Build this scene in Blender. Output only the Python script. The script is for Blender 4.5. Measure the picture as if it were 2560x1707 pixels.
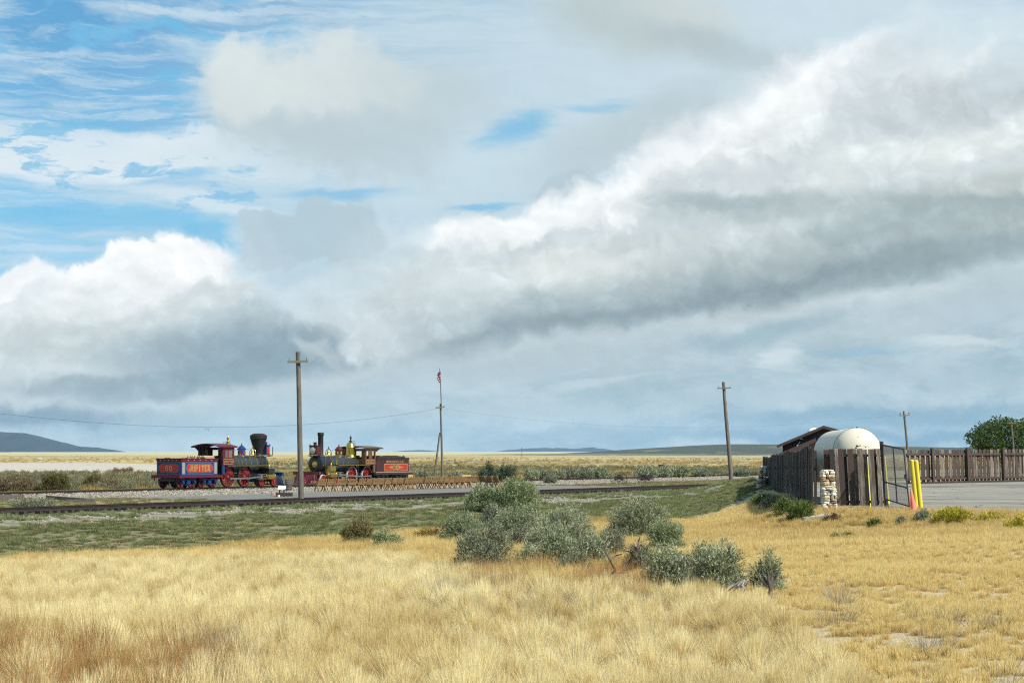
import bpy, math, random
import numpy as np
from mathutils import Vector, Matrix

# ------------------------------------------------------------------ clear
for o in list(bpy.data.objects):
    bpy.data.objects.remove(o, do_unlink=True)
scene = bpy.context.scene
col = scene.collection
rad = math.radians

# ------------------------------------------------------------------ camera
CAM_Z = 2.63                      # metres above the rail heads (rail head = 0)
FPX = 5200.0                      # focal length in photograph pixels (2560 wide)
PITCH = math.atan((1128.0 - 853.5) / FPX)
cam_d = bpy.data.cameras.new('camera')
cam = bpy.data.objects.new('camera', cam_d)
col.objects.link(cam)
cam_d.sensor_width = 36.0
cam_d.lens = FPX / 2560.0 * 36.0
cam_d.clip_start = 0.5
cam_d.clip_end = 60000.0
cam.location = (0, 0, CAM_Z)
cam.rotation_euler = (math.pi / 2 + PITCH, 0, 0)
scene.camera = cam

# ------------------------------------------------------------------ sun and exposure
SUN_AZ = 126.0                    # degrees clockwise from +Y (the view direction)
SUN_EL = 45.0
sun_dir = Vector((math.sin(rad(SUN_AZ)) * math.cos(rad(SUN_EL)),
                  math.cos(rad(SUN_AZ)) * math.cos(rad(SUN_EL)), math.sin(rad(SUN_EL))))
sl = bpy.data.lights.new('sun', 'SUN')
sl.energy = 5.0
sl.angle = rad(0.6)
sl.color = (1.0, 0.95, 0.87)
sun = bpy.data.objects.new('sun', sl)
col.objects.link(sun)
sun.rotation_euler = (-sun_dir).to_track_quat('-Z', 'Y').to_euler()
sun.location = (0, 0, 60)
vs = scene.view_settings
vs.view_transform = 'Standard'
vs.look = 'None'
EXPO = 0.45
vs.exposure = EXPO
vs.gamma = 1.0
vs.use_curve_mapping = False
scene.cycles.max_bounces = 6
scene.cycles.diffuse_bounces = 2
scene.cycles.transparent_max_bounces = 8
scene.cycles.volume_bounces = 1
scene.cycles.use_denoising = False
scene.cycles.filter_width = 1.2

def lin(c):
    out = []
    for v in c[:3]:
        v = v / 255.0
        out.append(v / 12.92 if v <= 0.04045 else ((v + 0.055) / 1.055) ** 2.4)
    return out

# ------------------------------------------------------------------ world: Nishita sky with procedural clouds
SKY_STRENGTH = 0.1
SKY_GAIN = 2.0 ** -EXPO         # cloud radiance that shows as the given colour at this exposure
world = bpy.data.worlds.new('World')
scene.world = world
world.use_nodes = True
wt = world.node_tree
wt.nodes.clear()
class NB:
    """small node-building helper"""
    def __init__(s, tree):
        s.t = tree
    def n(s, kind, **kw):
        nd = s.t.nodes.new(kind)
        for k, v in kw.items():
            setattr(nd, k, v)
        return nd
    def put(s, sock, v):
        if v is None:
            return
        if isinstance(v, bpy.types.NodeSocket):
            s.t.links.new(v, sock)
        elif isinstance(v, (tuple, list)):
            if sock.type == 'RGBA' and len(v) == 3:
                v = (*v, 1.0)
            sock.default_value = v
        else:
            sock.default_value = v
    def math(s, op, a, b=None, c=None, clamp=False):
        nd = s.n('ShaderNodeMath', operation=op, use_clamp=clamp)
        s.put(nd.inputs[0], a); s.put(nd.inputs[1], b); s.put(nd.inputs[2], c)
        return nd.outputs[0]
    def vmath(s, op, a, b=None, c=None, scale=None):
        nd = s.n('ShaderNodeVectorMath', operation=op)
        s.put(nd.inputs[0], a)
        if b is not None: s.put(nd.inputs[1], b)
        if c is not None: s.put(nd.inputs[2], c)
        if scale is not None: s.put(nd.inputs['Scale'], scale)
        return nd.outputs['Value'] if op in ('DOT_PRODUCT', 'LENGTH', 'DISTANCE') else nd.outputs[0]
    def xyz(s, x=0.0, y=0.0, z=0.0):
        nd = s.n('ShaderNodeCombineXYZ')
        s.put(nd.inputs[0], x); s.put(nd.inputs[1], y); s.put(nd.inputs[2], z)
        return nd.outputs[0]
    def sep(s, v):
        nd = s.n('ShaderNodeSeparateXYZ'); s.put(nd.inputs[0], v)
        return nd.outputs
    def noise(s, v, scale, detail=4.0, rough=0.5, dist=0.0, color=False, dims='3D', lac=2.0):
        nd = s.n('ShaderNodeTexNoise', noise_dimensions=dims)
        s.put(nd.inputs['Vector'], v)
        nd.inputs['Scale'].default_value = scale
        nd.inputs['Detail'].default_value = detail
        nd.inputs['Roughness'].default_value = rough
        nd.inputs['Lacunarity'].default_value = lac
        nd.inputs['Distortion'].default_value = dist
        return nd.outputs['Color'] if color else nd.outputs[0]
    def voro(s, v, scale, detail=2.0, rough=0.5, feature='SMOOTH_F1', smooth=0.4):
        nd = s.n('ShaderNodeTexVoronoi', feature=feature, voronoi_dimensions='2D')
        s.put(nd.inputs['Vector'], v)
        nd.inputs['Scale'].default_value = scale
        nd.inputs['Detail'].default_value = detail
        nd.inputs['Roughness'].default_value = rough
        if feature == 'SMOOTH_F1':
            nd.inputs['Smoothness'].default_value = smooth
        return nd.outputs['Distance']
    def ramp(s, v, a, b, lo=0.0, hi=1.0, smooth=True):
        nd = s.n('ShaderNodeMapRange', interpolation_type='SMOOTHSTEP' if smooth else 'LINEAR')
        s.put(nd.inputs[0], v)
        s.put(nd.inputs[1], a); s.put(nd.inputs[2], b); s.put(nd.inputs[3], lo); s.put(nd.inputs[4], hi)
        return nd.outputs[0]
    def mix(s, f, a, b, blend='MIX'):
        nd = s.n('ShaderNodeMix', data_type='RGBA', blend_type=blend)
        s.put(nd.inputs['Factor'], f)
        s.put(nd.inputs[6], a); s.put(nd.inputs[7], b)
        return nd.outputs[2]
    def curve(s, v, pts):
        """piecewise curve of v (0..1) -> 0..1"""
        nd = s.n('ShaderNodeFloatCurve')
        c = nd.mapping.curves[0]
        c.points[0].location = pts[0]
        c.points[1].location = pts[-1]
        for p in pts[1:-1]:
            c.points.new(*p)
        for p in c.points:
            p.handle_type = 'AUTO'
        nd.mapping.update()
        s.put(nd.inputs['Value'], v)
        return nd.outputs[0]

W = NB(wt)
tc = W.n('ShaderNodeTexCoord')
dirn = W.vmath('NORMALIZE', tc.outputs['Generated'])
dx, dy, dz = W.sep(dirn)
az = W.math('ARCTAN2', dx, dy)
el = W.math('ARCSINE', dz)
# sky coordinates: thousandths of a picture pixel width of the photograph's lens, azimuth and height angle only
sx = W.math('MULTIPLY_ADD', az, 5.27, 1.28)
sy = W.math('MULTIPLY_ADD', el, -5.2, 1.128)
P2 = W.xyz(sx, sy, 0.0)
def warp(vec, scale, amt, detail, rough, stretch=(1, 1, 1), off=0.0):
    v = W.vmath('MULTIPLY', vec, stretch)
    if off:
        v = W.vmath('ADD', v, (off, off * 0.7, off * 1.3))
    nz = W.noise(v, scale, detail, rough, color=True, dims='2D')
    sc = W.n('ShaderNodeSeparateColor')
    W.put(sc.inputs[0], nz)
    off_ = W.xyz(W.math('MULTIPLY_ADD', sc.outputs[0], amt[0], -0.5 * amt[0]), W.math('MULTIPLY_ADD', sc.outputs[1], amt[1], -0.5 * amt[1]), 0.0)
    return W.vmath('ADD', vec, off_)
PW_SOFT = warp(warp(P2, 3.6, (0.13, 0.09), 3.0, 0.5), 17.0, (0.05, 0.035), 5.0, 0.6, (1, 1, 1), 4.4)                       # soft, blurred cloud
PW_CIR = warp(warp(P2, 2.0, (0.2, 0.10), 2.0, 0.5, (0.6, 1.6, 1), 3.1), 9.0, (0.14, 0.05), 5.0, 0.62, (0.5, 1.7, 1), 7.7)
PW_CUM = warp(warp(warp(P2, 4.6, (0.08, 0.07), 2.0, 0.5, (1, 1, 1), 5.2), 10.0, (0.085, 0.085), 3.0, 0.5, (1, 1, 1), 1.9), 32.0, (0.034, 0.034), 5.0, 0.6, (1, 1, 1), 6.3)
PWS = {'s': PW_SOFT, 'c': PW_CIR, 'k': PW_CUM, 'p': P2}
K = 2560 / 2352 / 1000.0
ROT = {}

def blob(base, x, y, rx, ry, rot, colr, alpha, soft=1.0, pw='s'):
    """soft elliptical patch of cloud at sky position x, y"""
    q = min((-36, -27, -18, -9, 0, 9, 20, 30), key=lambda v: abs(v - rot))
    ca, sa = math.cos(rad(q)), math.sin(rad(q))
    if (pw, q) not in ROT:
        if q == 0:
            ROT[(pw, q)] = PWS[pw]
        else:
            ROT[(pw, q)] = W.xyz(W.vmath('DOT_PRODUCT', PWS[pw], (ca, sa, 0.0)), W.vmath('DOT_PRODUCT', PWS[pw], (-sa, ca, 0.0)), 0.0)
    cx, cy = x * K * ca + y * K * sa, -x * K * sa + y * K * ca
    ix, iy = 1.0 / (rx * K), 1.0 / (ry * K)
    d = W.vmath('LENGTH', W.vmath('MULTIPLY_ADD', ROT[(pw, q)], (ix, iy, 0.0), (-cx * ix, -cy * iy, 0.0)))
    f = W.ramp(d, 1.0 + 0.5 * soft, 1.0 - soft * 0.8, 0.0, alpha)
    c = ccol(colr) if isinstance(colr, tuple) else colr
    return W.mix(f, base, c)
def ccol(c):
    return [v / SKY_STRENGTH * SKY_GAIN for v in lin(c)]
def bank_mask(pts, pw, soft, soft_var=None):
    """1 below a cloud-top line given as (x, y) sky positions; falls back to one level far to both sides"""
    px_, py_, _ = W.sep(PWS[pw])
    u = W.math('DIVIDE', W.math('ADD', px_, 16.0), 35.0)
    q = [((x * K + 16.0) / 35.0, y * K / 1.6) for x, y in pts]
    lvl = 0.42
    q = [(0.0, lvl)] + q + [(1.0, lvl)]
    t = W.math('MULTIPLY', W.curve(u, q), 1.6)
    d = W.math('SUBTRACT', py_, t)
    return W.ramp(d, -soft if soft_var is None else soft_var, soft), d
def gainc(c, f):
    cc = W.n('ShaderNodeCombineColor')
    for i in range(3): W.put(cc.inputs[i], f)
    return W.mix(1.0, c, cc.outputs[0], 'MULTIPLY')
# base: clear sky, with broken cloud all the way round
skyn = W.n('ShaderNodeTexSky', sky_type='NISHITA')
skyn.sun_disc = False
skyn.sun_elevation = rad(SUN_EL)
skyn.sun_rotation = rad(SUN_AZ)
skyn.altitude = 1500.0
skyn.air_density = 1.0
skyn.dust_density = 0.4
skyn.ozone_density = 1.6
sky = W.mix(0.85, skyn.outputs[0], W.mix(W.ramp(el, 0.0, 0.22), ccol((150, 212, 240)), ccol((66, 152, 205))))
g1 = W.noise(dirn, 3.2, 6.0, 0.55)
sky = W.mix(W.ramp(g1, 0.47, 0.66, 0.0, 0.85), sky, W.mix(W.ramp(g1, 0.5, 0.75), ccol((212, 222, 226)), ccol((160, 176, 184))))
fr = W.math('MULTIPLY', W.ramp(az, -0.36, -0.30), W.ramp(az, 0.36, 0.30))
fr = W.math('MULTIPLY', fr, W.ramp(el, 0.27, 0.22))
blue = W.mix(0.82, skyn.outputs[0], W.mix(W.ramp(sy, 0.0, 0.62), ccol((70, 157, 209)), ccol((128, 198, 234))))
sky = W.mix(fr, sky, blue)
# high thin cloud: streaks drawn out along the horizon
st1 = W.noise(W.vmath('MULTIPLY', PW_CIR, (0.55, 3.6, 1.0)), 4.2, 5.0, 0.58, dims='2D')
sky = W.mix(W.ramp(st1, 0.40, 0.66, 0.06, 0.72), sky, ccol((196, 220, 234)))
st2 = W.noise(W.vmath('MULTIPLY', PW_CIR, (0.5, 5.5, 1.0)), 7.0, 5.0, 0.6, dims='2D')
sky = W.mix(W.ramp(st2, 0.42, 0.70, 0.0, 0.55), sky, ccol((208, 227, 238)))
sky = blob(sky, 1500, 200, 950, 420, 0, (199, 219, 228), 0.93, 0.9, 's')
sky = blob(sky, 2100, 120, 700, 330, 0, (206, 224, 233), 0.85, 0.9, 's')
sky = blob(sky, 900, 560, 620, 190, -4, (197, 218, 228), 0.85, 0.9, 's')
# bright mid-height band at the left and the milky sheet it runs into
sky = blob(sky, 190, 380, 330, 58, 2, (224, 236, 243), 0.95, 0.3, 'c')
sky = blob(sky, 420, 345, 150, 42, 4, (221, 234, 241), 0.9, 0.4, 'k')
sky = blob(sky, 60, 340, 230, 40, 0, (216, 232, 241), 0.85, 0.5, 'c')
sky = blob(sky, 620, 380, 300, 56, 3, (214, 230, 237), 0.85, 0.55, 'c')
sky = blob(sky, 980, 400, 340, 85, 0, (200, 221, 230), 0.95, 0.7, 'c')
sky = blob(sky, 470, 485, 215, 24, 5, (210, 229, 239), 0.95, 0.45, 'c')
sky = blob(sky, 420, 415, 60, 14, -10, (128, 196, 232), 0.7, 0.8, 'c')
sky = blob(sky, 230, 530, 300, 34, 0, (122, 195, 233), 0.75, 0.8, 'c')
sky = blob(sky, 480, 555, 90, 26, 20, (126, 196, 232), 0.8, 0.7, 'c')
# clear openings
gapn = W.noise(W.vmath('MULTIPLY', PW_CIR, (0.8, 2.4, 1.0)), 7.0, 6.0, 0.62, dims='2D')
gapm = W.math('MULTIPLY', W.ramp(gapn, 0.53, 0.66, 0.0, 0.75), W.ramp(sx, 0.95, 0.45))
gapm = W.math('MULTIPLY', gapm, W.ramp(sy, 0.62, 0.5))
sky = W.mix(gapm, sky, ccol((118, 190, 229)))
bl = ccol((122, 190, 228))
sky = blob(sky, 1215, 300, 100, 32, -18, bl, 0.8, 0.9, 'c')
sky = blob(sky, 1090, 478, 100, 9, -3, bl, 0.75, 0.9, 'c')
sky = blob(sky, 760, 452, 150, 14, 4, bl, 0.7, 0.9, 'c')
sky = blob(sky, 1390, 245, 70, 10, 0, bl, 0.55, 0.9, 'c')
# the blurred cumulus above, and grey cloud at the top
sky = blob(sky, 640, 255, 210, 120, 5, (199, 213, 218), 0.94, 0.5, 'k')
sky = blob(sky, 820, 280, 220, 115, 8, (193, 209, 216), 0.9, 0.8, 'k')
sky = blob(sky, 790, 345, 200, 60, 5, (190, 206, 213), 0.7, 0.9, 'k')
sky = blob(sky, 990, 235, 140, 85, 0, (193, 208, 213), 0.7, 0.9, 'k')
sky = blob(sky, 525, 160, 80, 62, -20, (219, 230, 230), 0.95, 0.5, 'k')
sky = blob(sky, 560, 230, 120, 62, 0, (216, 226, 226), 0.9, 0.7, 'k')
sky = blob(sky, 650, 190, 110, 72, 0, (218, 228, 227), 0.92, 0.7, 'k')
sky = blob(sky, 775, 145, 88, 70, 0, (217, 228, 228), 0.95, 0.6, 'k')
sky = blob(sky, 780, 205, 130, 55, 0, (213, 223, 223), 0.85, 0.8, 'k')
sky = blob(sky, 880, 185, 90, 55, 15, (206, 218, 220), 0.8, 0.9, 'k')
sky = blob(sky, 1490, 60, 260, 85, 5, (190, 204, 206), 0.92, 0.7, 's')
sky = blob(sky, 1580, 25, 150, 40, 0, (207, 217, 216), 0.7, 0.9, 's')
sky = blob(sky, 1650, 110, 170, 40, 10, (180, 195, 201), 0.6, 0.9, 's')
sky = blob(sky, 1500, 300, 300, 75, -18, (189, 204, 210), 0.75, 0.8, 's')
sky = blob(sky, 1780, 150, 160, 50, 8, (190, 204, 211), 0.6, 0.9, 's')

# ---- left bank: a grey tower behind, then the white heaped cloud
sky = blob(sky, 612, 560, 78, 68, 0, (186, 207, 217), 0.95, 0.18, 'k')
sky = blob(sky, 700, 535, 105, 72, 0, (181, 204, 214), 0.95, 0.22, 'k')
sky = blob(sky, 800, 550, 75, 88, 0, (183, 205, 214), 0.95, 0.25, 'k')
sky = blob(sky, 1310, 460, 85, 55, -30, (182, 203, 212), 0.8, 0.5, 'k')
sky = blob(sky, 30, 650, 75, 38, -14, (246, 249, 249), 0.95, 0.45, 'k')
softv = W.curve(W.math('DIVIDE', W.math('ADD', sx, 16.0), 35.0), [(0.0, 0.3)] + [((x * K + 16.0) / 35.0, v) for x, v in ((-200, .10), (0, .06), (440, .055), (520, .12), (600, .6), (900, .6), (1000, .2), (1060, .08), (1250, .12), (1450, .20), (1600, .38), (1800, .34), (1930, .2), (2050, .34), (2200, .6), (2500, .6))] + [(1.0, 0.3)])
softv = W.math('MULTIPLY', softv, 0.22)
mA, dA = bank_mask([(-900, 640), (-300, 690), (0, 690), (60, 655), (150, 618), (230, 590), (310, 568), (365, 538), (430, 550), (500, 575),
                    (560, 610), (680, 660), (800, 610), (930, 560), (1020, 512), (1120, 492), (1200, 488), (1330, 455), (1430, 402), (1490, 345),
                    (1600, 300), (1720, 240), (1840, 190), (1935, 110), (2050, 106), (2200, 140), (2400, 150), (2900, 200)], 'k', softv, W.math('MULTIPLY', softv, -1.0))
bil = W.voro(W.vmath('MULTIPLY', PW_CUM, (1, 1.25, 1)), 11.0, 2.0, 0.55)
bilf = W.ramp(bil, 0.05, 0.8, 1.0, 0.0, smooth=False)
inner = W.ramp(dA, 0.0, 0.20)
bankc = W.mix(inner, ccol((249, 251, 251)), ccol((214, 224, 226)))
def B(*a):
    global bankc
    bankc = blob(bankc, *a)
# left heap
B(290, 640, 330, 80, -14, (246, 249, 249), 0.8, 0.6, 'k')
B(430, 600, 110, 50, 10, (252, 253, 253), 0.9, 0.6, 'k')
B(60, 690, 90, 30, -30, (218, 228, 231), 0.8, 0.7, 'k')
B(30, 672, 80, 24, -30, (248, 250, 250), 0.7, 0.8, 'k')
B(140, 715, 190, 45, -14, (232, 239, 239), 0.75, 0.7, 'k')
B(170, 800, 330, 60, -3, (205, 216, 217), 0.9, 0.8, 's')
B(640, 600, 150, 85, 5, (187, 207, 215), 0.9, 0.8, 'k')
B(770, 610, 150, 90, 5, (185, 205, 213), 0.9, 0.8, 'k')
B(480, 680, 170, 34, -22, (214, 224, 225), 0.8, 0.8, 'k')
B(560, 720, 190, 55, -16, (184, 201, 207), 0.85, 0.8, 's')
B(920, 600, 170, 50, 0, (196, 212, 217), 0.8, 0.7, 'k')
B(450, 795, 260, 50, -8, (172, 190, 197), 0.85, 0.9, 's')
B(590, 815, 330, 85, -8, (148, 170, 180), 0.92, 0.95, 's')
B(420, 880, 330, 36, -5, (146, 168, 177), 0.9, 0.8, 's')
B(690, 812, 190, 58, -8, (146, 168, 178), 0.85, 0.9, 's')
B(180, 895, 260, 26, 2, (158, 177, 184), 0.85, 0.8, 's')
B(40, 845, 90, 55, 0, (206, 217, 219), 0.9, 0.7, 'k')
# lit puffs in the middle
B(760, 705, 140, 46, 8, (206, 217, 221), 0.9, 0.4, 'k')
B(690, 685, 75, 36, 0, (210, 221, 224), 0.75, 0.8, 'k')
B(890, 655, 160, 45, -6, (208, 219, 222), 0.8, 0.6, 'k')
B(900, 735, 120, 60, 0, (206, 217, 220), 0.9, 0.45, 'k')
B(850, 785, 85, 45, 10, (206, 217, 219), 0.9, 0.4, 'k')
B(735, 808, 60, 26, 20, (200, 212, 215), 0.7, 0.9, 'k')
B(950, 785, 80, 36, -20, (198, 210, 213), 0.75, 0.8, 'k')
B(1010, 740, 130, 45, -12, (195, 208, 212), 0.8, 0.6, 'k')
B(1080, 700, 140, 40, -12, (204, 216, 218), 0.7, 0.6, 'k')
B(1260, 612, 260, 62, -3, (231, 238, 235), 0.92, 0.6, 's')
B(1100, 640, 150, 60, 0, (214, 225, 226), 0.7, 0.8, 'k')
B(1250, 560, 230, 22, -6, (206, 218, 221), 0.8, 0.8, 'k')
B(1330, 680, 230, 36, -4, (200, 212, 213), 0.75, 0.7, 'k')
# right heap: bright rim, creamy body, dark flat bases
B(1560, 500, 300, 70, -8, (205, 216, 219), 0.85, 0.8, 's')
B(1440, 450, 130, 75, -38, (248, 251, 251), 0.92, 0.5, 'k')
B(1260, 510, 170, 36, -14, (241, 246, 246), 0.9, 0.5, 'k')
B(1080, 510, 60, 22, 0, (240, 245, 246), 0.85, 0.5, 'k')
B(1680, 335, 260, 78, -27, (248, 251, 251), 0.95, 0.7, 'k')
B(1890, 225, 190, 75, -38, (246, 250, 250), 0.92, 0.6, 'k')
B(1990, 108, 80, 24, -8, (249, 251, 251), 0.95, 0.5, 'k')
B(2070, 190, 160, 90, -20, (210, 220, 225), 0.9, 0.9, 'k')
B(2160, 300, 230, 70, -6, (212, 221, 224), 0.9, 0.7, 'k')
B(2280, 235, 150, 60, -8, (194, 205, 210), 0.92, 0.7, 's')
B(2240, 100, 200, 50, -25, (226, 235, 236), 0.9, 0.6, 'k')
B(2330, 165, 90, 55, -30, (204, 215, 219), 0.85, 0.6, 'k')
B(1960, 375, 420, 60, -6, (226, 234, 233), 0.9, 0.8, 'k')
B(2150, 270, 240, 55, -10, (203, 214, 218), 0.85, 0.7, 'k')
B(2050, 160, 130, 40, -25, (214, 224, 228), 0.75, 0.6, 'k')
B(1800, 400, 120, 40, -20, (212, 222, 225), 0.7, 0.7, 'k')
B(1780, 330, 200, 40, -20, (230, 238, 238), 0.7, 0.7, 'k')
B(2260, 345, 190, 34, -8, (232, 239, 237), 0.85, 0.8, 's')
B(1600, 445, 120, 75, -10, (208, 218, 222), 0.9, 0.8, 'k')
B(1850, 490, 430, 42, -3, (184, 198, 199), 0.92, 0.9, 's')
B(2250, 500, 280, 62, -5, (166, 180, 181), 0.95, 0.9, 's')
B(2330, 425, 170, 30, -6, (198, 208, 204), 0.8, 0.8, 's')
B(1680, 470, 160, 26, 0, (171, 187, 191), 0.8, 0.8, 's')
B(1950, 550, 420, 34, -6, (172, 188, 191), 0.9, 0.8, 's')
B(1620, 560, 260, 34, 0, (207, 217, 217), 0.85, 0.6, 'k')
B(1770, 600, 200, 36, -4, (193, 205, 206), 0.85, 0.6, 'k')
B(1500, 640, 180, 36, -6, (206, 216, 215), 0.8, 0.7, 's')
B(2180, 595, 330, 44, -9, (153, 171, 176), 0.9, 0.8, 's')
B(1760, 650, 400, 62, -9, (150, 168, 173), 0.8, 0.95, 's')
B(1720, 672, 330, 30, -9, (138, 156, 163), 0.85, 0.9, 's')
B(1340, 715, 360, 55, -8, (165, 182, 187), 0.75, 0.95, 's')
B(1360, 738, 330, 27, -8, (140, 159, 166), 0.85, 0.9, 's')
B(1060, 795, 200, 34, -14, (150, 169, 176), 0.85, 0.95, 's')
B(2120, 640, 380, 28, -12, (150, 170, 175), 0.9, 0.8, 's')
bankc = gainc(bankc, W.math('MULTIPLY_ADD', W.math('MULTIPLY', W.math('SUBTRACT', bilf, 0.52), W.ramp(dA, 0.01, 0.12)), 0.17, 1.055))
sky = W.mix(mA, sky, bankc)
# ---- distant layers under the bank
mB, dB = bank_mask([(-1500, 905), (0, 925), (300, 930), (600, 895), (760, 872), (900, 838), (1150, 792), (1500, 742), (1800, 712), (2100, 672), (2352, 610), (3200, 560)], 's', 0.045)
lowc = W.mix(W.ramp(dB, 0.0, 0.22), ccol((188, 204, 209)), ccol((164, 190, 201)))
lowc = W.mix(W.ramp(W.noise(W.vmath('MULTIPLY', PW_CIR, (1.0, 2.6, 1)), 4.2, 6.0, 0.62, dims='2D'), 0.36, 0.66, 0.0, 0.9), lowc, ccol((194, 212, 218)))
def L(*a):
    global lowc
    lowc = blob(lowc, *a)
L(1180, 830, 420, 42, -6, (182, 199, 205), 0.7, 0.9, 's')
L(2250, 720, 240, 50, -10, (186, 204, 212), 0.8, 0.8, 'k')
L(1750, 760, 200, 25, -5, (152, 180, 191), 0.7, 0.9, 's')
L(2200, 782, 110, 12, 0, (211, 224, 227), 0.8, 0.7, 'c')
L(1800, 825, 75, 16, -14, (212, 225, 229), 0.8, 0.7, 'c')
L(1380, 885, 110, 14, -6, (203, 217, 220), 0.65, 0.8, 'c')
L(1980, 800, 130, 10, -3, (148, 190, 212), 0.5, 0.9, 'c')
L(1280, 945, 330, 30, -4, (188, 206, 212), 0.8, 0.8, 'k')
L(1750, 905, 300, 24, -3, (184, 203, 210), 0.7, 0.8, 'k')
L(2150, 870, 260, 30, -4, (182, 202, 210), 0.7, 0.8, 'k')
L(800, 960, 260, 22, -3, (186, 204, 210), 0.7, 0.8, 'k')
L(2050, 960, 400, 26, 0, (134, 168, 184), 0.8, 0.9, 's')
L(1500, 1000, 700, 20, 0, (150, 180, 193), 0.6, 0.9, 's')
L(2080, 1005, 500, 18, 0, (126, 163, 183), 0.8, 0.9, 's')
L(90, 960, 330, 26, 0, (128, 153, 165), 0.9, 0.8, 's')
L(420, 990, 330, 20, 0, (160, 187, 196), 0.7, 0.9, 's')
L(560, 925, 330, 22, -6, (182, 201, 207), 0.75, 0.8, 's')
sky = W.mix(mB, sky, lowc)
# cloud relief: lit and shaded sides of the billows painted in from offset noise
PB = warp(P2, 5.0, (0.10, 0.08), 1.0, 0.5, (1, 1, 1), 2.4)
nA = W.noise(W.vmath('MULTIPLY', PB, (1, 1.3, 1)), 4.2, 6.0, 0.56, dims='2D')
nB = W.noise(W.vmath('MULTIPLY', W.vmath('ADD', PB, (0.016, -0.020, 0)), (1, 1.3, 1)), 4.2, 6.0, 0.56, dims='2D')
relief = W.math('SUBTRACT', nA, nB)
relief = W.math('MULTIPLY', relief, W.math('ADD', 0.35, W.math('MULTIPLY', mA, W.math('SUBTRACT', 1.0, W.math('MULTIPLY', mB, 0.6)))))
rl = W.math('MULTIPLY_ADD', relief, 0.40, 1.0)
sky = gainc(sky, rl)
bg = W.n('ShaderNodeBackground')
W.put(bg.inputs[0], sky)
bg.inputs[1].default_value = SKY_STRENGTH
wo = W.n('ShaderNodeOutputWorld')
wt.links.new(bg.outputs[0], wo.inputs[0])
try:
    world.cycles.sampling_method = 'NONE'
except Exception:
    pass

# ================================================================== helpers
rng = random.Random(7)
nrng = np.random.default_rng(7)
SD = Vector((0.489, 0.8723, 0)).normalized()      # direction of the railway
SN = Vector((-SD.y, SD.x, 0))                     # across the railway, away from the camera
TRACK_ANG = math.atan2(SD.y, SD.x)
def rail_pt(s, r, z=0.0):
    p = SN * s + SD * r
    return Vector((p.x, p.y, z))
def ray(px, py):
    """direction of the view ray through a photograph pixel"""
    x = (px - 1280.0) / FPX; y = (853.5 - py) / FPX
    c, s_ = math.cos(PITCH), math.sin(PITCH)
    return Vector((x, c - y * s_, s_ + y * c))
def at_depth(px, py, Y):
    d = ray(px, py); k = Y / d.y
    return Vector((d.x * k, Y, CAM_Z + d.z * k))
def at_z(px, py, z):
    d = ray(px, py); k = (z - CAM_Z) / d.z
    return Vector((d.x * k, d.y * k, z))
def project(x, y, z):
    """numpy: world -> photograph pixel"""
    c, s_ = math.cos(PITCH), math.sin(PITCH)
    dz = z - CAM_Z
    fwd = y * c + dz * s_
    up = -y * s_ + dz * c
    return 1280.0 + FPX * x / fwd, 853.5 - FPX * up / fwd

def sstep(a, b, v):
    t = np.clip((v - a) / (b - a), 0, 1)
    return t * t * (3 - 2 * t)
LOT = [(11.75, 79.6), (15.9, 131.0), (60.0, 152.0), (70.0, 60.0), (18.5, 75.5)]    # fenced yard (outline)
def lot_front(x):
    return 79.6 + (x - 11.75) * (75.5 - 79.6) / (18.5 - 11.75) * 0.9
def lot_left(y):
    return 11.75 + (y - 79.6) * (15.9 - 11.75) / (131.0 - 79.6)
def height(x, y):
    """terrain height (numpy arrays)"""
    x = np.asarray(x, float); y = np.asarray(y, float)
    s = x * SN.x + y * SN.y
    r = x * SD.x + y * SD.y
    z = np.interp(s, [-60, 0, 8, 20, 32, 42, 49, 54, 61.5, 64.6, 65.7, 69.2, 69.9, 99, 104, 118, 160, 260, 600, 1400, 3000],
                  [0.8, 0.45, 0.33, 0.02, -0.48, -0.82, -0.93, -0.72, -0.30, -0.20, -0.33, -0.33, -0.16, -0.15, -0.3, -0.55, -0.6, -0.45, -0.2, 0.35, 0.9])
    # soft swells
    z = z + (0.10 * np.sin(x * 0.21 + 1.3) * np.cos(y * 0.17) + 0.05 * np.sin(x * 0.53 + y * 0.41)) * (1 - sstep(56, 62, s)) 
    z = z + 0.12 * np.sin(x * 0.045 + 0.7) * np.cos(y * 0.02 + x * 0.013) * sstep(110, 170, s)
    # fenced yard: nearly level pad
    pad = 0.39 + 0.0042 * (y - 80.0)
    m = sstep(-5.0, 0.15, x - lot_left(y)) * sstep(-9.0, -0.3, y - lot_front(x)) * (1 - sstep(150, 175, y))
    z = z * (1 - m) + pad * m
    return z
def hz(x, y):
    return float(height(np.array([x]), np.array([y]))[0])
def on_ground(px, py):
    """the point of the terrain seen at a photograph pixel"""
    d = ray(px, py)
    lo, hi = 5.0, 5.0
    while hi < 6000:
        p = Vector((0, 0, CAM_Z)) + d * hi
        if p.z < hz(p.x, p.y):
            break
        lo = hi; hi *= 1.03
    for _ in range(30):
        m = 0.5 * (lo + hi)
        p = Vector((0, 0, CAM_Z)) + d * m
        if p.z < hz(p.x, p.y): hi = m
        else: lo = m
    p = Vector((0, 0, CAM_Z)) + d * hi
    p.z = hz(p.x, p.y)
    return p

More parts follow.
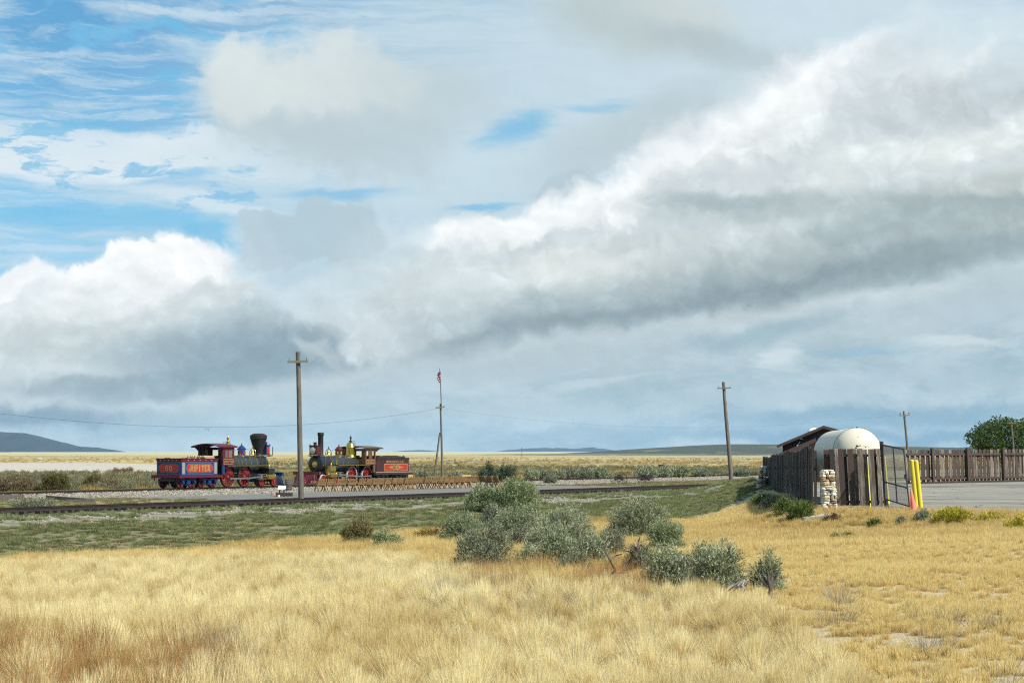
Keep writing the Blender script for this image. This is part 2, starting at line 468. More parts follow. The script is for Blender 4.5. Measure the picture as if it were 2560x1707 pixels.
# ------------------------------------------------------------------ mesh builder
class MB:
    def __init__(s):
        s.v = []; s.f = []; s.m = []; s.cur = 0
        s.M = None
    def mat(s, i):
        s.cur = i; return s
    def add(s, verts, faces):
        b = len(s.v)
        if s.M is not None:
            verts = [s.M @ Vector(v) for v in verts]
        s.v.extend([tuple(v) for v in verts])
        for f in faces:
            s.f.append(tuple(i + b for i in f)); s.m.append(s.cur)
        return s
    def box(s, c, size, rot=None, taper=1.0):
        hx, hy, hz_ = size[0] / 2, size[1] / 2, size[2] / 2
        vs_ = []
        for dz in (-1, 1):
            k = 1.0 if dz < 0 else taper
            for dx_, dy_ in ((-1, -1), (1, -1), (1, 1), (-1, 1)):
                vs_.append(Vector((dx_ * hx * k, dy_ * hy * k, dz * hz_)))
        if rot is not None:
            vs_ = [rot @ v for v in vs_]
        vs_ = [v + Vector(c) for v in vs_]
        return s.add(vs_, [(3, 2, 1, 0), (4, 5, 6, 7), (0, 1, 5, 4), (1, 2, 6, 5), (2, 3, 7, 6), (3, 0, 4, 7)])
    def bar(s, a, b, w, h=None, up=(0, 0, 1)):
        """rectangular bar from a to b"""
        a = Vector(a); b = Vector(b); h = h or w
        d = (b - a).normalized(); u = Vector(up)
        if abs(d.dot(u)) > 0.98: u = Vector((1, 0, 0))
        x = d.cross(u).normalized(); y = x.cross(d).normalized()
        vs_ = []
        for p in (a, b):
            for i, j in ((-1, -1), (1, -1), (1, 1), (-1, 1)):
                vs_.append(p + x * i * w / 2 + y * j * h / 2)
        return s.add(vs_, [(3, 2, 1, 0), (4, 5, 6, 7), (0, 1, 5, 4), (1, 2, 6, 5), (2, 3, 7, 6), (3, 0, 4, 7)])
    def tube(s, pts, rs, n=8, cap=True):
        """round tube along points, radius per point"""
        pts = [Vector(p) for p in pts]
        if not isinstance(rs, (list, tuple)): rs = [rs] * len(pts)
        vs_ = []; fs = []
        u = None
        for i, p in enumerate(pts):
            d = (pts[min(i + 1, len(pts) - 1)] - pts[max(i - 1, 0)])
            if d.length < 1e-9: d = Vector((0, 0, 1))
            d.normalize()
            if u is None:
                u = d.orthogonal().normalized()
            else:
                u = (u - d * u.dot(d))
                u = u.normalized() if u.length > 1e-6 else d.orthogonal().normalized()
            w = d.cross(u)
            for k in range(n):
                a = 2 * math.pi * k / n
                vs_.append(p + (u * math.cos(a) + w * math.sin(a)) * rs[i])
        for i in range(len(pts) - 1):
            for k in range(n):
                k2 = (k + 1) % n
                fs.append((i * n + k, i * n + k2, (i + 1) * n + k2, (i + 1) * n + k))
        if cap:
            fs.append(tuple(range(n - 1, -1, -1)))
            b = (len(pts) - 1) * n
            fs.append(tuple(range(b, b + n)))
        return s.add(vs_, fs)
    def lathe(s, prof, origin=(0, 0, 0), axis='z', n=20, cap=True):
        """profile [(r, h), ...] turned round an axis through origin"""
        o = Vector(origin); vs_ = []; fs = []
        for r_, h in prof:
            for k in range(n):
                a = 2 * math.pi * k / n
                c_, s_ = r_ * math.cos(a), r_ * math.sin(a)
                if axis == 'z': v = Vector((c_, s_, h))
                elif axis == 'x': v = Vector((h, c_, s_))
                else: v = Vector((s_, h, c_))
                vs_.append(v + o)
        for i in range(len(prof) - 1):
            for k in range(n):
                k2 = (k + 1) % n
                fs.append((i * n + k, i * n + k2, (i + 1) * n + k2, (i + 1) * n + k))
        if cap:
            fs.append(tuple(range(n - 1, -1, -1)))
            b = (len(prof) - 1) * n
            fs.append(tuple(range(b, b + n)))
        return s.add(vs_, fs)
    def ring(s, c, r0, r1, w, axis='y', n=28):
        """flat wheel tyre: annulus of outer radius r1, inner radius r0 and width w"""
        return s.lathe([(r0, -w / 2), (r1, -w / 2), (r1, w / 2), (r0, w / 2), (r0, -w / 2)], c, axis, n, cap=False)
    def prism(s, poly, a, b, plane='xz'):
        """polygon (2-D points) extruded between a and b along the missing axis"""
        n = len(poly); vs_ = []
        for t in (a, b):
            for p, q in poly:
                vs_.append({'xz': (p, t, q), 'yz': (t, p, q), 'xy': (p, q, t)}[plane])
        fs = [tuple(range(n - 1, -1, -1)), tuple(range(n, 2 * n))]
        for i in range(n):
            j = (i + 1) % n
            fs.append((i, j, n + j, n + i))
        return s.add(vs_, fs)
    def quad(s, a, b, c, d):
        return s.add([a, b, c, d], [(0, 1, 2, 3)])
    def mesh(s, name, mats, smooth=None):
        me = bpy.data.meshes.new(name)
        me.from_pydata(s.v, [], s.f)
        mats = mats if isinstance(mats, (list, tuple)) else [mats]
        for m in mats: me.materials.append(m)
        if len(mats) > 1:
            me.polygons.foreach_set('material_index', s.m)
        me.validate(); me.update()
        import bmesh
        bm = bmesh.new(); bm.from_mesh(me)
        bmesh.ops.recalc_face_normals(bm, faces=bm.faces)
        bm.to_mesh(me); bm.free()
        if smooth:
            me.polygons.foreach_set('use_smooth', [True] * len(me.polygons))
            me.set_sharp_from_angle(angle=rad(smooth))
        return me
    def build(s, name, mats, parent=None, smooth=None):
        return link(name, s.mesh(name, mats, smooth), parent)
def link(name, me, parent=None):
    o = bpy.data.objects.new(name, me)
    col.objects.link(o)
    if parent is not None: o.parent = parent
    return o
def tag(o, label=None, cat=None, group=None, kind=None):
    if label: o['label'] = label
    if cat: o['category'] = cat
    if group: o['group'] = group
    if kind: o['kind'] = kind
    return o
def thing(name, label, cat, loc=(0, 0, 0), rz=0.0, group=None):
    o = bpy.data.objects.new(name, None)
    o.empty_display_size = 0.3
    col.objects.link(o)
    o.location = loc; o.rotation_euler = (0, 0, rz)
    return tag(o, label, cat, group)
def copy_tree(o, parent=None):
    c = o.copy(); col.objects.link(c); c.parent = parent
    for ch in list(o.children):
        copy_tree(ch, c)
    return c

# ------------------------------------------------------------------ materials
MATS = {}
def mat(name, colr, rough=0.7, metal=0.0, var=0.12, scale=6.0, bump=0.0, col2=None, spec=0.3, stretch=(1, 1, 1), coat=0.0, objrand=0.0, streak=None):
    """procedural material: base colour with noise variation, optional second (worn) colour and bump"""
    if name in MATS: return MATS[name]
    m = bpy.data.materials.new(name); m.use_nodes = True
    t = m.node_tree; t.nodes.clear(); N = NB(t)
    c = lin(colr) if max(colr) > 1.0 else list(colr)
    tcn = N.n('ShaderNodeTexCoord')
    v = N.vmath('MULTIPLY', tcn.outputs['Object'], stretch)
    if objrand:
        oi = N.n('ShaderNodeObjectInfo')
        v = N.vmath('ADD', v, N.xyz(N.math('MULTIPLY', oi.outputs['Random'], 37.0), N.math('MULTIPLY', oi.outputs['Random'], 91.0), 0.0))
    nz = N.noise(v, scale, 4.0, 0.6)
    base = N.mix(nz, [x * (1 - var) for x in c], [min(1, x * (1 + var)) for x in c])
    if col2 is not None:
        c2 = lin(col2[0]) if max(col2[0]) > 1.0 else col2[0]
        nz2 = N.noise(v, col2[1], 5.0, 0.65)
        base = N.mix(N.ramp(nz2, col2[2], col2[2] + col2[3]), base, c2)
    if objrand:
        base = N.mix(1.0, base, N.mix(oi.outputs['Random'], [1 - objrand] * 3, [1 + objrand] * 3), 'MULTIPLY')
    b = N.n('ShaderNodeBsdfPrincipled')
    N.put(b.inputs['Base Color'], base)
    N.put(b.inputs['Roughness'], N.ramp(nz, 0.0, 1.0, max(0.02, rough - 0.08), min(1, rough + 0.08), smooth=False))
    b.inputs['Metallic'].default_value = metal
    b.inputs['Specular IOR Level'].default_value = spec
    b.inputs['Coat Weight'].default_value = coat
    if bump:
        bn = N.n('ShaderNodeBump'); bn.inputs['Strength'].default_value = 1.0
        bn.inputs['Distance'].default_value = bump
        N.put(bn.inputs['Height'], nz); N.put(b.inputs['Normal'], bn.outputs[0])
    o = N.n('ShaderNodeOutputMaterial')
    t.links.new(b.outputs[0], o.inputs[0])
    MATS[name] = m
    return m
def leaf_mat(name, c0, c1, trans=0.35, attr='tint', rough=0.8, tip=None, hvar=0.25):
    """leaf and straw material: colour runs between two tones per instance, a little light passes through"""
    m = bpy.data.materials.new(name); m.use_nodes = True
    t = m.node_tree; t.nodes.clear(); N = NB(t)
    at = N.n('ShaderNodeAttribute', attribute_type='INSTANCER', attribute_name=attr)
    geo = N.n('ShaderNodeAttribute', attribute_type='GEOMETRY', attribute_name='blade')
    f = N.math('ADD', at.outputs['Fac'], N.math('MULTIPLY', N.math('SUBTRACT', geo.outputs['Fac'], 0.5), hvar), clamp=True)
    base = N.mix(f, c0, c1)
    if tip is not None:
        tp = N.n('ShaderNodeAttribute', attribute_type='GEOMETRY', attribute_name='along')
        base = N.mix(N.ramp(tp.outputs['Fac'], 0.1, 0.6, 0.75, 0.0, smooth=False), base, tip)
    d = N.n('ShaderNodeBsdfDiffuse'); N.put(d.inputs[0], base)
    tr = N.n('ShaderNodeBsdfTranslucent'); N.put(tr.inputs[0], base)
    mx = N.n('ShaderNodeMixShader'); mx.inputs[0].default_value = trans
    t.links.new(d.outputs[0], mx.inputs[1]); t.links.new(tr.outputs[0], mx.inputs[2])
    o = N.n('ShaderNodeOutputMaterial'); t.links.new(mx.outputs[0], o.inputs[0])
    MATS[name] = m
    return m

# ================================================================== ground
def ground_material():
    m = bpy.data.materials.new('ground_earth'); m.use_nodes = True
    t = m.node_tree; t.nodes.clear(); N = NB(t)
    g = N.n('ShaderNodeNewGeometry')
    P = g.outputs['Position']
    x, y, z = N.sep(P)
    s = N.vmath('DOT_PRODUCT', P, (SN.x, SN.y, 0.0))
    r = N.vmath('DOT_PRODUCT', P, (SD.x, SD.y, 0.0))
    nlow = N.noise(P, 0.16, 3.0, 0.55)
    nmid = N.noise(P, 0.9, 4.0, 0.6)
    nfin = N.noise(P, 7.0, 3.0, 0.6)
    grit = N.noise(P, 28.0, 2.0, 0.6)
    sn = N.math('ADD', s, N.math('MULTIPLY', N.math('SUBTRACT', nmid, 0.5), 3.6))
    straw = N.mix(nmid, (0.36, 0.28, 0.155), (0.48, 0.38, 0.21))
    straw = N.mix(N.ramp(nfin, 0.45, 0.7), straw, (0.29, 0.255, 0.195))
    straw = N.mix(N.ramp(nlow, 0.55, 0.68, 0.0, 0.8), straw, (0.42, 0.37, 0.28))
    dirt = N.mix(nmid, (0.20, 0.16, 0.095), (0.33, 0.265, 0.165))
    dirt = N.mix(N.ramp(nlow, 0.30, 0.55, 0.25, 0.85), dirt, (0.125, 0.13, 0.062))
    stone = N.mix(grit, (0.14, 0.13, 0.105), (0.33, 0.305, 0.25))
    fine = N.mix(grit, (0.125, 0.122, 0.108), (0.205, 0.20, 0.18))
    c = N.mix(N.ramp(sn, 45.5, 46.8), straw, dirt)
    # pale gravel shoulder, broken by weeds
    gm = N.math('MULTIPLY', N.ramp(sn, 58.2, 59.4), N.ramp(sn, 64.6, 63.2))
    gm = N.math('MULTIPLY', gm, N.ramp(nmid, 0.42, 0.54))
    gm = N.math('MULTIPLY', gm, N.ramp(N.math('ADD', N.math('MULTIPLY', nlow, 40.0), N.math('SUBTRACT', 130.0, r)), -6.0, 18.0, 0.35, 1.0))
    c = N.mix(gm, c, stone)
    # track bed and the yard between the tracks
    c = N.mix(N.ramp(sn, 64.8, 65.8), c, N.mix(grit, (0.10, 0.09, 0.075), (0.26, 0.24, 0.2)))
    plat = N.math('MULTIPLY', N.ramp(r, 93.0, 99.0), N.ramp(r, 160.0, 143.0))
    between = N.mix(plat, N.mix(N.ramp(nmid, 0.42, 0.6), (0.16, 0.15, 0.07), (0.33, 0.27, 0.15)), fine)
    c = N.mix(N.ramp(s, 69.3, 69.9), c, between)
    c = N.mix(N.math('MULTIPLY', N.ramp(sn, 80.6, 82.2), N.ramp(s, 99.0, 97.2)), c, stone)
    # beyond the railway: dry grass, sage flats
    plain = N.mix(N.ramp(nmid, 0.35, 0.65), (0.36, 0.27, 0.115), (0.46, 0.36, 0.17))
    nst = N.noise(N.vmath('MULTIPLY', P, (0.010, 0.034, 1.0)), 1.0, 5.0, 0.62)
    plain = N.mix(N.ramp(nst, 0.46, 0.58), plain, (0.21, 0.195, 0.105))
    plain = N.mix(N.ramp(nst, 0.36, 0.27), plain, (0.56, 0.40, 0.13))
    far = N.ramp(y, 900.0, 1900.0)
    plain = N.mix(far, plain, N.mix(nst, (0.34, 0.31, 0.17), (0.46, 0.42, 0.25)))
    c = N.mix(N.ramp(sn, 98.6, 101.0), c, plain)
    b = N.n('ShaderNodeBsdfPrincipled')
    N.put(b.inputs['Base Color'], c)
    b.inputs['Roughness'].default_value = 0.95
    b.inputs['Specular IOR Level'].default_value = 0.1
    bn = N.n('ShaderNodeBump'); bn.inputs['Distance'].default_value = 0.05; bn.inputs['Strength'].default_value = 0.8
    N.put(bn.inputs['Height'], N.math('ADD', nfin, N.math('MULTIPLY', grit, 0.4)))
    N.put(b.inputs['Normal'], bn.outputs[0])
    o = N.n('ShaderNodeOutputMaterial'); t.links.new(b.outputs[0], o.inputs[0])
    return m
def grid_mesh(name, X, Y, Z, material):
    ny, nx = X.shape
    vs_ = np.stack([X.ravel(), Y.ravel(), Z.ravel()], 1)
    i = np.arange(ny - 1)[:, None] * nx + np.arange(nx - 1)[None, :]
    f = np.stack([i, i + 1, i + 1 + nx, i + nx], -1).reshape(-1, 4)
    me = bpy.data.meshes.new(name)
    me.vertices.add(len(vs_)); me.vertices.foreach_set('co', vs_.ravel())
    me.loops.add(f.size); me.loops.foreach_set('vertex_index', f.ravel())
    me.polygons.add(len(f)); me.polygons.foreach_set('loop_start', np.arange(len(f)) * 4)
    me.polygons.foreach_set('use_smooth', np.ones(len(f), bool))
    me.materials.append(material); me.update(); me.validate()
    return me
def make_ground():
    yy = [-60.0]
    while yy[-1] < 14000:
        st = 0.75 if 12 < yy[-1] < 175 else (2.0 if yy[-1] <= 12 else yy[-1] * 0.03)
        yy.append(yy[-1] + st)
    yy = np.array(yy)
    uu = np.concatenate([np.linspace(-1.5, -0.36, 30, endpoint=False), np.linspace(-0.36, 0.36, 150), np.linspace(0.36, 1.5, 31)[1:]])
    U, Y = np.meshgrid(uu, yy)
    X = U * (np.abs(Y) + 70.0)
    Z = height(X, Y)
    o = link('ground', grid_mesh('ground', X, Y, Z, ground_material()))
    tag(o, 'dry grassland plain running from the foreground past the railway to the hills', 'ground', kind='structure')
make_ground()

def hill(name, label, D, depth, prof, material, nx=160, ny=40, rough=1.0, base=None):
    """a real mound: crest at distance D following a crest line given in view directions"""
    xs = np.linspace(prof[0][0], prof[-1][0], nx)
    ys = np.interp(xs, [p[0] for p in prof], [p[1] for p in prof])
    k = np.ones(5) / 5
    ys = np.convolve(np.pad(ys, 2, 'edge'), k, 'valid')
    V = np.linspace(-1, 1, ny)
    azs = (xs - 1280) / FPX
    crest = CAM_Z + (1128.0 - ys) / FPX * D
    X = np.zeros((ny, nx)); Y = np.zeros((ny, nx)); Z = np.zeros((ny, nx))
    for j, v in enumerate(V):
        d = D + v * depth
        X[j] = azs * d; Y[j] = d
        prof_v = math.cos(v * math.pi / 2) ** 1.4
        b_ = height(X[j], Y[j]) - 1.0
        Z[j] = b_ + (np.maximum(crest - b_, 0.2)) * prof_v
        w = rough * prof_v * (1 - prof_v) * 4 * np.clip((crest - b_) / 25.0, 0, 1)
        Z[j] += w * (np.sin(X[j] * 0.021 + v * 4) * np.cos(Y[j] * 0.013 + 1.1) + 0.6 * np.sin(X[j] * 0.055 + v * 9))
    o = link(name, grid_mesh(name, X, Y, Z, material))
    return tag(o, label, 'hill', kind='structure')
m_hill_near = mat('hill_sage', (0.12, 0.125, 0.07), 0.95, 0, 0.35, 0.02, 0.0, ((0.33, 0.27, 0.13), 0.012, 0.52, 0.10), stretch=(1, 0.35, 1))
m_hill_dark = mat('hill_juniper', (0.050, 0.062, 0.046), 0.95, 0, 0.3, 0.03, 0.0, ((0.16, 0.15, 0.085), 0.02, 0.58, 0.1), stretch=(1, 0.4, 1))
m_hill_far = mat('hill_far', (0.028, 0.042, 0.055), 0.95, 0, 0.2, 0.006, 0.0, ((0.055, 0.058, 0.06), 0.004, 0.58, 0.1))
hill('hill', 'long low sage covered rise on the skyline at the right', 2300, 900,
     [(1330, 1137), (1480, 1129), (1560, 1124), (1640, 1119), (1740, 1113), (1830, 1110), (1960, 1111), (2100, 1113), (2250, 1116), (2420, 1119), (2560, 1118), (2800, 1115), (3100, 1122), (3300, 1132)], m_hill_dark, rough=1.6)
hill('hill', 'faint low swell of dark brush on the skyline in the middle distance', 1700, 500,
     [(-400, 1136), (0, 1137), (330, 1138.5), (500, 1138), (800, 1136.5), (1000, 1137), (1200, 1135.5), (1330, 1134), (1450, 1133), (1700, 1133), (2000, 1134), (2600, 1133), (3000, 1134)], m_hill_near, rough=0.4, ny=30)
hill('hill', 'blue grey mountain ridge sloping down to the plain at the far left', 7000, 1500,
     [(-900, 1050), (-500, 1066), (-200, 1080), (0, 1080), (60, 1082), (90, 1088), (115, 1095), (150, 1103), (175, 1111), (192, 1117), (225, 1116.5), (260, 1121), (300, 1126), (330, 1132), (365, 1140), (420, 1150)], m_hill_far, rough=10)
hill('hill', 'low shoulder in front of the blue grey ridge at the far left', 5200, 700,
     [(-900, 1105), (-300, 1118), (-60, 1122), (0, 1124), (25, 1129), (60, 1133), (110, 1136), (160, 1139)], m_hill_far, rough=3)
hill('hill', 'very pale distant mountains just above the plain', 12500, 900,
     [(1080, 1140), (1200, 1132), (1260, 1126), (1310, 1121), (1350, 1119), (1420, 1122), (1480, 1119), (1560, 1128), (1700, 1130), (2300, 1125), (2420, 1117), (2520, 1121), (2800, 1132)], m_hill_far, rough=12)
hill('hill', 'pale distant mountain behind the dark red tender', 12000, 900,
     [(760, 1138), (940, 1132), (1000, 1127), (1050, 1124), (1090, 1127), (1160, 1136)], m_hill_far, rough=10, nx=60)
# pale bare flat behind the railway on the left
def flat_sheet(name, label, pts, material, lift, n=24, cat='ground'):
    """sheet laid on the terrain between two polylines of photograph-projected ground points"""
    a, b = pts
    rows = []
    nn = len(a)
    X = np.zeros((n, nn)); Y = np.zeros((n, nn))
    for j in range(n):
        f = j / (n - 1)
        for i in range(nn):
            X[j, i] = a[i][0] * (1 - f) + b[i][0] * f
            Y[j, i] = a[i][1] * (1 - f) + b[i][1] * f
    Z = height(X, Y) + lift
    o = link(name, grid_mesh(name, X, Y, Z, material))
    return tag(o, label, cat, kind='structure')
def resample(pts, n):
    pts = np.array(pts, float); d = np.r_[0, np.cumsum(np.linalg.norm(np.diff(pts, axis=0), axis=1))]
    t = np.linspace(0, d[-1], n)
    return [(np.interp(v, d, pts[:, 0]), np.interp(v, d, pts[:, 1])) for v in t]
m_flat = mat('bare_silt', (0.40, 0.36, 0.29), 0.95, 0, 0.10, 0.3, 0.0, ((0.30, 0.265, 0.20), 0.08, 0.52, 0.2))
near = [tuple(on_ground(px, py).xy) for px, py in ((-500, 1184), (0, 1184), (130, 1184), (260, 1184), (330, 1181), (400, 1178), (470, 1172), (520, 1168))]
far_ = [tuple(on_ground(px, py).xy) for px, py in ((-500, 1157), (0, 1156.5), (130, 1157), (260, 1157), (330, 1159), (400, 1161), (470, 1163), (520, 1164))]
flat_sheet('silt_flat', 'pale bare silt flat beyond the railway at the left', (resample(near, 60), resample(far_, 60)), m_flat, 0.05)
# the paved yard inside the fence
def asphalt_material():
    m = bpy.data.materials.new('worn_asphalt'); m.use_nodes = True
    t = m.node_tree; t.nodes.clear(); N = NB(t)
    g = N.n('ShaderNodeNewGeometry'); P = g.outputs['Position']
    Pst = N.vmath('MULTIPLY', P, (0.45, 1.0, 1.0))
    big = N.noise(Pst, 0.22, 5.0, 0.6); mid = N.noise(P, 1.1, 4.0, 0.6); fin = N.noise(P, 22.0, 2.0, 0.6)
    c = N.mix(mid, (0.185, 0.172, 0.140), (0.265, 0.245, 0.200))
    c = N.mix(N.ramp(big, 0.50, 0.62, 0.0, 0.85), c, (0.105, 0.104, 0.092))
    c = N.mix(N.ramp(big, 0.44, 0.34, 0.0, 0.7), c, (0.31, 0.285, 0.23))
    vo = N.n('ShaderNodeTexVoronoi', feature='DISTANCE_TO_EDGE', voronoi_dimensions='2D')
    N.put(vo.inputs['Vector'], N.vmath('ADD', P, N.xyz(mid, big, 0.0))); vo.inputs['Scale'].default_value = 0.24
    c = N.mix(N.ramp(vo.outputs['Distance'], 0.016, 0.004, 0.0, 0.85), c, (0.055, 0.052, 0.045))
    x, y, z = N.sep(P)
    edge = N.math('SUBTRACT', y, N.math('MULTIPLY_ADD', N.math('SUBTRACT', x, 11.75), -0.5467, 79.6))
    c = N.mix(N.ramp(N.math('ADD', edge, N.math('MULTIPLY', mid, 2.4)), 3.4, 1.2), c, N.mix(fin, (0.24, 0.21, 0.15), (0.42, 0.38, 0.30)))
    c = N.mix(1.0, c, N.mix(fin, (0.82, 0.82, 0.82), (1.18, 1.18, 1.18)), 'MULTIPLY')
    b = N.n('ShaderNodeBsdfPrincipled'); N.put(b.inputs['Base Color'], c); b.inputs['Roughness'].default_value = 0.92
    b.inputs['Specular IOR Level'].default_value = 0.2
    bn = N.n('ShaderNodeBump'); bn.inputs['Distance'].default_value = 0.01; N.put(bn.inputs['Height'], fin); N.put(b.inputs['Normal'], bn.outputs[0])
    o = N.n('ShaderNodeOutputMaterial'); t.links.new(b.outputs[0], o.inputs[0])
    return m
m_asph = asphalt_material()
la = [(11.9 + i * 1.0, lot_front(11.9 + i * 1.0) + 0.22 * math.sin(i * 1.7) + 0.15 * math.sin(i * 4.1)) for i in range(45)]
lb = [(16.3 + i * 1.6, 133.0 + i * 0.55) for i in range(45)]
flat_sheet('yard_paving', 'worn grey asphalt yard behind the brown fence', (la, lb), m_asph, 0.012, n=70)

# ================================================================== railway tracks
m_rail = mat('rusty_rail', (0.030, 0.021, 0.017), 0.75, 0.0, 0.3, 3.0)
m_tie = mat('old_tie', (0.045, 0.037, 0.030), 0.95, 0, 0.3, 4.0, 0.004, stretch=(0.3, 1, 1), objrand=0.25)
def track(s0, r0, r1, label, tie_step, z=0.0):
    tr = thing('railway_track', label, 'railway track', rail_pt(s0 + 0.7175, (r0 + r1) / 2, z), TRACK_ANG)
    L_ = r1 - r0
    for side in (-1, 1):
        m = MB(); y0 = side * 0.7175
        prof = [(-0.065, -0.15), (0.065, -0.15), (0.065, -0.135), (0.012, -0.115), (0.012, -0.04), (0.036, -0.03), (0.036, 0.0), (-0.036, 0.0), (-0.036, -0.03), (-0.012, -0.04), (-0.012, -0.115), (-0.065, -0.135)]
        m.prism([(y0 + a, b) for a, b in prof], -L_ / 2, L_ / 2, 'yz')
        m.build('rail', m_rail, tr)
    tm = MB(); tm.box((0, 0, 0), (0.22, 2.5, 0.17)); tme = tm.mesh('tie', m_tie)
    n = int(L_ / tie_step)
    for i in range(min(n, 298)):
        o = link('tie', tme, tr)
        o.location = (-L_ / 2 + (i + 0.5) * tie_step + rng.uniform(-0.03, 0.03), rng.uniform(-0.06, 0.06), -0.235 + rng.uniform(-0.008, 0.012))
        o.rotation_euler = (0, 0, rng.uniform(-0.03, 0.03))
    return tr
track(67.2, 66.0, 226.0, 'rusty near railway track along the top of the green bank', 0.56)
track(93.4, 84.0, 262.0, 'far railway track carrying the two steam locomotives', 0.62)

# ================================================================== telegraph poles
m_pole = mat('weathered_pole', (0.125, 0.110, 0.088), 0.9, 0, 0.25, 3.0, 0.006, ((0.24, 0.215, 0.175), 2.0, 0.5, 0.2), stretch=(6, 6, 0.5), objrand=0.12)
m_arm = mat('weathered_arm', (0.17, 0.15, 0.12), 0.9, 0, 0.25, 5.0, 0.004, objrand=0.12)
m_iron = mat('dark_iron', (0.035, 0.034, 0.033), 0.6, 0.5, 0.2, 8.0)
m_glass_ins = mat('glass_insulator', (0.10, 0.14, 0.13), 0.25, 0, 0.1, 8.0, spec=0.6)
def pole(px_base, py_base, Y, px_top, py_top, rb, rt, label, arm=0.95, arm_drop=0.55, roll=0.0, pins=True, group='telegraph poles beside the railway', ins=False, armw=0.09, yaw=0.0):
    b = at_depth(px_base, py_base, Y)
    t_ = at_depth(px_top, py_top, Y)
    b.z = min(b.z, hz(b.x, b.y)); 
    root = thing('telegraph_pole', label, 'telegraph pole', b, 0.0, group)
    d = t_ - b; H = d.length
    m = MB(); n = 7
    pts = []; rs = []
    for i in range(n):
        f = i / (n - 1)
        w = Vector((math.sin(f * 4.1 + Y) * 0.02, math.cos(f * 3.3 + Y) * 0.02, 0)) * (f * (1 - f) * 4)
        pts.append(d * f * 1.0 + w - (Vector((0, 0, 0.4)) if i == 0 else Vector((0, 0, 0))))
        rs.append(rb + (rt - rb) * f)
    m.tube(pts, rs, 12)
    m.build('pole_shaft', m_pole, root, smooth=50)
    u = d.normalized()
    c = d - u * arm_drop
    ax = Vector((math.cos(roll) * math.cos(yaw), math.sin(yaw), math.sin(roll)))
    cf = c + Vector((0, -(rt + 0.045), 0))
    a = MB(); a.bar(cf - ax * arm / 2, cf + ax * arm / 2, armw * 0.8, armw)
    ao = a.build('crossarm', m_arm, root)
    br = MB(); br.box((cf.x, cf.y - 0.05, cf.z), (0.26, 0.02, 0.14)); br.build('arm_bracket', m_arm, root)
    if pins:
        for sgn in (-1, 1):
            p = cf + ax * sgn * (arm / 2 - 0.09)
            pm = MB(); pm.tube([p, p + Vector((0, 0, 0.2))], 0.014, 6)
            if ins:
                pm.lathe([(0.0, 0.26), (0.035, 0.25), (0.05, 0.2), (0.055, 0.14), (0.02, 0.13)], p, n=10, cap=False)
            pm.build('insulator_pin', m_iron, root)
    return b, c + b
pole(754, 1242, 117, 744.6, 879.5, 0.165, 0.125, 'tall weathered telegraph pole between the two locomotives', 1.16, 0.56, roll=0.02, armw=0.12)
pole(1829.5, 1206, 171, 1808.5, 954.5, 0.19, 0.125, 'telegraph pole leaning left beside the track right of the bushes', 1.14, 0.52, roll=0.03, armw=0.1)
b3, t3 = pole(2277, 1195, 205, 2259.5, 1027.5, 0.135, 0.105, 'telegraph pole leaning left behind the open chain link gate', 1.05, 0.42, roll=0.07, armw=0.08, ins=True)
b4, t4 = pole(2541, 1186, 236, 2527.5, 1053, 0.125, 0.085, 'telegraph pole standing in front of the green tree crown', 1.0, 0.2, roll=0.02, armw=0.07, pins=False)
pole(1304.5, 1141, 1150, 1304.5, 1118.5, 0.16, 0.13, 'lone tiny telegraph pole on the skyline left of centre', 1.2, 0.5, pins=False, armw=0.16)

# flag pole of the ceremony site: timber post, brace, mast and small flag
fb = at_depth(1106.5, 1193, 214)
fb.z = hz(fb.x, fb.y)
fp = thing('flag_pole', 'timber post with slanting brace and thin mast carrying a small flag', 'flag pole', fb, 0.0)
def rel(px, py, Y=214):
    return at_depth(px, py, Y) - fb
m = MB(); m.tube([Vector((0, 0, -0.3)), rel(1104, 1100), rel(1101.2, 1009)], [0.13, 0.11, 0.095], 10); m.build('post', m_pole, fp, smooth=50)
m = MB(); m.tube([rel(1085.5, 1196), rel(1099.5, 1081)], [0.12, 0.085], 10); m.build('brace', m_pole, fp, smooth=50)
m = MB(); a_, b_ = rel(1089, 1019.5, 213.8), rel(1111.5, 1016.5, 213.8); m.bar(a_, b_, 0.1, 0.13); m.build('crossarm', m_arm, fp)
m = MB(); m.tube([rel(1103.5, 1020, 213.9), rel(1101.5, 960, 213.9), rel(1099, 920, 213.9)], [0.055, 0.045, 0.03], 8); m.build('mast', m_pole, fp, smooth=50)
m_red = mat('flag_red', (0.26, 0.025, 0.035), 0.8); m_white = mat('flag_white', (0.42, 0.41, 0.42), 0.8); m_blue = mat('flag_blue', (0.03, 0.05, 0.22), 0.8)
m = MB()
nst = 9
base = rel(1099.8, 929, 213.85); dn = rel(1101.4, 954.5, 213.85)
for k in range(nst):
    m.mat(0 if k % 2 == 0 else 1)
    f0, f1 = k / nst, (k + 1) / nst
    segs = 5
    for i in range(segs):
        def fp_(f, i):
            q = base.lerp(dn, f)
            w = (0.30 * math.sin(2.2 * f + 0.6) + 0.10) * (i / segs)
            return q + Vector((-w + 0.05, 0.10 * math.sin(i * 1.9 + f * 5) * (i / segs) + 0.02 * i, -0.10 * i / segs))
        m.add([fp_(f0, i), fp_(f0, i + 1), fp_(f1, i + 1), fp_(f1, i)], [(0, 1, 2, 3)])
m.mat(2)
for i in range(3):
    q0 = base.lerp(dn, 0.0 + i * 0.08); q1 = base.lerp(dn, 0.08 + i * 0.08)
    m.add([q0 + Vector((0.07, -0.03, 0)), q0 + Vector((-0.06, -0.05, 0)), q1 + Vector((-0.08, -0.05, 0)), q1 + Vector((0.07, -0.03, 0))], [(0, 1, 2, 3)])
m.build('flag', [m_red, m_white, m_blue], fp)

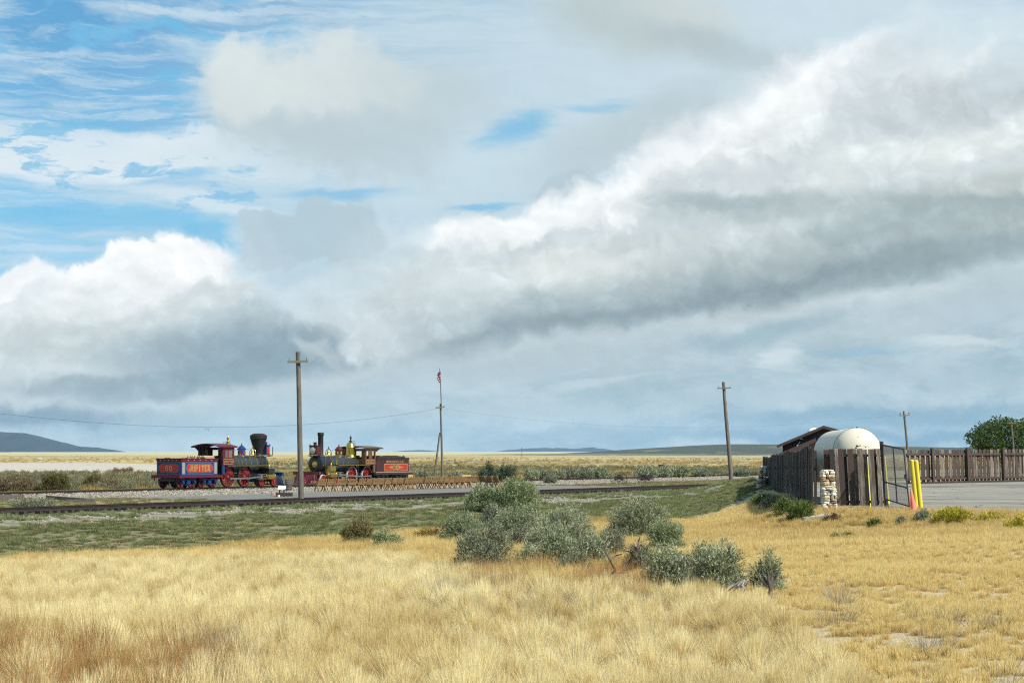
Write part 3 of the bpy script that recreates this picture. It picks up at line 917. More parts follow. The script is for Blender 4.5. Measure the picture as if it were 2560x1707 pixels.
# wires
m_wire = mat('wire', (0.05, 0.05, 0.05), 0.6, 0.3)
def wire(p, q, sag, label, radius=0.011, n=24, extra=None):
    m = MB(); pts = []
    for i in range(n + 1):
        f = i / n
        v = p.lerp(q, f); v.z -= 4 * sag * f * (1 - f)
        pts.append(v)
    m.tube(pts, radius, 5)
    if extra:
        for f in extra:
            v = p.lerp(q, f); v.z -= 4 * sag * f * (1 - f)
            m.tube([v + Vector((-0.2, 0, 0.0)), v + Vector((-0.12, 0, -0.28)), v + Vector((0.02, 0, -0.05)), v + Vector((0.14, 0, -0.36)), v + Vector((0.2, 0, 0))], 0.018, 5)
    o = m.build('telegraph_wire', m_wire)
    return tag(o, label, 'wire')
wl = at_depth(-420, 968, 150)
wr = at_depth(1090, 1022, 213.8)
wire(wl, wr, 2.35, 'thin telegraph wire sagging from the flag post towards the left edge', 0.010, 40, extra=[0.535])
wire(at_depth(1110, 1021, 213.8), at_depth(2250, 1036, 205), 1.6, 'faint wire from the flag post towards the leaning pole at the right', 0.004, 40)

# ================================================================== fences
m_board_d = mat('dark_board', (0.036, 0.032, 0.029), 0.92, 0, 0.3, 3.0, 0.003, ((0.085, 0.078, 0.070), 2.5, 0.58, 0.12), stretch=(5, 5, 0.5), objrand=0.35)
m_board_b = mat('brown_board', (0.060, 0.042, 0.034), 0.85, 0, 0.15, 3.0, 0.002, ((0.20, 0.185, 0.155), 3.0, 0.62, 0.10), stretch=(5, 5, 0.45), objrand=0.15)
m_board_w = mat('worn_board', (0.115, 0.085, 0.066), 0.9, 0, 0.2, 3.0, 0.003, ((0.215, 0.195, 0.16), 3.2, 0.46, 0.14), stretch=(5, 5, 0.5), objrand=0.2)
def board_mesh(name, w, h, th, material, seed, jag=0.02):
    r_ = random.Random(seed)
    m = MB(); n = 5
    vs_ = []; 
    for i in range(n):
        f = i / (n - 1)
        dxl = r_.uniform(-0.006, 0.006); dxr = r_.uniform(-0.006, 0.006)
        for sx_, sy_ in ((-1, -1), (1, -1), (1, 1), (-1, 1)):
            z_ = h * f + (r_.uniform(-jag, jag) if i == n - 1 else 0) 
            vs_.append((sx_ * w / 2 + (dxl if sx_ < 0 else dxr), sy_ * th / 2, z_))
    fs = [(3, 2, 1, 0), tuple(range((n - 1) * 4, n * 4))]
    for i in range(n - 1):
        for k in range(4):
            k2 = (k + 1) % 4
            fs.append((i * 4 + k, i * 4 + k2, (i + 1) * 4 + k2, (i + 1) * 4 + k))
    m.add(vs_, fs)
    return m.mesh(name, material)

# side fence (dark): solid boards along the left side of the yard
A = Vector((11.55, 79.9, 0)); Bv = Vector((15.9, 131.5, 0))
dirf = (Bv - A); LF = dirf.length; dirf.normalize(); angf = math.atan2(dirf.y, dirf.x)
sf = thing('board_fence', 'dark weathered board fence running back along the left side of the yard', 'fence', (A.x, A.y, 0), angf)
def side_top(t): return 2.76 + (2.22 - 2.76) * t + 0.05 * math.sin(t * 21)
def side_bot(t):
    p = A + dirf * (t * LF)
    return min(hz(p.x - 0.3, p.y), 0.25) - 0.10
bw = 0.235; nb = int(LF / bw)
dms = [board_mesh('fence_board', bw - 0.012, 1.0, 0.028, m_board_d, 100 + i, 0.03) for i in range(6)]
for i in range(nb):
    t = (i + 0.5) / nb
    o = link('fence_board', dms[rng.randrange(6)], sf)
    zt = side_top(t) + rng.uniform(-0.05, 0.04); zb = side_bot(t)
    o.location = ((i + 0.5) * bw, 0.045 + (0.012 if i % 2 else 0.0), zb)
    o.scale = (1, 1, zt - zb)
    o.rotation_euler = (rng.uniform(-0.006, 0.006), rng.uniform(-0.012, 0.012), rng.uniform(-0.05, 0.05))
for zf in (0.3, 1.9):
    m = MB(); m.bar((0.1, -0.01, 0.25 + zf * 1.0), (LF - 0.1, -0.01, zf * 0.86), 0.04, 0.1); m.build('fence_rail', m_board_d, sf)
for k in range(22):
    x_ = 0.2 + k * (LF - 0.4) / 21
    m = MB(); m.box((x_, -0.09, side_top(x_ / LF) / 2 - 0.35), (0.11, 0.11, side_top(x_ / LF) + 0.5)); m.build('fence_post', m_board_d, sf)

# front fence (brown, worn, gappy) facing the camera
FY = 79.75
ff = thing('board_fence', 'worn brown board fence with gaps standing in front of the white tank', 'fence', (0, FY, 0), 0.0)
def fx(px): return (px - 1280) / FPX * FY
def fz(py): return at_depth(1280, py, FY).z
specs = [(2064.5, 15, 'b', 1), (2080, 11, 'd', 0), (2091.5, 8, 'w', 0), (2102.5, 13.5, 'b', 0), (2114, 8, 'd', 1), (2126, 14, 'b', 0), (2139.5, 9, 'w', 1),
         (2150.5, 14, 'w', 0), (2164.5, 10, 'w', 1), (2178, 14, 'w', 0), (2188, 9, 'd', 1), (2196.5, 9, 'w', 0), (2205.5, 5.5, 'b', 0)]
for i, (px_, w_, k_, back) in enumerate(specs):
    zt = fz(1122 + rng.uniform(-0.6, 0.8)); zb = fz(1263.5 + rng.uniform(-0.6, 1.2))
    if i == 0: zt = fz(1124); zb = fz(1176)
    me_ = board_mesh('fence_board', w_ * FY / FPX, zt - zb, 0.026, {'b': m_board_b, 'd': m_board_d, 'w': m_board_w}[k_], 300 + i, 0.015)
    o = link('fence_board', me_, ff)
    o.location = (fx(px_ + 4), -0.05 + 0.14 * back, zb)
    o.rotation_euler = (0, -0.05, 0)
for py_ in (1138, 1254):
    m = MB(); z0 = fz(py_); m.box(((fx(2064) + fx(2207)) / 2, 0.0, z0), (fx(2207) - fx(2064), 0.05, 0.095)); m.build('fence_rail', m_board_d, ff)

# stone pier at the corner
m_st = [mat('stone_cream', (0.60, 0.54, 0.40), 0.9, 0, 0.15, 9.0, 0.006, objrand=0.1), mat('stone_white', (0.70, 0.67, 0.57), 0.9, 0, 0.12, 9.0, 0.006, objrand=0.08),
        mat('stone_tan', (0.46, 0.36, 0.21), 0.9, 0, 0.2, 9.0, 0.006, objrand=0.1), mat('stone_grey', (0.40, 0.41, 0.37), 0.9, 0, 0.2, 9.0, 0.006, objrand=0.1),
        mat('stone_rust', (0.42, 0.20, 0.075), 0.9, 0, 0.2, 9.0, 0.006), mat('stone_brown', (0.20, 0.14, 0.095), 0.9, 0, 0.2, 9.0, 0.006)]
m_mortar = mat('pier_mortar', (0.12, 0.105, 0.085), 0.95, 0, 0.2, 9.0)
PY = 78.6
pc = Vector(((2069.5 - 1280) / FPX * PY, PY, hz((2068 - 1280) / FPX * PY, PY) - 0.02))
pier = thing('stone_pier', 'stacked pale field stone pier at the corner of the brown fence', 'stone pier', pc, 0.0)
def px2(px_): return (px_ - 1280) / FPX * PY - pc.x
def pz2(py_): return at_depth(1280, py_, PY).z - pc.z
m = MB(); m.box((0.02, 0.25, (pz2(1178) - 0.1) / 2), (0.42, 0.46, pz2(1178) + 0.06)); m.build('pier_core', m_mortar, pier)
def stone(parent, c, size, material, seed, name='stone'):
    r_ = random.Random(seed)
    m = MB(); vs_ = []
    hx_, hy_, hz_ = size[0] / 2, size[1] / 2, size[2] / 2
    for zf, k in ((-1, 0.86), (-0.45, 1.0), (0.5, 1.0), (1, 0.84)):
        for a in range(8):
            an = math.pi / 4 * a + 0.39
            ux = max(-1, min(1, 1.35 * math.cos(an))); uy = max(-1, min(1, 1.35 * math.sin(an)))
            j = 1 + r_.uniform(-0.14, 0.10)
            vs_.append((ux * hx_ * k * j, uy * hy_ * k * j, zf * hz_ * (1 + r_.uniform(-0.14, 0.14))))
    fs = [tuple(range(7, -1, -1)), tuple(range(24, 32))]
    for i in range(3):
        for k in range(8):
            k2 = (k + 1) % 8
            fs.append((i * 8 + k, i * 8 + k2, (i + 1) * 8 + k2, (i + 1) * 8 + k))
    m.add(vs_, fs)
    o = m.build(name, material, parent)
    o.location = c
    o.rotation_euler = (r_.uniform(-0.06, 0.06), r_.uniform(-0.09, 0.09), r_.uniform(-0.2, 0.2))
    return o
rows = [(1284.5, 1277), (1277, 1271.5), (1271.5, 1264), (1264, 1258), (1258, 1251.5), (1251.5, 1246.5), (1246.5, 1238.5), (1238.5, 1231), (1231, 1225), (1225, 1218.5), (1218.5, 1213), (1213, 1202.5), (1202.5, 1197.5), (1197.5, 1193), (1193, 1185.5), (1185.5, 1178), (1178, 1174)]
cuts = [[0, .45, 1], [0, .5, .8, 1], [0, .38, .68, 1], [0, .32, .7, 1], [0, .5, 1], [0, .55, 1], [0, .55, .8, 1], [0, .3, .62, 1], [0, .62, 1], [0, .3, 1], [0, 1], [0, .6, 1], [0, .55, 1], [0, .35, 1], [0, .38, 1], [0, .3, .6, 1], [0.05, .55, .95]]
cols_ = [[1, 1], [1, 1, 1], [1, 4, 0], [1, 0, 1], [1, 5], [1, 2], [2, 3, 2], [0, 3, 1], [3, 1], [1, 0], [0], [2, 0], [2, 5], [4, 5], [1, 2], [0, 1, 1], [1, 1]]
sd = 0
for (yb, yt), cu, cl in zip(rows, cuts, cols_):
    f = (1284.5 - yb) / 110.0
    x0 = px2(2054.5 - 4.5 * f + (3 if yb < 1180 else 0)); x1 = px2(2092.5 - 8.5 * f)
    z0, z1 = pz2(yb), pz2(yt)
    for i in range(len(cu) - 1):
        a_ = x0 + (x1 - x0) * cu[i]; b_ = x0 + (x1 - x0) * cu[i + 1]
        for layer, yy_ in ((0, 0.0), (1, 0.3)):
            sd += 1
            stone(pier, ((a_ + b_) / 2, yy_ + rng.uniform(-0.03, 0.03), (z0 + z1) / 2), (b_ - a_ - 0.008, 0.30, z1 - z0 - 0.006), m_st[cl[i]], 900 + sd)
# side stones of the pier (seen from the left)
# broken concrete slab at the foot of the pier
m_conc = mat('broken_concrete', (0.46, 0.45, 0.41), 0.9, 0, 0.2, 4.0, 0.01, ((0.28, 0.26, 0.21), 3.0, 0.52, 0.15))
sp = on_ground(2036, 1299)
m = MB(); m.M = Matrix.Translation(sp) @ Matrix.Rotation(0.12, 4, 'Z') @ Matrix.Rotation(-0.10, 4, 'Y')
m.prism([(-0.5, -0.5), (0.2, -0.75), (0.62, -0.2), (0.5, 0.5), (-0.1, 0.55), (-0.55, 0.2)], -0.02, 0.16, 'xy')
tag(m.build('concrete_slab', m_conc), 'broken pale concrete slab lying at the foot of the stone pier', 'concrete slab')

# back fence of the yard
bf0 = Vector(((2262 - 1280) / FPX * 129.5, 129.5, 0)); bf1 = Vector(((2700 - 1280) / FPX * 143, 143, 0))
db = bf1 - bf0; LB = db.length; db.normalize()
bf = thing('board_fence', 'long brown board fence with posts and rails along the back of the yard', 'fence', (bf0.x, bf0.y, 0), math.atan2(db.y, db.x))
def bz(x_): 
    p = bf0 + db * x_
    return hz(p.x, p.y)
HB = 2.18
bms = [board_mesh('fence_board', 0.20, HB - 0.18, 0.025, (m_board_b, m_board_b, m_board_w)[i % 3], 500 + i, 0.03) for i in range(9)]
i = 0; x_ = 0.1
while x_ < LB - 0.1:
    o = link('fence_board', bms[rng.randrange(9)], bf)
    o.location = (x_, 0.03 if i % 2 else -0.03, bz(x_) + 0.12 + rng.uniform(-0.03, 0.03))
    o.rotation_euler = (0, -0.04 + rng.uniform(-0.01, 0.01), 0)
    gappy = x_ < 3.9
    x_ += (0.262 if gappy else 0.205) + rng.uniform(-0.01, 0.012); i += 1
for zf, hh in ((0.30, 0.13), (HB - 0.35, 0.13)):
    m = MB(); m.bar((0, -0.10, bz(0) + zf), (LB, -0.10, bz(LB) + zf), 0.05, hh); m.build('fence_rail', m_board_b, bf)
m = MB(); m.bar((0, -0.14, bz(0) + 0.03), (LB, -0.14, bz(LB) + 0.03), 0.2, 0.2); m.build('kerb_timber', m_tie, bf)
for px_ in (2321, 2409, 2498, 2588, 2678):
    xx = ((px_ - 1280) / FPX * 131.5 - bf0.x) / db.x if px_ < 2400 else None
    # intersect the view column with the fence line
    k_ = (px_ - 1280) / FPX
    t_ = (k_ * bf0.y - bf0.x) / (db.x - k_ * db.y)
    m = MB(); m.box((0, 0, 0), (0.2, 0.14, HB + 0.06))
    o = m.build('fence_post', m_board_b, bf); o.location = (t_ + 0.1, -0.20, bz(t_) + HB / 2 + 0.03); o.rotation_euler = (0, -0.05, 0)

# ================================================================== gate, bollards, cones
m_steel = mat('gate_steel', (0.075, 0.08, 0.08), 0.5, 0.7, 0.15, 5.0)
m_gpost = mat('gate_post', (0.045, 0.034, 0.030), 0.7, 0.2, 0.2, 5.0)
gp0 = Vector(((2215.5 - 1280) / FPX * 79.0, 79.0, 0)); gp0.z = hz(gp0.x, gp0.y) - 0.05
gpt = at_depth(2203.5, 1107, 79.0)
gpo = thing('gate_post', 'dark iron gate post at the right end of the worn front fence', 'gate post', gp0)
m = MB(); m.tube([(0, 0, 0), (gpt - gp0)], 0.075, 12); m.lathe([(0.08, 0), (0.085, 0.03), (0.05, 0.06), (0.0, 0.07)], gpt - gp0, n=12); m.build('post_shaft', m_gpost, gpo, smooth=40)
gl, gr_ = 78.9, 77.2
c00 = at_depth(2213, 1247, gl); c01 = at_depth(2207, 1112, gl); c10 = at_depth(2273.5, 1265.5, gr_); c11 = at_depth(2259, 1122, gr_)
gate = thing('chain_link_gate', 'open sagging chain link gate on the dark gate post', 'gate', c00)
q = lambda v: v - c00
def gl_(u, v):
    return q((c00.lerp(c10, u)).lerp(c01.lerp(c11, u), v))
m = MB()
for a_, b_ in ((gl_(0, 0), gl_(1, 0)), (gl_(1, 0), gl_(1, 1)), (gl_(1, 1), gl_(0, 1)), (gl_(0, 1), gl_(0, 0)), (gl_(0.5, 0), gl_(0.5, 1)), (gl_(0, 0.32), gl_(1, 0.32))):
    m.tube([a_, b_], 0.027, 8)
m.build('gate_frame', m_steel, gate, smooth=40)
m = MB(); NW = 34
for k in range(-NW, NW + 1):
    for sgn in (1, -1):
        # diagonal wires clipped to the frame
        pts = []
        for j in range(2):
            pass
        u0 = k / NW
        f0, f1 = max(0.0, -u0), min(1.0, 1.0 - u0)
        if f1 - f0 < 0.02: continue
        a_ = gl_(u0 + f0, f0 if sgn > 0 else 1 - f0); b_ = gl_(u0 + f1, f1 if sgn > 0 else 1 - f1)
        m.tube([a_, b_], 0.0045, 4, cap=False)
m.build('wire_mesh', mat('galvanised_wire', (0.20, 0.205, 0.195), 0.55, 0.4), gate)
m = MB(); m.box(gl_(0.97, 0.52), (0.1, 0.1, 0.16)); m.build('latch', m_steel, gate)

m_yel = mat('bollard_yellow', (0.62, 0.50, 0.035), 0.5, 0, 0.06, 5.0, 0, ((0.50, 0.40, 0.06), 5.0, 0.64, 0.1), spec=0.4)
m_ypipe = mat('pipe_yellow', (0.66, 0.62, 0.10), 0.6, 0, 0.06, 5.0)
def bollard(px0, py0, px1, py1, Y, r_, label, material=m_yel):
    b = at_depth(px0, py0, Y); t_ = at_depth(px1, py1, Y)
    root = thing('bollard', label, 'bollard', b, 0.0, 'yellow steel posts in the yard')
    m = MB(); m.tube([Vector((0, 0, -0.15)), t_ - b], r_, 20); m.build('post', material, root, smooth=40)
    d = (t_ - b).normalized()
    m = MB(); m.M = Matrix.Translation(t_ - b) @ d.to_track_quat('Z', 'Y').to_matrix().to_4x4()
    m.lathe([(r_ * 1.0, 0.0), (r_ * 0.94, r_ * 0.18), (r_ * 0.7, r_ * 0.42), (r_ * 0.35, r_ * 0.55), (0.001, r_ * 0.6)], (0, 0, 0.002), n=20); m.build('domed_cap', material, root, smooth=60)
    return root
bollard(2290.5, 1258, 2279.5, 1151.5, 83.5, 0.088, 'left one of the two tall yellow bollards behind the orange cone')
bollard(2302, 1260, 2290, 1153, 82.6, 0.09, 'right one of the two tall yellow bollards behind the orange cone')
bollard(2220, 1250, 2209.5, 1142, 84.0, 0.07, 'yellow bollard seen through the chain link gate beside the gate post', m_ypipe)
bollard(2175.5, 1265, 2166, 1140, 80.9, 0.045, 'thin yellow pipe standing behind the gaps of the worn front fence', m_ypipe)
m_cone = mat('cone_plastic', (0.78, 0.20, 0.145), 0.55, 0, 0.08, 6.0, 0, ((0.70, 0.34, 0.27), 4.0, 0.55, 0.2))
m_conew = mat('cone_base', (0.62, 0.60, 0.55), 0.8, 0, 0.1, 6.0)
def cone(px0, py0, px1, py1, Y, rb, label, base=True):
    b = at_depth(px0, py0, Y); b.z = hz(b.x, b.y); t_ = at_depth(px1, py1, Y)
    root = thing('traffic_cone', label, 'traffic cone', b, 0.0, 'traffic cones by the gate')
    d = t_ - b
    m = MB(); m.tube([Vector((0, 0, 0.03)), d * 0.5, d * 0.97, d], [rb, rb * 0.58, rb * 0.24, rb * 0.18], 20); m.build('cone_body', m_cone, root, smooth=40)
    m = MB(); m.box((0, 0, 0.02), (rb * 2.7, rb * 2.7, 0.04)); m.build('cone_foot', m_conew if base else m_cone, root)
cone(2285.5, 1280, 2277.5, 1224, 77.0, 0.145, 'pink orange traffic cone standing at the free end of the gate')
cone(2277, 1277, 2274, 1238, 79.0, 0.10, 'smaller faded traffic cone half hidden behind the front cone', False)
# stub stake and leaning plank end at the fence corner
sk = on_ground(2233.5, 1281)
m = MB(); m.M = Matrix.Translation(sk) @ Matrix.Rotation(-0.15, 4, 'Y'); m.box((0, 0, 0.06), (0.085, 0.085, 0.26)); m.box((0.05, 0.02, -0.02), (0.03, 0.12, 0.1))
tag(m.build('gate_stop_stake', m_gpost), 'short dark stake in the ground in front of the gate', 'stake')

# ================================================================== tank
m_tank = mat('tank_paint', (0.57, 0.525, 0.41), 0.5, 0, 0.05, 1.2, 0, ((0.50, 0.45, 0.33), 1.6, 0.52, 0.2), spec=0.35)
m_rust = mat('tank_rust', (0.045, 0.028, 0.02), 0.9, 0, 0.3, 9.0)
TY = 85.0
tcn = at_depth(2146, 1129.5, TY); TR = 0.995 * (122 / 2) * TY / FPX
tdir = Vector((0.082, 1.0, 0)).normalized()
tank = thing('storage_tank', 'large cream white horizontal storage tank behind the brown fence', 'tank', (tcn.x, tcn.y, 0), math.atan2(tdir.y, tdir.x))
TL = 13.0
m = MB(); m.lathe([(TR, 0.62), (TR, TL)], (0, 0, tcn.z), 'x', 48, cap=False); m.build('tank_shell', m_tank, tank, smooth=40)
m = MB(); prof = [(TR * math.sin(a), 0.62 - 0.80 * math.cos(a)) for a in [math.pi / 2 * k / 10 for k in range(11)]]
prof[0] = (0.002, prof[0][1])
m.lathe(prof, (0, 0, tcn.z), 'x', 48); m.build('tank_end', m_tank, tank, smooth=60)
m = MB(); prof = [(TR * math.cos(a), TL + 0.8 * math.sin(a)) for a in [math.pi / 2 * k / 10 for k in range(11)]]; prof[-1] = (0.002, prof[-1][1])
m.lathe(prof, (0, 0, tcn.z), 'x', 48); m.build('tank_end', m_tank, tank, smooth=60)
m = MB(); m.lathe([(TR + 0.002, 0.60), (TR + 0.012, 0.605), (TR + 0.012, 0.635), (TR + 0.002, 0.64)], (0, 0, tcn.z), 'x', 48, cap=False); m.build('weld_seam', m_rust, tank)
gz = hz(tcn.x, tcn.y)
for x_ in (2.2, 10.8):
    m = MB(); m.prism([(-0.85, gz), (0.85, gz), (0.85, tcn.z - TR * 0.62), (0.5, tcn.z - TR * 0.87), (0, tcn.z - TR * 1.0), (-0.5, tcn.z - TR * 0.87), (-0.85, tcn.z - TR * 0.62)], x_ - 0.2, x_ + 0.2, 'yz'); m.build('saddle', m_conc, tank)
def tank_spot(px_, py_, w_, h_, seed):
    """rust blister lying on the domed end"""
    d = ray(px_, py_); o_ = Vector((0, 0, CAM_Z))
    Mi = (Matrix.Translation((tcn.x, tcn.y, 0)) @ Matrix.Rotation(math.atan2(tdir.y, tdir.x), 4, 'Z')).inverted()
    lo = Mi @ o_; ld = (Mi.to_3x3() @ d)
    ctr = Vector((0.62, 0, tcn.z)); sc = Vector((1 / 0.80, 1 / TR, 1 / TR))
    a_ = Vector([(lo - ctr)[i] * sc[i] for i in range(3)]); b_ = Vector([ld[i] * sc[i] for i in range(3)])
    A_, B_, C_ = b_.dot(b_), 2 * a_.dot(b_), a_.dot(a_) - 1.0
    disc = B_ * B_ - 4 * A_ * C_
    if disc <= 0: return
    k_ = (-B_ - math.sqrt(disc)) / (2 * A_)
    hit = lo + ld * k_
    nrm = Vector([((hit - ctr)[i]) * sc[i] * sc[i] for i in range(3)]).normalized()
    r_ = random.Random(seed); m = MB()
    u_ = Vector((0, 1, 0)) - nrm * nrm.y; u_.normalize(); v_ = nrm.cross(u_)
    ring_ = []
    for k in range(9):
        an = 2 * math.pi * k / 9; j = r_.uniform(0.6, 1.25)
        ring_.append(hit + u_ * math.cos(an) * w_ * j + v_ * math.sin(an) * h_ * j + nrm * 0.004)
    m.add([hit + nrm * 0.008] + ring_, [(0, 1 + k, 1 + (k + 1) % 9) for k in range(9)])
    m.build('rust_blister', m_rust, tank)
for i, (a_, b_, w_, h_) in enumerate([(2143, 1114.5, .055, .05), (2150, 1113.5, .025, .03), (2160, 1114, .02, .02), (2164, 1117, .03, .035), (2168, 1115, .018, .02), (2130, 1118.5, .015, .014), (2172, 1117, .014, .014), (2140, 1119, .05, .03), (2145, 1092.5, .016, .03)]):
    tank_spot(a_, b_, w_, h_, 40 + i)
m = MB(); tp = Vector((0.62, 0, tcn.z)); m.tube([(-0.02 + 0.62, 0.0, tcn.z + TR - 0.03), (0.60, 0.0, tcn.z + TR + 0.04)], 0.03, 8)
m.tube([(0.50, 0.02, tcn.z + TR - 0.015), (0.25, -0.02, tcn.z + TR * 0.86), (0.06, -0.05, tcn.z + TR * 0.70)], 0.014, 6); m.build('vent_pipe', m_rust, tank)

# ================================================================== brown building behind the tank
m_bwall = mat('shed_siding', (0.040, 0.030, 0.026), 0.85, 0, 0.25, 2.0, 0.004, stretch=(6, 6, 0.4))
m_broof = mat('shed_trim', (0.070, 0.046, 0.040), 0.8, 0, 0.15, 3.0)
m_bshin = mat('shed_roof', (0.055, 0.042, 0.037), 0.9, 0, 0.25, 6.0, 0.006)
m_lamp = mat('lamp_white', (0.55, 0.56, 0.55), 0.5)
BY = 136.0
def bpt(px_, py_, Y=BY):
    return at_depth(px_, py_, Y)
ridge = bpt(2059, 1063.5); eL = bpt(1943, 1112.5); eR = bpt(2150, 1088)
bz0 = hz(19.0, 136.0)
bld = thing('brown_building', 'low dark brown gabled building behind the white tank', 'building', (ridge.x, BY, 0), -0.148)
def bl(v): return (v.x - ridge.x, v.z)
wL = bl(bpt(1958.5, 1108))[0]
R_, EL_, ER_ = bl(ridge), bl(eL), bl(eR)
slopeL = (R_[1] - EL_[1]) / (R_[0] - EL_[0]); slopeR = (R_[1] - ER_[1]) / (ER_[0] - R_[0])
# wall boards (gable) as separate planks
xw = wL; k = 0
bwid = 0.2
while xw < ER_[0] - 0.15:
    xc = xw + bwid / 2
    zt = (R_[1] - slopeL * (0 - xc)) if xc < 0 else (R_[1] - slopeR * xc)
    m = MB(); m.box((xc, 0.42 + (0.006 if k % 2 else 0), (bz0 + zt - 0.10) / 2), (bwid - 0.012, 0.03, zt - 0.10 - bz0)); m.build('wall_board', m_bwall, bld)
    xw += bwid; k += 1
m = MB(); m.box((wL - 0.01, 3.6, (bz0 + EL_[1]) / 2 + 0.02), (0.06, 6.3, EL_[1] - bz0 + 0.1)); m.box((ER_[0] - 0.2, 3.6, (bz0 + ER_[1]) / 2), (0.06, 6.3, ER_[1] - bz0)); m.box(((wL + ER_[0]) / 2, 6.8, (bz0 + EL_[1]) / 2), (ER_[0] - wL - 0.3, 0.06, EL_[1] - bz0)); m.box(((wL + ER_[0]) / 2, 0.47, (bz0 + EL_[1]) / 2), (ER_[0] - wL - 0.3, 0.03, EL_[1] - bz0)); m.build('wall', m_bwall, bld)
for (p0, p1) in ((EL_, R_), (R_, ER_)):
    th = 0.1
    m = MB(); m.prism([(p0[0], p0[1] - th), (p1[0], p1[1] - th), (p1[0], p1[1] - 0.012), (p0[0], p0[1] - 0.012)], 0.03, 7.2, 'xz'); m.build('roof_slope', m_bshin, bld)
    m = MB(); m.prism([(p0[0], p0[1] - 0.19), (p1[0], p1[1] - 0.19), (p1[0], p1[1]), (p0[0], p0[1])], -0.03, 0.03, 'xz'); m.build('fascia_board', m_broof, bld)
m = MB(); m.prism([(wL, bz0), (ER_[0] - 0.16, bz0), (ER_[0] - 0.16, R_[1] - slopeR * (ER_[0] - 0.16) - 0.1), (0, R_[1] - 0.1), (wL, R_[1] + slopeL * wL - 0.1)], 0.45, 0.52, 'xz'); m.build('gable_wall', m_bwall, bld)
# porch roof in front with its own fascia
pA = bl(bpt(1958.5, 1134.5, 134.3)); pB = bl(bpt(2050, 1095, 134.3))
m = MB(); m.prism([(pA[0], pA[1] - 0.10), (pB[0], pB[1] - 0.10), (pB[0], pB[1] + 0.0), (pA[0], pA[1] + 0.0)], -1.5, 0.38, 'xz'); m.build('porch_roof', m_bshin, bld)
m = MB(); m.prism([(pA[0] - 0.02, pA[1] - 0.2), (pA[0] + 0.4, pA[1] - 0.2), (pB[0], pB[1] - 0.24), (pB[0], pB[1] + 0.02), (pA[0] - 0.02, pA[1] + 0.03)], -1.56, -1.5, 'xz'); m.build('fascia_board', m_broof, bld)
m = MB(); m.box((pA[0] + 0.55, -1.3, (bz0 + pA[1]) / 2), (0.14, 0.14, pA[1] - bz0)); m.build('porch_post', m_bwall, bld)
la_ = bl(bpt(2003.5, 1096.5)); m = MB(); m.lathe([(0.02, 0.06), (0.10, 0.03), (0.11, -0.02), (0.05, -0.05)], (la_[0], 0.30, la_[1]), n=12); m.bar((la_[0], 0.3, la_[1] + 0.02), (la_[0], 0.42, la_[1] + 0.02), 0.03); m.build('wall_lamp', m_lamp, bld)
st0, st1 = bl(bpt(2000.5, 1104)), bl(bpt(1991, 1117)); m = MB(); m.bar((st0[0], 0.32, st0[1]), (st1[0], 0.2, st1[1]), 0.04); m.build('stay', m_lamp, bld)
# white roof ventilator / dome
m_dome = mat('dome_plastic', (0.66, 0.69, 0.70), 0.35, 0, 0.05, 3.0, 0, spec=0.5)
dc = bl(bpt(2018, 1083, 139.0)); 
m = MB(); pr = [(0.46 * math.cos(a), 0.40 * math.sin(a)) for a in [math.pi / 2 * k / 7 for k in range(8)]]; pr[-1] = (0.003, 0.40)
m.lathe([(0.46, -0.25)] + pr, (dc[0], 3.0, dc[1] - 0.02), n=18); m.build('roof_dome', m_dome, bld, smooth=50)
m = MB(); m.lathe([(0.49, -0.3), (0.49, -0.2), (0.47, -0.2)], (dc[0], 3.0, dc[1] - 0.02), n=18); m.build('dome_collar', m_lamp, bld)

# clutter at the far end of the dark fence
e0 = on_ground(1908, 1237)
m_box = mat('black_box', (0.018, 0.018, 0.02), 0.6, 0, 0.2, 4.0)
bxp = at_depth(1916, 1204, 122.5)
bc = thing('black_bin', 'black bin leaning against the far end of the dark fence', 'bin', (bxp.x, bxp.y, hz(bxp.x, bxp.y)))
m = MB(); hb = bxp.z + 0.25 - hz(bxp.x, bxp.y); m.M = Matrix.Rotation(0.1, 4, 'Y'); m.box((0, 0, hb / 2), (0.42, 0.6, hb), taper=1.15); m.build('bin_body', m_box, bc)
m = MB(); m.M = Matrix.Rotation(0.1, 4, 'Y'); m.box((0, 0.0, hb + 0.02), (0.52, 0.72, 0.05)); m.build('bin_lid', m_lamp, bc)
cp = at_depth(1903, 1230, 121.0); cz = hz(cp.x, cp.y)
cn = thing('stone_heap', 'narrow heap of weathered stones at the far end of the dark fence', 'stone heap', (cp.x, cp.y, cz))
hh = at_depth(1903, 1166, 121.0).z - cz
zz = 0.0; k = 0
while zz < hh:
    h_ = rng.uniform(0.10, 0.2)
    wv = 0.55 - 0.2 * zz / hh
    for j in (-1, 1):
        stone(cn, (j * wv * 0.24 + 0.16 * zz / hh, rng.uniform(-0.05, 0.05), zz + h_ / 2), (wv * 0.55, 0.45, h_), m_st[rng.choice([3, 3, 5, 5, 2])], 2000 + k); k += 1
    zz += h_ * 0.95

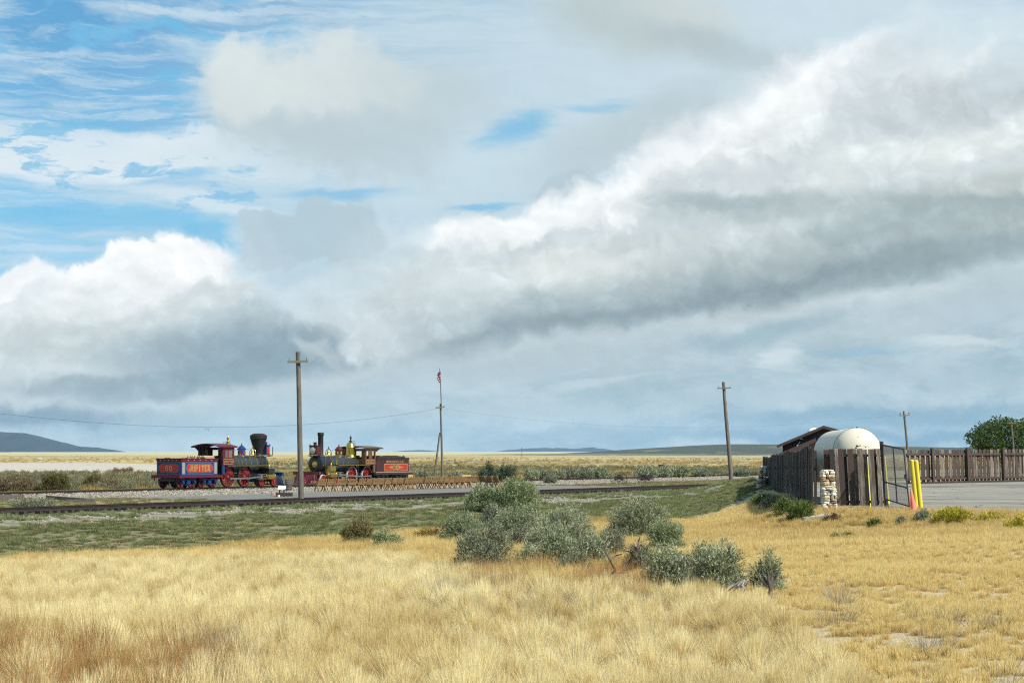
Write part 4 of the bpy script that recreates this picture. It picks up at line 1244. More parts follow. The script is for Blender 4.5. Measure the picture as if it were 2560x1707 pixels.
# ================================================================== lettering: slab-serif strokes
GLY = {
 'J': [[(.62, 1), (.62, .25), (.5, .05), (.28, .02), (.12, .14), (.12, .3)]], 'U': [[(.1, 1), (.1, .28), (.22, .06), (.5, .0), (.74, .06), (.84, .28), (.84, 1)]],
 'P': [[(.16, 0), (.16, 1), (.58, 1), (.82, .88), (.82, .62), (.58, .48), (.16, .48)]], 'I': [[(.4, 0), (.4, 1)]],
 'T': [[(.45, 0), (.45, 1)], [(.04, .8), (.04, 1), (.86, 1), (.86, .8)]], 'E': [[(.8, .2), (.8, 0), (.16, 0), (.16, 1), (.8, 1), (.8, .8)], [(.16, .5), (.58, .5)]],
 'R': [[(.16, 0), (.16, 1), (.58, 1), (.8, .88), (.8, .64), (.58, .5), (.16, .5)], [(.5, .5), (.86, 0)]],
 '6': [[(.74, .86), (.56, 1), (.34, .98), (.16, .72), (.12, .35), (.24, .06), (.48, 0), (.7, .08), (.8, .3), (.7, .5), (.48, .58), (.26, .5), (.14, .34)]],
 '0': [[(.45, 0), (.2, .1), (.1, .5), (.2, .9), (.45, 1), (.7, .9), (.8, .5), (.7, .1), (.45, 0)]],
 '1': [[(.22, .8), (.42, 1), (.42, 0)], [(.2, 0), (.64, 0)]], '9': [[(.16, .14), (.34, 0), (.56, .02), (.74, .28), (.78, .65), (.66, .94), (.42, 1), (.2, .92), (.1, .7), (.2, .5), (.42, .42), (.64, .5), (.76, .66)]],
 'N': [[(.12, 0), (.12, 1), (.78, 0), (.78, 1)]], 'O': [[(.45, 0), (.2, .1), (.1, .5), (.2, .9), (.45, 1), (.7, .9), (.8, .5), (.7, .1), (.45, 0)]],
 'A': [[(.04, 0), (.45, 1), (.86, 0)], [(.2, .36), (.7, .36)]], 'C': [[(.8, .78), (.6, 1), (.34, .96), (.12, .7), (.12, .3), (.34, .04), (.6, 0), (.8, .22)]],
 'F': [[(.8, .8), (.8, 1), (.16, 1), (.16, 0)], [(.16, .52), (.58, .52)]], '.': [[(.35, .02), (.35, .12)]],
 'K': [[(.14, 0), (.14, 1)], [(.78, 1), (.14, .4)], [(.36, .6), (.82, 0)]]}
SERIF = {'U': [(.1, 1), (.84, 1)], 'J': [(.62, 1)], 'P': [(.16, 0)], 'I': [(.4, 0), (.4, 1)], 'T': [(.45, 0)], 'R': [(.16, 0), (.9, 0)], 'N': [(.12, 0), (.12, 1), (.78, 1)], 'A': [(.04, 0), (.86, 0)], 'F': [(.16, 0)]}
def lettering(m, text, origin, ux, uz, h, adv, wt=0.17, lift=Vector((0, 0, 0))):
    """flat slab-serif letters: origin = lower left, ux/uz = reading and up directions"""
    o = Vector(origin); wl_ = 0.78 * h
    for ch in text:
        if ch != ' ':
            def pt(p): return o + ux * (p[0] * wl_) + uz * (p[1] * h) + lift
            for ln in GLY[ch]:
                for a_, b_ in zip(ln[:-1], ln[1:]):
                    A_, B_ = pt(a_), pt(b_)
                    d = (B_ - A_).normalized(); nn = ux.cross(uz).normalized().cross(d).normalized()
                    w = wt * h * (0.5 if abs(d.dot(uz)) > 0.5 else 0.36)
                    A2, B2 = A_ - d * w * 0.6, B_ + d * w * 0.6
                    m.add([A2 - nn * w, B2 - nn * w, B2 + nn * w, A2 + nn * w], [(0, 1, 2, 3)])
            for sp_ in SERIF.get(ch, []):
                q_ = pt(sp_); k_ = 0.2 * wl_; t_ = 0.05 * h
                m.add([q_ - ux * k_ - uz * t_, q_ + ux * k_ - uz * t_, q_ + ux * k_ + uz * t_, q_ - ux * k_ + uz * t_], [(0, 1, 2, 3)])
        o = o + ux * adv
def plate(m, c, ux, uz, w, h, cut, nrm, lift):
    """flat panel with clipped corners"""
    c = Vector(c) + nrm * lift
    pts = []
    for a_, b_ in ((-w / 2 + cut, -h / 2), (w / 2 - cut, -h / 2), (w / 2, -h / 2 + cut), (w / 2, h / 2 - cut), (w / 2 - cut, h / 2), (-w / 2 + cut, h / 2), (-w / 2, h / 2 - cut), (-w / 2, -h / 2 + cut)):
        pts.append(c + ux * a_ + uz * b_)
    m.add(pts, [tuple(range(8))])
def frame_line(m, c, ux, uz, w, h, t, nrm, lift):
    c = Vector(c) + nrm * lift
    for a_, b_, ww, hh_ in ((0, h / 2, w, t), (0, -h / 2, w, t), (-w / 2, 0, t, h - t * 1.01), (w / 2, 0, t, h - t * 1.01)):
        q_ = c + ux * a_ + uz * b_
        m.add([q_ - ux * ww / 2 - uz * hh_ / 2, q_ + ux * ww / 2 - uz * hh_ / 2, q_ + ux * ww / 2 + uz * hh_ / 2, q_ - ux * ww / 2 + uz * hh_ / 2], [(0, 1, 2, 3)])

# ================================================================== locomotives
paint = dict(rough=0.32, spec=0.5, coat=0.3)
m_black = mat('black_enamel', (0.012, 0.012, 0.013), 0.4, 0, 0.2, 3.0, spec=0.5)
m_soot = mat('stack_black', (0.012, 0.014, 0.014), 0.55, 0, 0.2, 3.0)
m_jkt = mat('russia_iron', (0.045, 0.054, 0.058), 0.38, 0.4, 0.15, 2.0)
m_brass = mat('polished_brass', (0.60, 0.42, 0.10), 0.27, 1.0, 0.05, 4.0)
m_gold = mat('gold_leaf', (0.42, 0.28, 0.10), 0.5, 0.2, 0.06, 5.0)
m_steelb = mat('bright_steel', (0.36, 0.36, 0.36), 0.35, 0.9, 0.08, 5.0)
m_lred = mat('wheel_red', (0.175, 0.010, 0.012), 0.45, 0, 0.1, 4.0, spec=0.3)
m_lred2 = mat('panel_red', (0.30, 0.028, 0.014), 0.45, 0, 0.08, 4.0, spec=0.3)
m_lblue = mat('locomotive_blue', (0.005, 0.033, 0.115), 0.4, 0, 0.1, 3.0, spec=0.3)
m_lblue2 = mat('line_blue', (0.06, 0.10, 0.16), 0.5, 0, 0.05, 3.0)
m_lcrim = mat('cab_crimson', (0.085, 0.008, 0.015), 0.45, 0, 0.12, 3.0, spec=0.3)
m_maroon = mat('tender_maroon', (0.036, 0.010, 0.011), 0.42, 0, 0.15, 3.0, spec=0.5)
m_walnut = mat('cab_walnut', (0.105, 0.048, 0.022), 0.4, 0, 0.25, 4.0, stretch=(1, 1, 6), spec=0.5)
m_wtyre = mat('white_tyre', (0.42, 0.41, 0.39), 0.5, 0, 0.08, 5.0)
m_wood = mat('fire_wood', (0.42, 0.29, 0.15), 0.85, 0, 0.25, 6.0)
m_coal = mat('coal', (0.012, 0.012, 0.014), 0.45, 0, 0.3, 12.0, 0.03)
m_glass = mat('window_glass', (0.10, 0.12, 0.13), 0.1, 0, 0.05, 3.0, spec=0.8)
m_lens = mat('lamp_glass', (0.45, 0.47, 0.46), 0.12, 0.3, 0.05, 3.0, spec=0.8)

def wheel(parent, c, R, width, spokes, m_spoke, m_tyre, side, counter=True, name='driving_wheel', hub=0.16, disc=False):
    """spoked wheel (> tyre, spokes): axle along y"""
    w = link(name, None, parent) if False else None
    t = MB(); t.ring((0, 0, 0), R * 0.90, R * 0.985, width, 'y', 36); t.ring((0, -side * width * 0.35, 0), R * 0.97, R * 1.035, width * 0.28, 'y', 36)
    tyre = t.build(name, m_tyre, parent, smooth=40); tyre.location = c
    b = MB(); b.ring((0, 0, 0), R * 0.80, R * 0.905, width * 0.8, 'y', 36)
    if disc:
        b.lathe([(R * 0.12, -width * 0.3), (R * 0.82, -width * 0.18), (R * 0.82, width * 0.18), (R * 0.12, width * 0.3)], (0, 0, 0), 'y', 24)
    for k in range(spokes):
        a_ = 2 * math.pi * (k + 0.5) / spokes
        d = Vector((math.cos(a_), 0, math.sin(a_)))
        b.bar(d * R * hub * 0.8, d * R * 0.83, width * 0.30, R * 0.075, up=(0, 1, 0))
    b.lathe([(R * hub, -width * 0.55), (R * hub, width * 0.55)], (0, 0, 0), 'y', 16)
    if counter:
        pts = [(R * 0.83 * math.cos(a_), R * 0.83 * math.sin(a_)) for a_ in [rad(20 + 14 * k) for k in range(7)]]
        pts += [(R * 0.5 * math.cos(rad(100)), R * 0.5 * math.sin(rad(100))), (R * 0.5 * math.cos(rad(24)), R * 0.5 * math.sin(rad(24)))]
        b.prism(pts, -width * 0.3, width * 0.3, 'xz')
    b.build('spokes', m_spoke, tyre, smooth=30)
    h = MB(); h.lathe([(R * 0.07, 0), (R * 0.075, side * width * 0.9), (R * 0.03, side * width * 1.0)], (0, 0, 0), 'y', 12); h.build('hub_cap', m_steelb, tyre)
    return tyre

def locomotive(root, P):
    near = P['near']                     # +1 / -1: which lateral side faces the camera
    br, bz_ = P['boiler_r'], P['boiler_z']
    # boiler and smokebox
    m = MB(); m.lathe([(br * 0.97, P['cab_x0'] - 0.1), (br * 0.97, P['smoke_x0'])], (0, 0, bz_), 'x', 36); m.build('boiler', m_jkt, root, smooth=40)
    m = MB(); m.lathe([(br + 0.012, P['smoke_x0']), (br + 0.012, P['smoke_x1']), (br - 0.05, P['smoke_x1'] + 0.04), (0.02, P['smoke_x1'] + 0.07)], (0, 0, bz_), 'x', 36)
    sb = m.build('smokebox', m_black, root, smooth=40)
    m = MB(); m.lathe([(br * 0.34, 0.05), (br * 0.34, 0.09), (br * 0.2, 0.11), (0.01, 0.12)], (P['smoke_x1'], 0, bz_), 'x', 24); m.build('number_plate', P['m_plate'], sb, smooth=40)
    m = MB(); m.ring((P['smoke_x1'] + 0.085, 0, bz_), br * 0.30, br * 0.36, 0.03, 'x', 28); m.build('plate_rim', m_brass, sb)
    for x_ in P['bands']:
        m = MB(); m.lathe([(br * 0.97, x_ - 0.028), (br * 0.97 + 0.014, x_ - 0.028), (br * 0.97 + 0.014, x_ + 0.028), (br * 0.97, x_ + 0.028)], (0, 0, bz_), 'x', 36, cap=False); m.build('boiler_band', m_brass, root)
    # frame, ash pan, running boards
    m = MB()
    for s_ in (-1, 1):
        m.box(((P['cab_x1'] + P['pilot_x']) / 2, s_ * 0.5, 0.88), (P['pilot_x'] - P['cab_x1'], 0.10, 0.22))
    m.box((P['cab_x0'] - 0.4, 0, 1.0), (1.9, 1.15, 0.75)); m.box((P['cyl_x'], 0, 0.95), (0.9, 1.2, 0.5))
    m.build('frame', m_black, root)
    for s_ in (-1, 1):
        m = MB(); m.box(((P['cab_x0'] + P['run_x1']) / 2 - 0.4, s_ * 0.98, P['run_z'] - 0.03), (P['run_x1'] - P['cab_x0'] + 0.9, 0.36, 0.05)); rb = m.build('running_board', m_black, root)
        m = MB(); m.box(((P['cab_x0'] + P['run_x1']) / 2 - 0.4, s_ * 1.172, P['run_z'] - 0.025), (P['run_x1'] - P['cab_x0'] + 0.9, 0.02, 0.045)); m.build('edge_strip', m_brass, rb)
    # wheels
    R = P['drv_r']
    for x_ in P['drv_x']:
        for s_ in (-1, 1):
            wheel(root, (x_, s_ * 0.76, R), R, 0.13, P['spokes'], m_lred, P['m_tyre'], s_, True)
        m = MB(); m.tube([(x_, -0.76, R), (x_, 0.76, R)], 0.08, 10); m.build('axle', m_black, root)
    for x_ in P['trk_x']:
        for s_ in (-1, 1):
            wheel(root, (x_, s_ * 0.76, P['trk_r']), P['trk_r'], 0.12, 10, m_lred, P['m_tyre'], s_, False, 'truck_wheel', 0.3, True)
        m = MB(); m.tube([(x_, -0.76, P['trk_r']), (x_, 0.76, P['trk_r'])], 0.06, 8); m.build('axle', m_black, root)
    m = MB(); m.box(((P['trk_x'][0] + P['trk_x'][1]) / 2, 0, P['trk_r'] + 0.1), (abs(P['trk_x'][0] - P['trk_x'][1]) + 0.5, 0.9, 0.14)); m.build('truck_frame', m_black, root)
    for x_ in P['drv_x']:
        for s_ in (-1, 1):
            m = MB(); pts = [(x_ + (R + 0.09) * math.cos(a_), R + (R + 0.09) * math.sin(a_)) for a_ in [rad(25 + 13 * k) for k in range(11)]]
            for (a0, z0), (a1, z1) in zip(pts[:-1], pts[1:]):
                m.bar((a0, s_ * 0.82, z0), (a1, s_ * 0.82, z1), 0.22, 0.02, up=(0, 0.02, 1))
            m.build('splasher', P['m_splash'], root)
    # rods and cylinders
    for s_ in (-1, 1):
        y_ = s_ * 0.90
        a_ = P['crank']
        q0 = Vector((P['drv_x'][0] + 0.30 * math.cos(a_), y_, R + 0.30 * math.sin(a_))); q1 = Vector((P['drv_x'][1] + 0.30 * math.cos(a_), y_, R + 0.30 * math.sin(a_)))
        m = MB(); m.bar(q0, q1, 0.05, 0.10)
        for q_ in (q0, q1): m.lathe([(0.10, -0.05), (0.10, 0.05)], q_, 'y', 14)
        m.build('side_rod', m_steelb, root)
        cz = P['cyl_z']; xh = P['cyl_x'] - 1.15
        fr = q1 if abs(q1.x - P['cyl_x']) < abs(q0.x - P['cyl_x']) else q0
        fr = Vector((fr.x, s_ * 1.0, fr.z))
        m = MB(); m.bar(fr, (xh, s_ * 1.0, cz), 0.045, 0.10); m.box((xh, s_ * 1.0, cz), (0.22, 0.12, 0.28)); m.tube([(xh, s_ * 1.0, cz), (P['cyl_x'], s_ * 1.0, cz)], 0.035, 8)
        for dz in (-0.16, 0.16): m.bar((xh - 0.45, s_ * 1.0, cz + dz), (P['cyl_x'] - 0.4, s_ * 1.0, cz + dz), 0.07, 0.05)
        m.build('main_rod', m_steelb, root)
        cr = P['cyl_r']
        m = MB(); L2 = P['cyl_l'] / 2
        m.lathe([(0.05, -L2 - 0.1), (cr * 0.55, -L2 - 0.09), (cr * 0.6, -L2 - 0.03), (cr * 1.08, -L2), (cr * 1.08, -L2 + 0.05), (cr, -L2 + 0.06), (cr, L2 - 0.06), (cr * 1.08, L2 - 0.05), (cr * 1.08, L2), (cr * 0.6, L2 + 0.03), (cr * 0.5, L2 + 0.1), (0.05, L2 + 0.12)], (P['cyl_x'], s_ * 1.0, cz), 'x', 24)
        cy = m.build('cylinder', m_brass, root, smooth=35)
        m = MB(); m.box((P['cyl_x'], s_ * 0.92, cz + cr + 0.20), (P['cyl_l'] * 0.8, 0.5, 0.36)); m.build('valve_chest', P['m_valve'], cy)
        m = MB(); m.box((P['cyl_x'], s_ * 0.92, cz + cr + 0.40), (P['cyl_l'] * 0.86, 0.56, 0.05)); m.lathe([(0.05, 0), (0.06, 0.1), (0.03, 0.2), (0.05, 0.24), (0.01, 0.28)], (P['cyl_x'], s_ * 0.95, cz + cr + 0.42), n=10); m.build('chest_lid', m_brass, cy)
    # handrails and posts
    for s_ in (-1, 1):
        hy = s_ * br * 0.78; hz_ = bz_ + br * 0.98
        m = MB(); m.tube([(P['cab_x0'], hy, hz_), (P['smoke_x1'] + 0.1, hy, hz_)], 0.022, 8)
        m.build('handrail', m_brass, root)
        x_ = P['cab_x0'] + 0.7
        while x_ < P['smoke_x1']:
            m = MB(); m.tube([(x_, s_ * br * 0.70, bz_ + br * 0.68), (x_, hy, hz_ + 0.03)], 0.02, 6); m.build('rail_post', m_brass, root); x_ += 1.15
        m = MB(); m.tube([(P['smoke_x1'] - 0.35, s_ * (br + 0.05), bz_ + br * 0.9), (P['smoke_x1'] - 0.35, s_ * (br + 0.06), 0.95)], 0.018, 6); m.build('steam_pipe', m_brass, root)
        m = MB(); m.tube([(P['smoke_x1'] + 0.02, s_ * 0.42, bz_ - br * 0.2), (P['pilot_x'], s_ * 0.5, 0.98)], 0.025, 6); m.build('smokebox_brace', m_black, root)
    # bell on its yoke
    bx = P['bell_x']; zb = bz_ + br
    m = MB()
    for s_ in (-1, 1):
        m.tube([(bx, s_ * 0.27, zb - 0.08), (bx, s_ * 0.28, zb + 0.22), (bx, s_ * 0.22, zb + 0.42), (bx, s_ * 0.08, zb + 0.52), (bx, 0, zb + 0.55)], 0.025, 8)
    m.lathe([(0.02, 0.0), (0.06, 0.05), (0.03, 0.1), (0.05, 0.14), (0.01, 0.2)], (bx, 0, zb + 0.54), n=10)
    bo = m.build('bell_yoke', m_brass if P['bell_brass'] else m_black, root, smooth=50)
    m = MB(); m.lathe([(0.02, 0.42), (0.08, 0.41), (0.11, 0.34), (0.13, 0.2), (0.17, 0.1), (0.21, 0.05), (0.2, 0.045)], (bx, 0, zb + 0.03), n=20, cap=False); m.build('bell', m_brass, bo, smooth=60)
    m = MB(); m.tube([(bx - 0.05, 0.3, zb + 0.42), (bx - 0.25, 0.32, zb + 0.50), (P['cab_x0'], 0.4, zb + 0.32)], 0.008, 5); m.build('bell_cord', m_black, bo)
    # sand dome
    sx_ = P['sand_x']; sr = 0.28
    m = MB(); m.lathe([(sr * 1.35, -0.12), (sr * 1.2, 0.02), (sr * 1.02, 0.06), (sr, 0.42)], (sx_, 0, zb), n=24); sdm = m.build('sand_dome', P['m_sand'], root, smooth=40)
    m = MB(); m.lathe([(sr, 0.42), (sr * 1.2, 0.44), (sr * 1.22, 0.50), (sr * 1.0, 0.56), (sr * 0.85, 0.62), (sr * 0.5, 0.71), (sr * 0.2, 0.76), (sr * 0.12, 0.8), (sr * 0.2, 0.84), (sr * 0.08, 0.88), (0.01, 0.95)], (sx_, 0, zb), n=24); m.build('dome_cap', P['m_sandcap'], sdm, smooth=50)
    m = MB(); m.ring((sx_, 0, zb + 0.07), sr * 1.0, sr * 1.08, 0.04, 'z', 24); m.ring((sx_, 0, zb + 0.40), sr * 1.0, sr * 1.06, 0.03, 'z', 24); m.build('dome_band', m_brass, sdm)
    for k in range(6):
        an = 2 * math.pi * k / 6 + 0.3
        c_ = Vector((sx_ + sr * 1.01 * math.cos(an), sr * 1.01 * math.sin(an), zb + 0.23))
        m = MB(); nv = Vector((math.cos(an), math.sin(an), 0)); tv = Vector((-nv.y, nv.x, 0))
        plate(m, c_, tv, Vector((0, 0, 1)), 0.16, 0.2, 0.05, nv, 0.006); m.build('painted_panel', P['m_sandpanel'], sdm)
    # steam dome with whistle
    dx_ = P['dome_x']; dr = P['dome_r']; dh = P['dome_h']
    m = MB(); m.lathe([(dr * 1.4, -0.14), (dr * 1.3, 0.0), (dr * 1.12, 0.08), (dr, 0.12), (dr, dh * 0.55), (dr * 1.1, dh * 0.57), (dr * 1.1, dh * 0.63), (dr * 0.98, dh * 0.68), (dr * 0.92, dh * 0.8), (dr * 0.72, dh * 0.92), (dr * 0.35, dh * 0.99), (0.06, dh)], (dx_, 0, zb), n=32); dm = m.build('steam_dome', m_brass, root, smooth=45)
    m = MB(); m.lathe([(0.09, 0.0), (0.13, 0.06), (0.04, 0.1), (0.04, 0.2), (0.075, 0.24), (0.085, 0.36), (0.05, 0.44), (0.02, 0.5), (0.005, 0.58)], (dx_, 0, zb + dh), n=14); m.build('whistle', P['m_whistle'], dm, smooth=45)
    m = MB(); bw_ = P['back']; m.tube([(dx_, 0, zb + dh + 0.03), (dx_ + bw_ * 0.5, 0, zb + dh + 0.05), (dx_ + bw_ * 0.55, 0, zb + dh - 0.25)], 0.014, 6); m.tube([(dx_ - bw_ * 0.18, 0, zb + dh), (dx_ - bw_ * 0.2, 0, zb + dh + 0.08), (dx_ + bw_ * 0.1, 0, zb + dh + 0.12)], 0.016, 6); m.build('safety_valve_lever', m_black, dm)
    # cab
    x0, x1, hw = P['cab_x0'], P['cab_x1'], P['cab_hw']           # x0 front wall, x1 rear edge
    zf, ze, zr = P['run_z'], P['eave_z'], P['ridge_z']
    mc = P['m_cab']; mcf = P['m_cabfront']
    Lc = abs(x1 - x0); sg = 1 if x1 > x0 else -1
    def X(f): return x0 + sg * f
    for s_ in (-1, 1):
        y_ = s_ * hw; th = 0.07
        wins = P['cab_wins']
        m = MB()
        m.box((X(Lc / 2), y_, (zf + P['win_z0']) / 2), (Lc, th, P['win_z0'] - zf))                       # lower panel
        m.box((X(Lc / 2), y_, (P['win_z1'] + ze) / 2), (Lc, th, ze - P['win_z1']))                       # header
        edges = [0.0] + [e for w_ in wins for e in w_] + [Lc]
        for k in range(0, len(edges), 2):
            a_, b_ = edges[k], edges[k + 1]
            if b_ - a_ > 0.01: m.box((X((a_ + b_) / 2), y_, (P['win_z0'] + P['win_z1']) / 2), (b_ - a_, th, P['win_z1'] - P['win_z0']))
        cs = m.build('cab_side', mc, root)
        for a_, b_ in wins:
            if P['cab_glazed']:
                m = MB(); m.box((X((a_ + b_) / 2), y_, (P['win_z0'] + P['win_z1']) / 2), (b_ - a_, 0.012, P['win_z1'] - P['win_z0'])); m.bar((X((a_ + b_) / 2), y_ + s_ * 0.01, P['win_z0']), (X((a_ + b_) / 2), y_ + s_ * 0.01, P['win_z1']), 0.035); m.build('side_window', m_glass, cs)
            mm = MB(); frame_line(mm, ((X((a_ + b_) / 2)), y_, (P['win_z0'] + P['win_z1']) / 2), Vector((1, 0, 0)), Vector((0, 0, 1)), b_ - a_ + 0.06, P['win_z1'] - P['win_z0'] + 0.06, 0.05, Vector((0, s_, 0)), 0.04); mm.build('window_frame', P['m_winframe'], cs)
        mm = MB(); frame_line(mm, (X(Lc / 2), y_, (zf + P['win_z0']) / 2), Vector((1, 0, 0)), Vector((0, 0, 1)), Lc * 0.82, (P['win_z0'] - zf) * 0.62, 0.025, Vector((0, s_, 0)), 0.04); mm.build('gilt_line', m_gold, cs)
    # front wall round the boiler, with two windows
    m = MB(); zw0, zw1 = P['win_z0'] + 0.02, P['win_z1']
    for (a_, b_, c_, d_) in ((-hw, hw, zw1, ze), (-hw, -0.88, zw0, zw1), (-0.34, 0.34, zw0, zw1), (0.88, hw, zw0, zw1), (-hw, -br * 0.9, zf, zw0), (br * 0.9, hw, zf, zw0)):
        m.box((x0, (a_ + b_) / 2, (c_ + d_) / 2), (0.06, b_ - a_, d_ - c_))
    m.build('cab_front', mcf, root)
    for s_ in (-1, 1):
        m = MB(); m.bar((X(Lc - 0.05), s_ * (hw - 0.06), zf), (X(Lc - 0.05), s_ * (hw - 0.06), ze), 0.1); m.build('rear_post', P['m_post'], root)
        m = MB(); m.box((X(Lc - 0.14), s_ * (hw - 0.05), zf - 0.3), (0.30, 0.12, 0.66)); m.build('cab_apron', P['m_post'], root)
        m = MB(); m.box((X(Lc - 0.14), s_ * (hw - 0.02), zf - 0.66), (0.34, 0.2, 0.06)); m.build('cab_step', m_black, root)
    m = MB(); m.box((X(Lc * 0.55), 0, zf - 0.1), (Lc * 0.9, hw * 1.8, 0.06)); m.box((X(0.12), 0, (zf + 2.3) / 2), (0.2, 1.1, 2.3 - zf)); m.build('cab_floor', m_black, root)
    # roof: shallow arch with overhanging edges
    f0, f1 = P['roof']
    m = MB(); nseg = 10; ys = [(-1 + 2 * k / nseg) * (hw + 0.16) for k in range(nseg + 1)]
    def rz(y_): return ze + 0.02 + (zr - ze) * (1 - (abs(y_) / (hw + 0.16)) ** 1.7)
    vs_ = []; 
    for x_ in (X(f0), X((f0 + f1) / 2), X(f1)):
        lift = 0.02 if x_ == X((f0 + f1) / 2) else 0.0
        for dz in (0, 0.06):
            for y_ in ys: vs_.append((x_, y_, rz(y_) + dz + lift))
    n_ = nseg + 1; fs = []
    for i in range(2):
        a_ = i * 2 * n_; b_ = (i + 1) * 2 * n_
        for k in range(nseg):
            fs += [(a_ + k, b_ + k, b_ + k + 1, a_ + k + 1), (a_ + n_ + k, a_ + n_ + k + 1, b_ + n_ + k + 1, b_ + n_ + k)]
        fs += [(a_, a_ + n_, b_ + n_, b_), (a_ + nseg, b_ + nseg, b_ + n_ + nseg, a_ + n_ + nseg)]
    for a_ in (0, 4 * n_):
        for k in range(nseg): fs.append((a_ + k, a_ + k + 1, a_ + n_ + k + 1, a_ + n_ + k))
    m.add(vs_, fs); rf = m.build('cab_roof', P['m_roof'], root, smooth=30)
    m = MB()
    for s_ in (-1, 1): m.box((X((f0 + f1) / 2), s_ * (hw + 0.15), ze + 0.03), (f1 - f0 + 0.02, 0.05, 0.11))
    m.build('roof_edge', P['m_roofedge'], rf)
    for s_ in (-1, 1):
        m = MB(); m.prism([(X(Lc), ze - 0.02), (X(f1 - 0.1), ze - 0.02), (X(Lc), ze - 0.35)], s_ * (hw - 0.1) - 0.03, s_ * (hw - 0.1) + 0.03, 'xz'); m.build('roof_bracket', P['m_cab'], rf)
    # headlight
    hx = P['head_x']; fwd = P['fwd']
    m = MB(); m.box((hx, 0, P['head_z'] - 0.06), (0.75, 0.8, 0.07)); 
    for s_ in (-1, 1): m.bar((hx + fwd * 0.2, s_ * 0.32, P['head_z'] - 0.09), (P['smoke_x1'] - fwd * 0.05, s_ * 0.3, bz_ + br * 0.8), 0.05)
    m.build('headlight_bracket', m_black, root)
    m = MB(); hs = P['head_s']; m.box((hx, 0, P['head_z'] + hs[2] / 2), (hs[0], hs[1], hs[2])); hd = m.build('headlight', P['m_head'], root)
    m = MB(); m.box((hx, 0, P['head_z'] + hs[2] + 0.03), (hs[0] + 0.10, hs[1] + 0.10, 0.06)); m.box((hx, 0, P['head_z'] + 0.02), (hs[0] + 0.08, hs[1] + 0.08, 0.05)); m.lathe([(0.13, 0.06), (0.12, 0.2), (0.16, 0.24), (0.16, 0.28), (0.02, 0.30)], (hx, 0, P['head_z'] + hs[2]), n=14)
    for sx2 in (-1, 1):
        for sy2 in (-1, 1): m.lathe([(0.02, 0.05), (0.035, 0.1), (0.015, 0.15), (0.004, 0.19)], (hx + sx2 * hs[0] * 0.45, sy2 * hs[1] * 0.45, P['head_z'] + hs[2]), n=8)
    m.build('lamp_top', P['m_headtop'], hd)
    for s_ in (-1, 1):
        m = MB(); plate(m, (hx, s_ * hs[1] / 2, P['head_z'] + hs[2] / 2), Vector((1, 0, 0)), Vector((0, 0, 1)), hs[0] * 0.8, hs[2] * 0.74, 0.06, Vector((0, s_, 0)), 0.008); m.build('lamp_panel', P['m_headpanel'], hd)
    m = MB(); m.lathe([(hs[1] * 0.40, 0.0), (hs[1] * 0.42, 0.03 * 1)], (hx + fwd * (hs[0] / 2 + 0.005), 0, P['head_z'] + hs[2] * 0.5), 'x', 24); m.build('lamp_ring', m_brass, hd)
    m = MB(); m.lathe([(hs[1] * 0.35, 0.0), (hs[1] * 0.2, 0.03), (0.01, 0.04)], (hx + fwd * (hs[0] / 2 + 0.036), 0, P['head_z'] + hs[2] * 0.5), 'x', 24); m.build('lamp_lens', m_lens, hd)
    # pilot
    px0, px1 = P['pilot_x'], P['pilot_tip']
    m = MB(); m.box((px0, 0, 0.92), (0.24, 2.5, 0.26)); m.build('pilot_beam', P['m_pilot'], root)
    ns = P['slats']
    for k in range(ns):
        f = -1 + 2 * k / (ns - 1)
        top = Vector((px0 + fwd * 0.13, f * 0.92, 0.80)); bot = Vector((px0 + fwd * (0.2 + (abs(px1 - px0) - 0.2) * (1 - abs(f) ** 1.3)), f * 1.15, 0.10))
        m = MB(); m.bar(top, bot, 0.055, 0.05); m.build('pilot_slat', P['m_pilot'], root)
    m = MB()
    prev = None
    for k in range(13):
        f = -1 + 2 * k / 12
        q_ = Vector((px0 + fwd * (0.2 + (abs(px1 - px0) - 0.2) * (1 - abs(f) ** 1.3)), f * 1.17, 0.12))
        if prev is not None: m.bar(prev, q_, 0.08, 0.09)
        prev = q_
    m.build('pilot_sill', P['m_pilot'], root)
    m = MB(); m.box((px0 + fwd * 0.4, 0, 0.84), (0.75, 0.12, 0.09)); m.build('draw_bar', m_black, root)

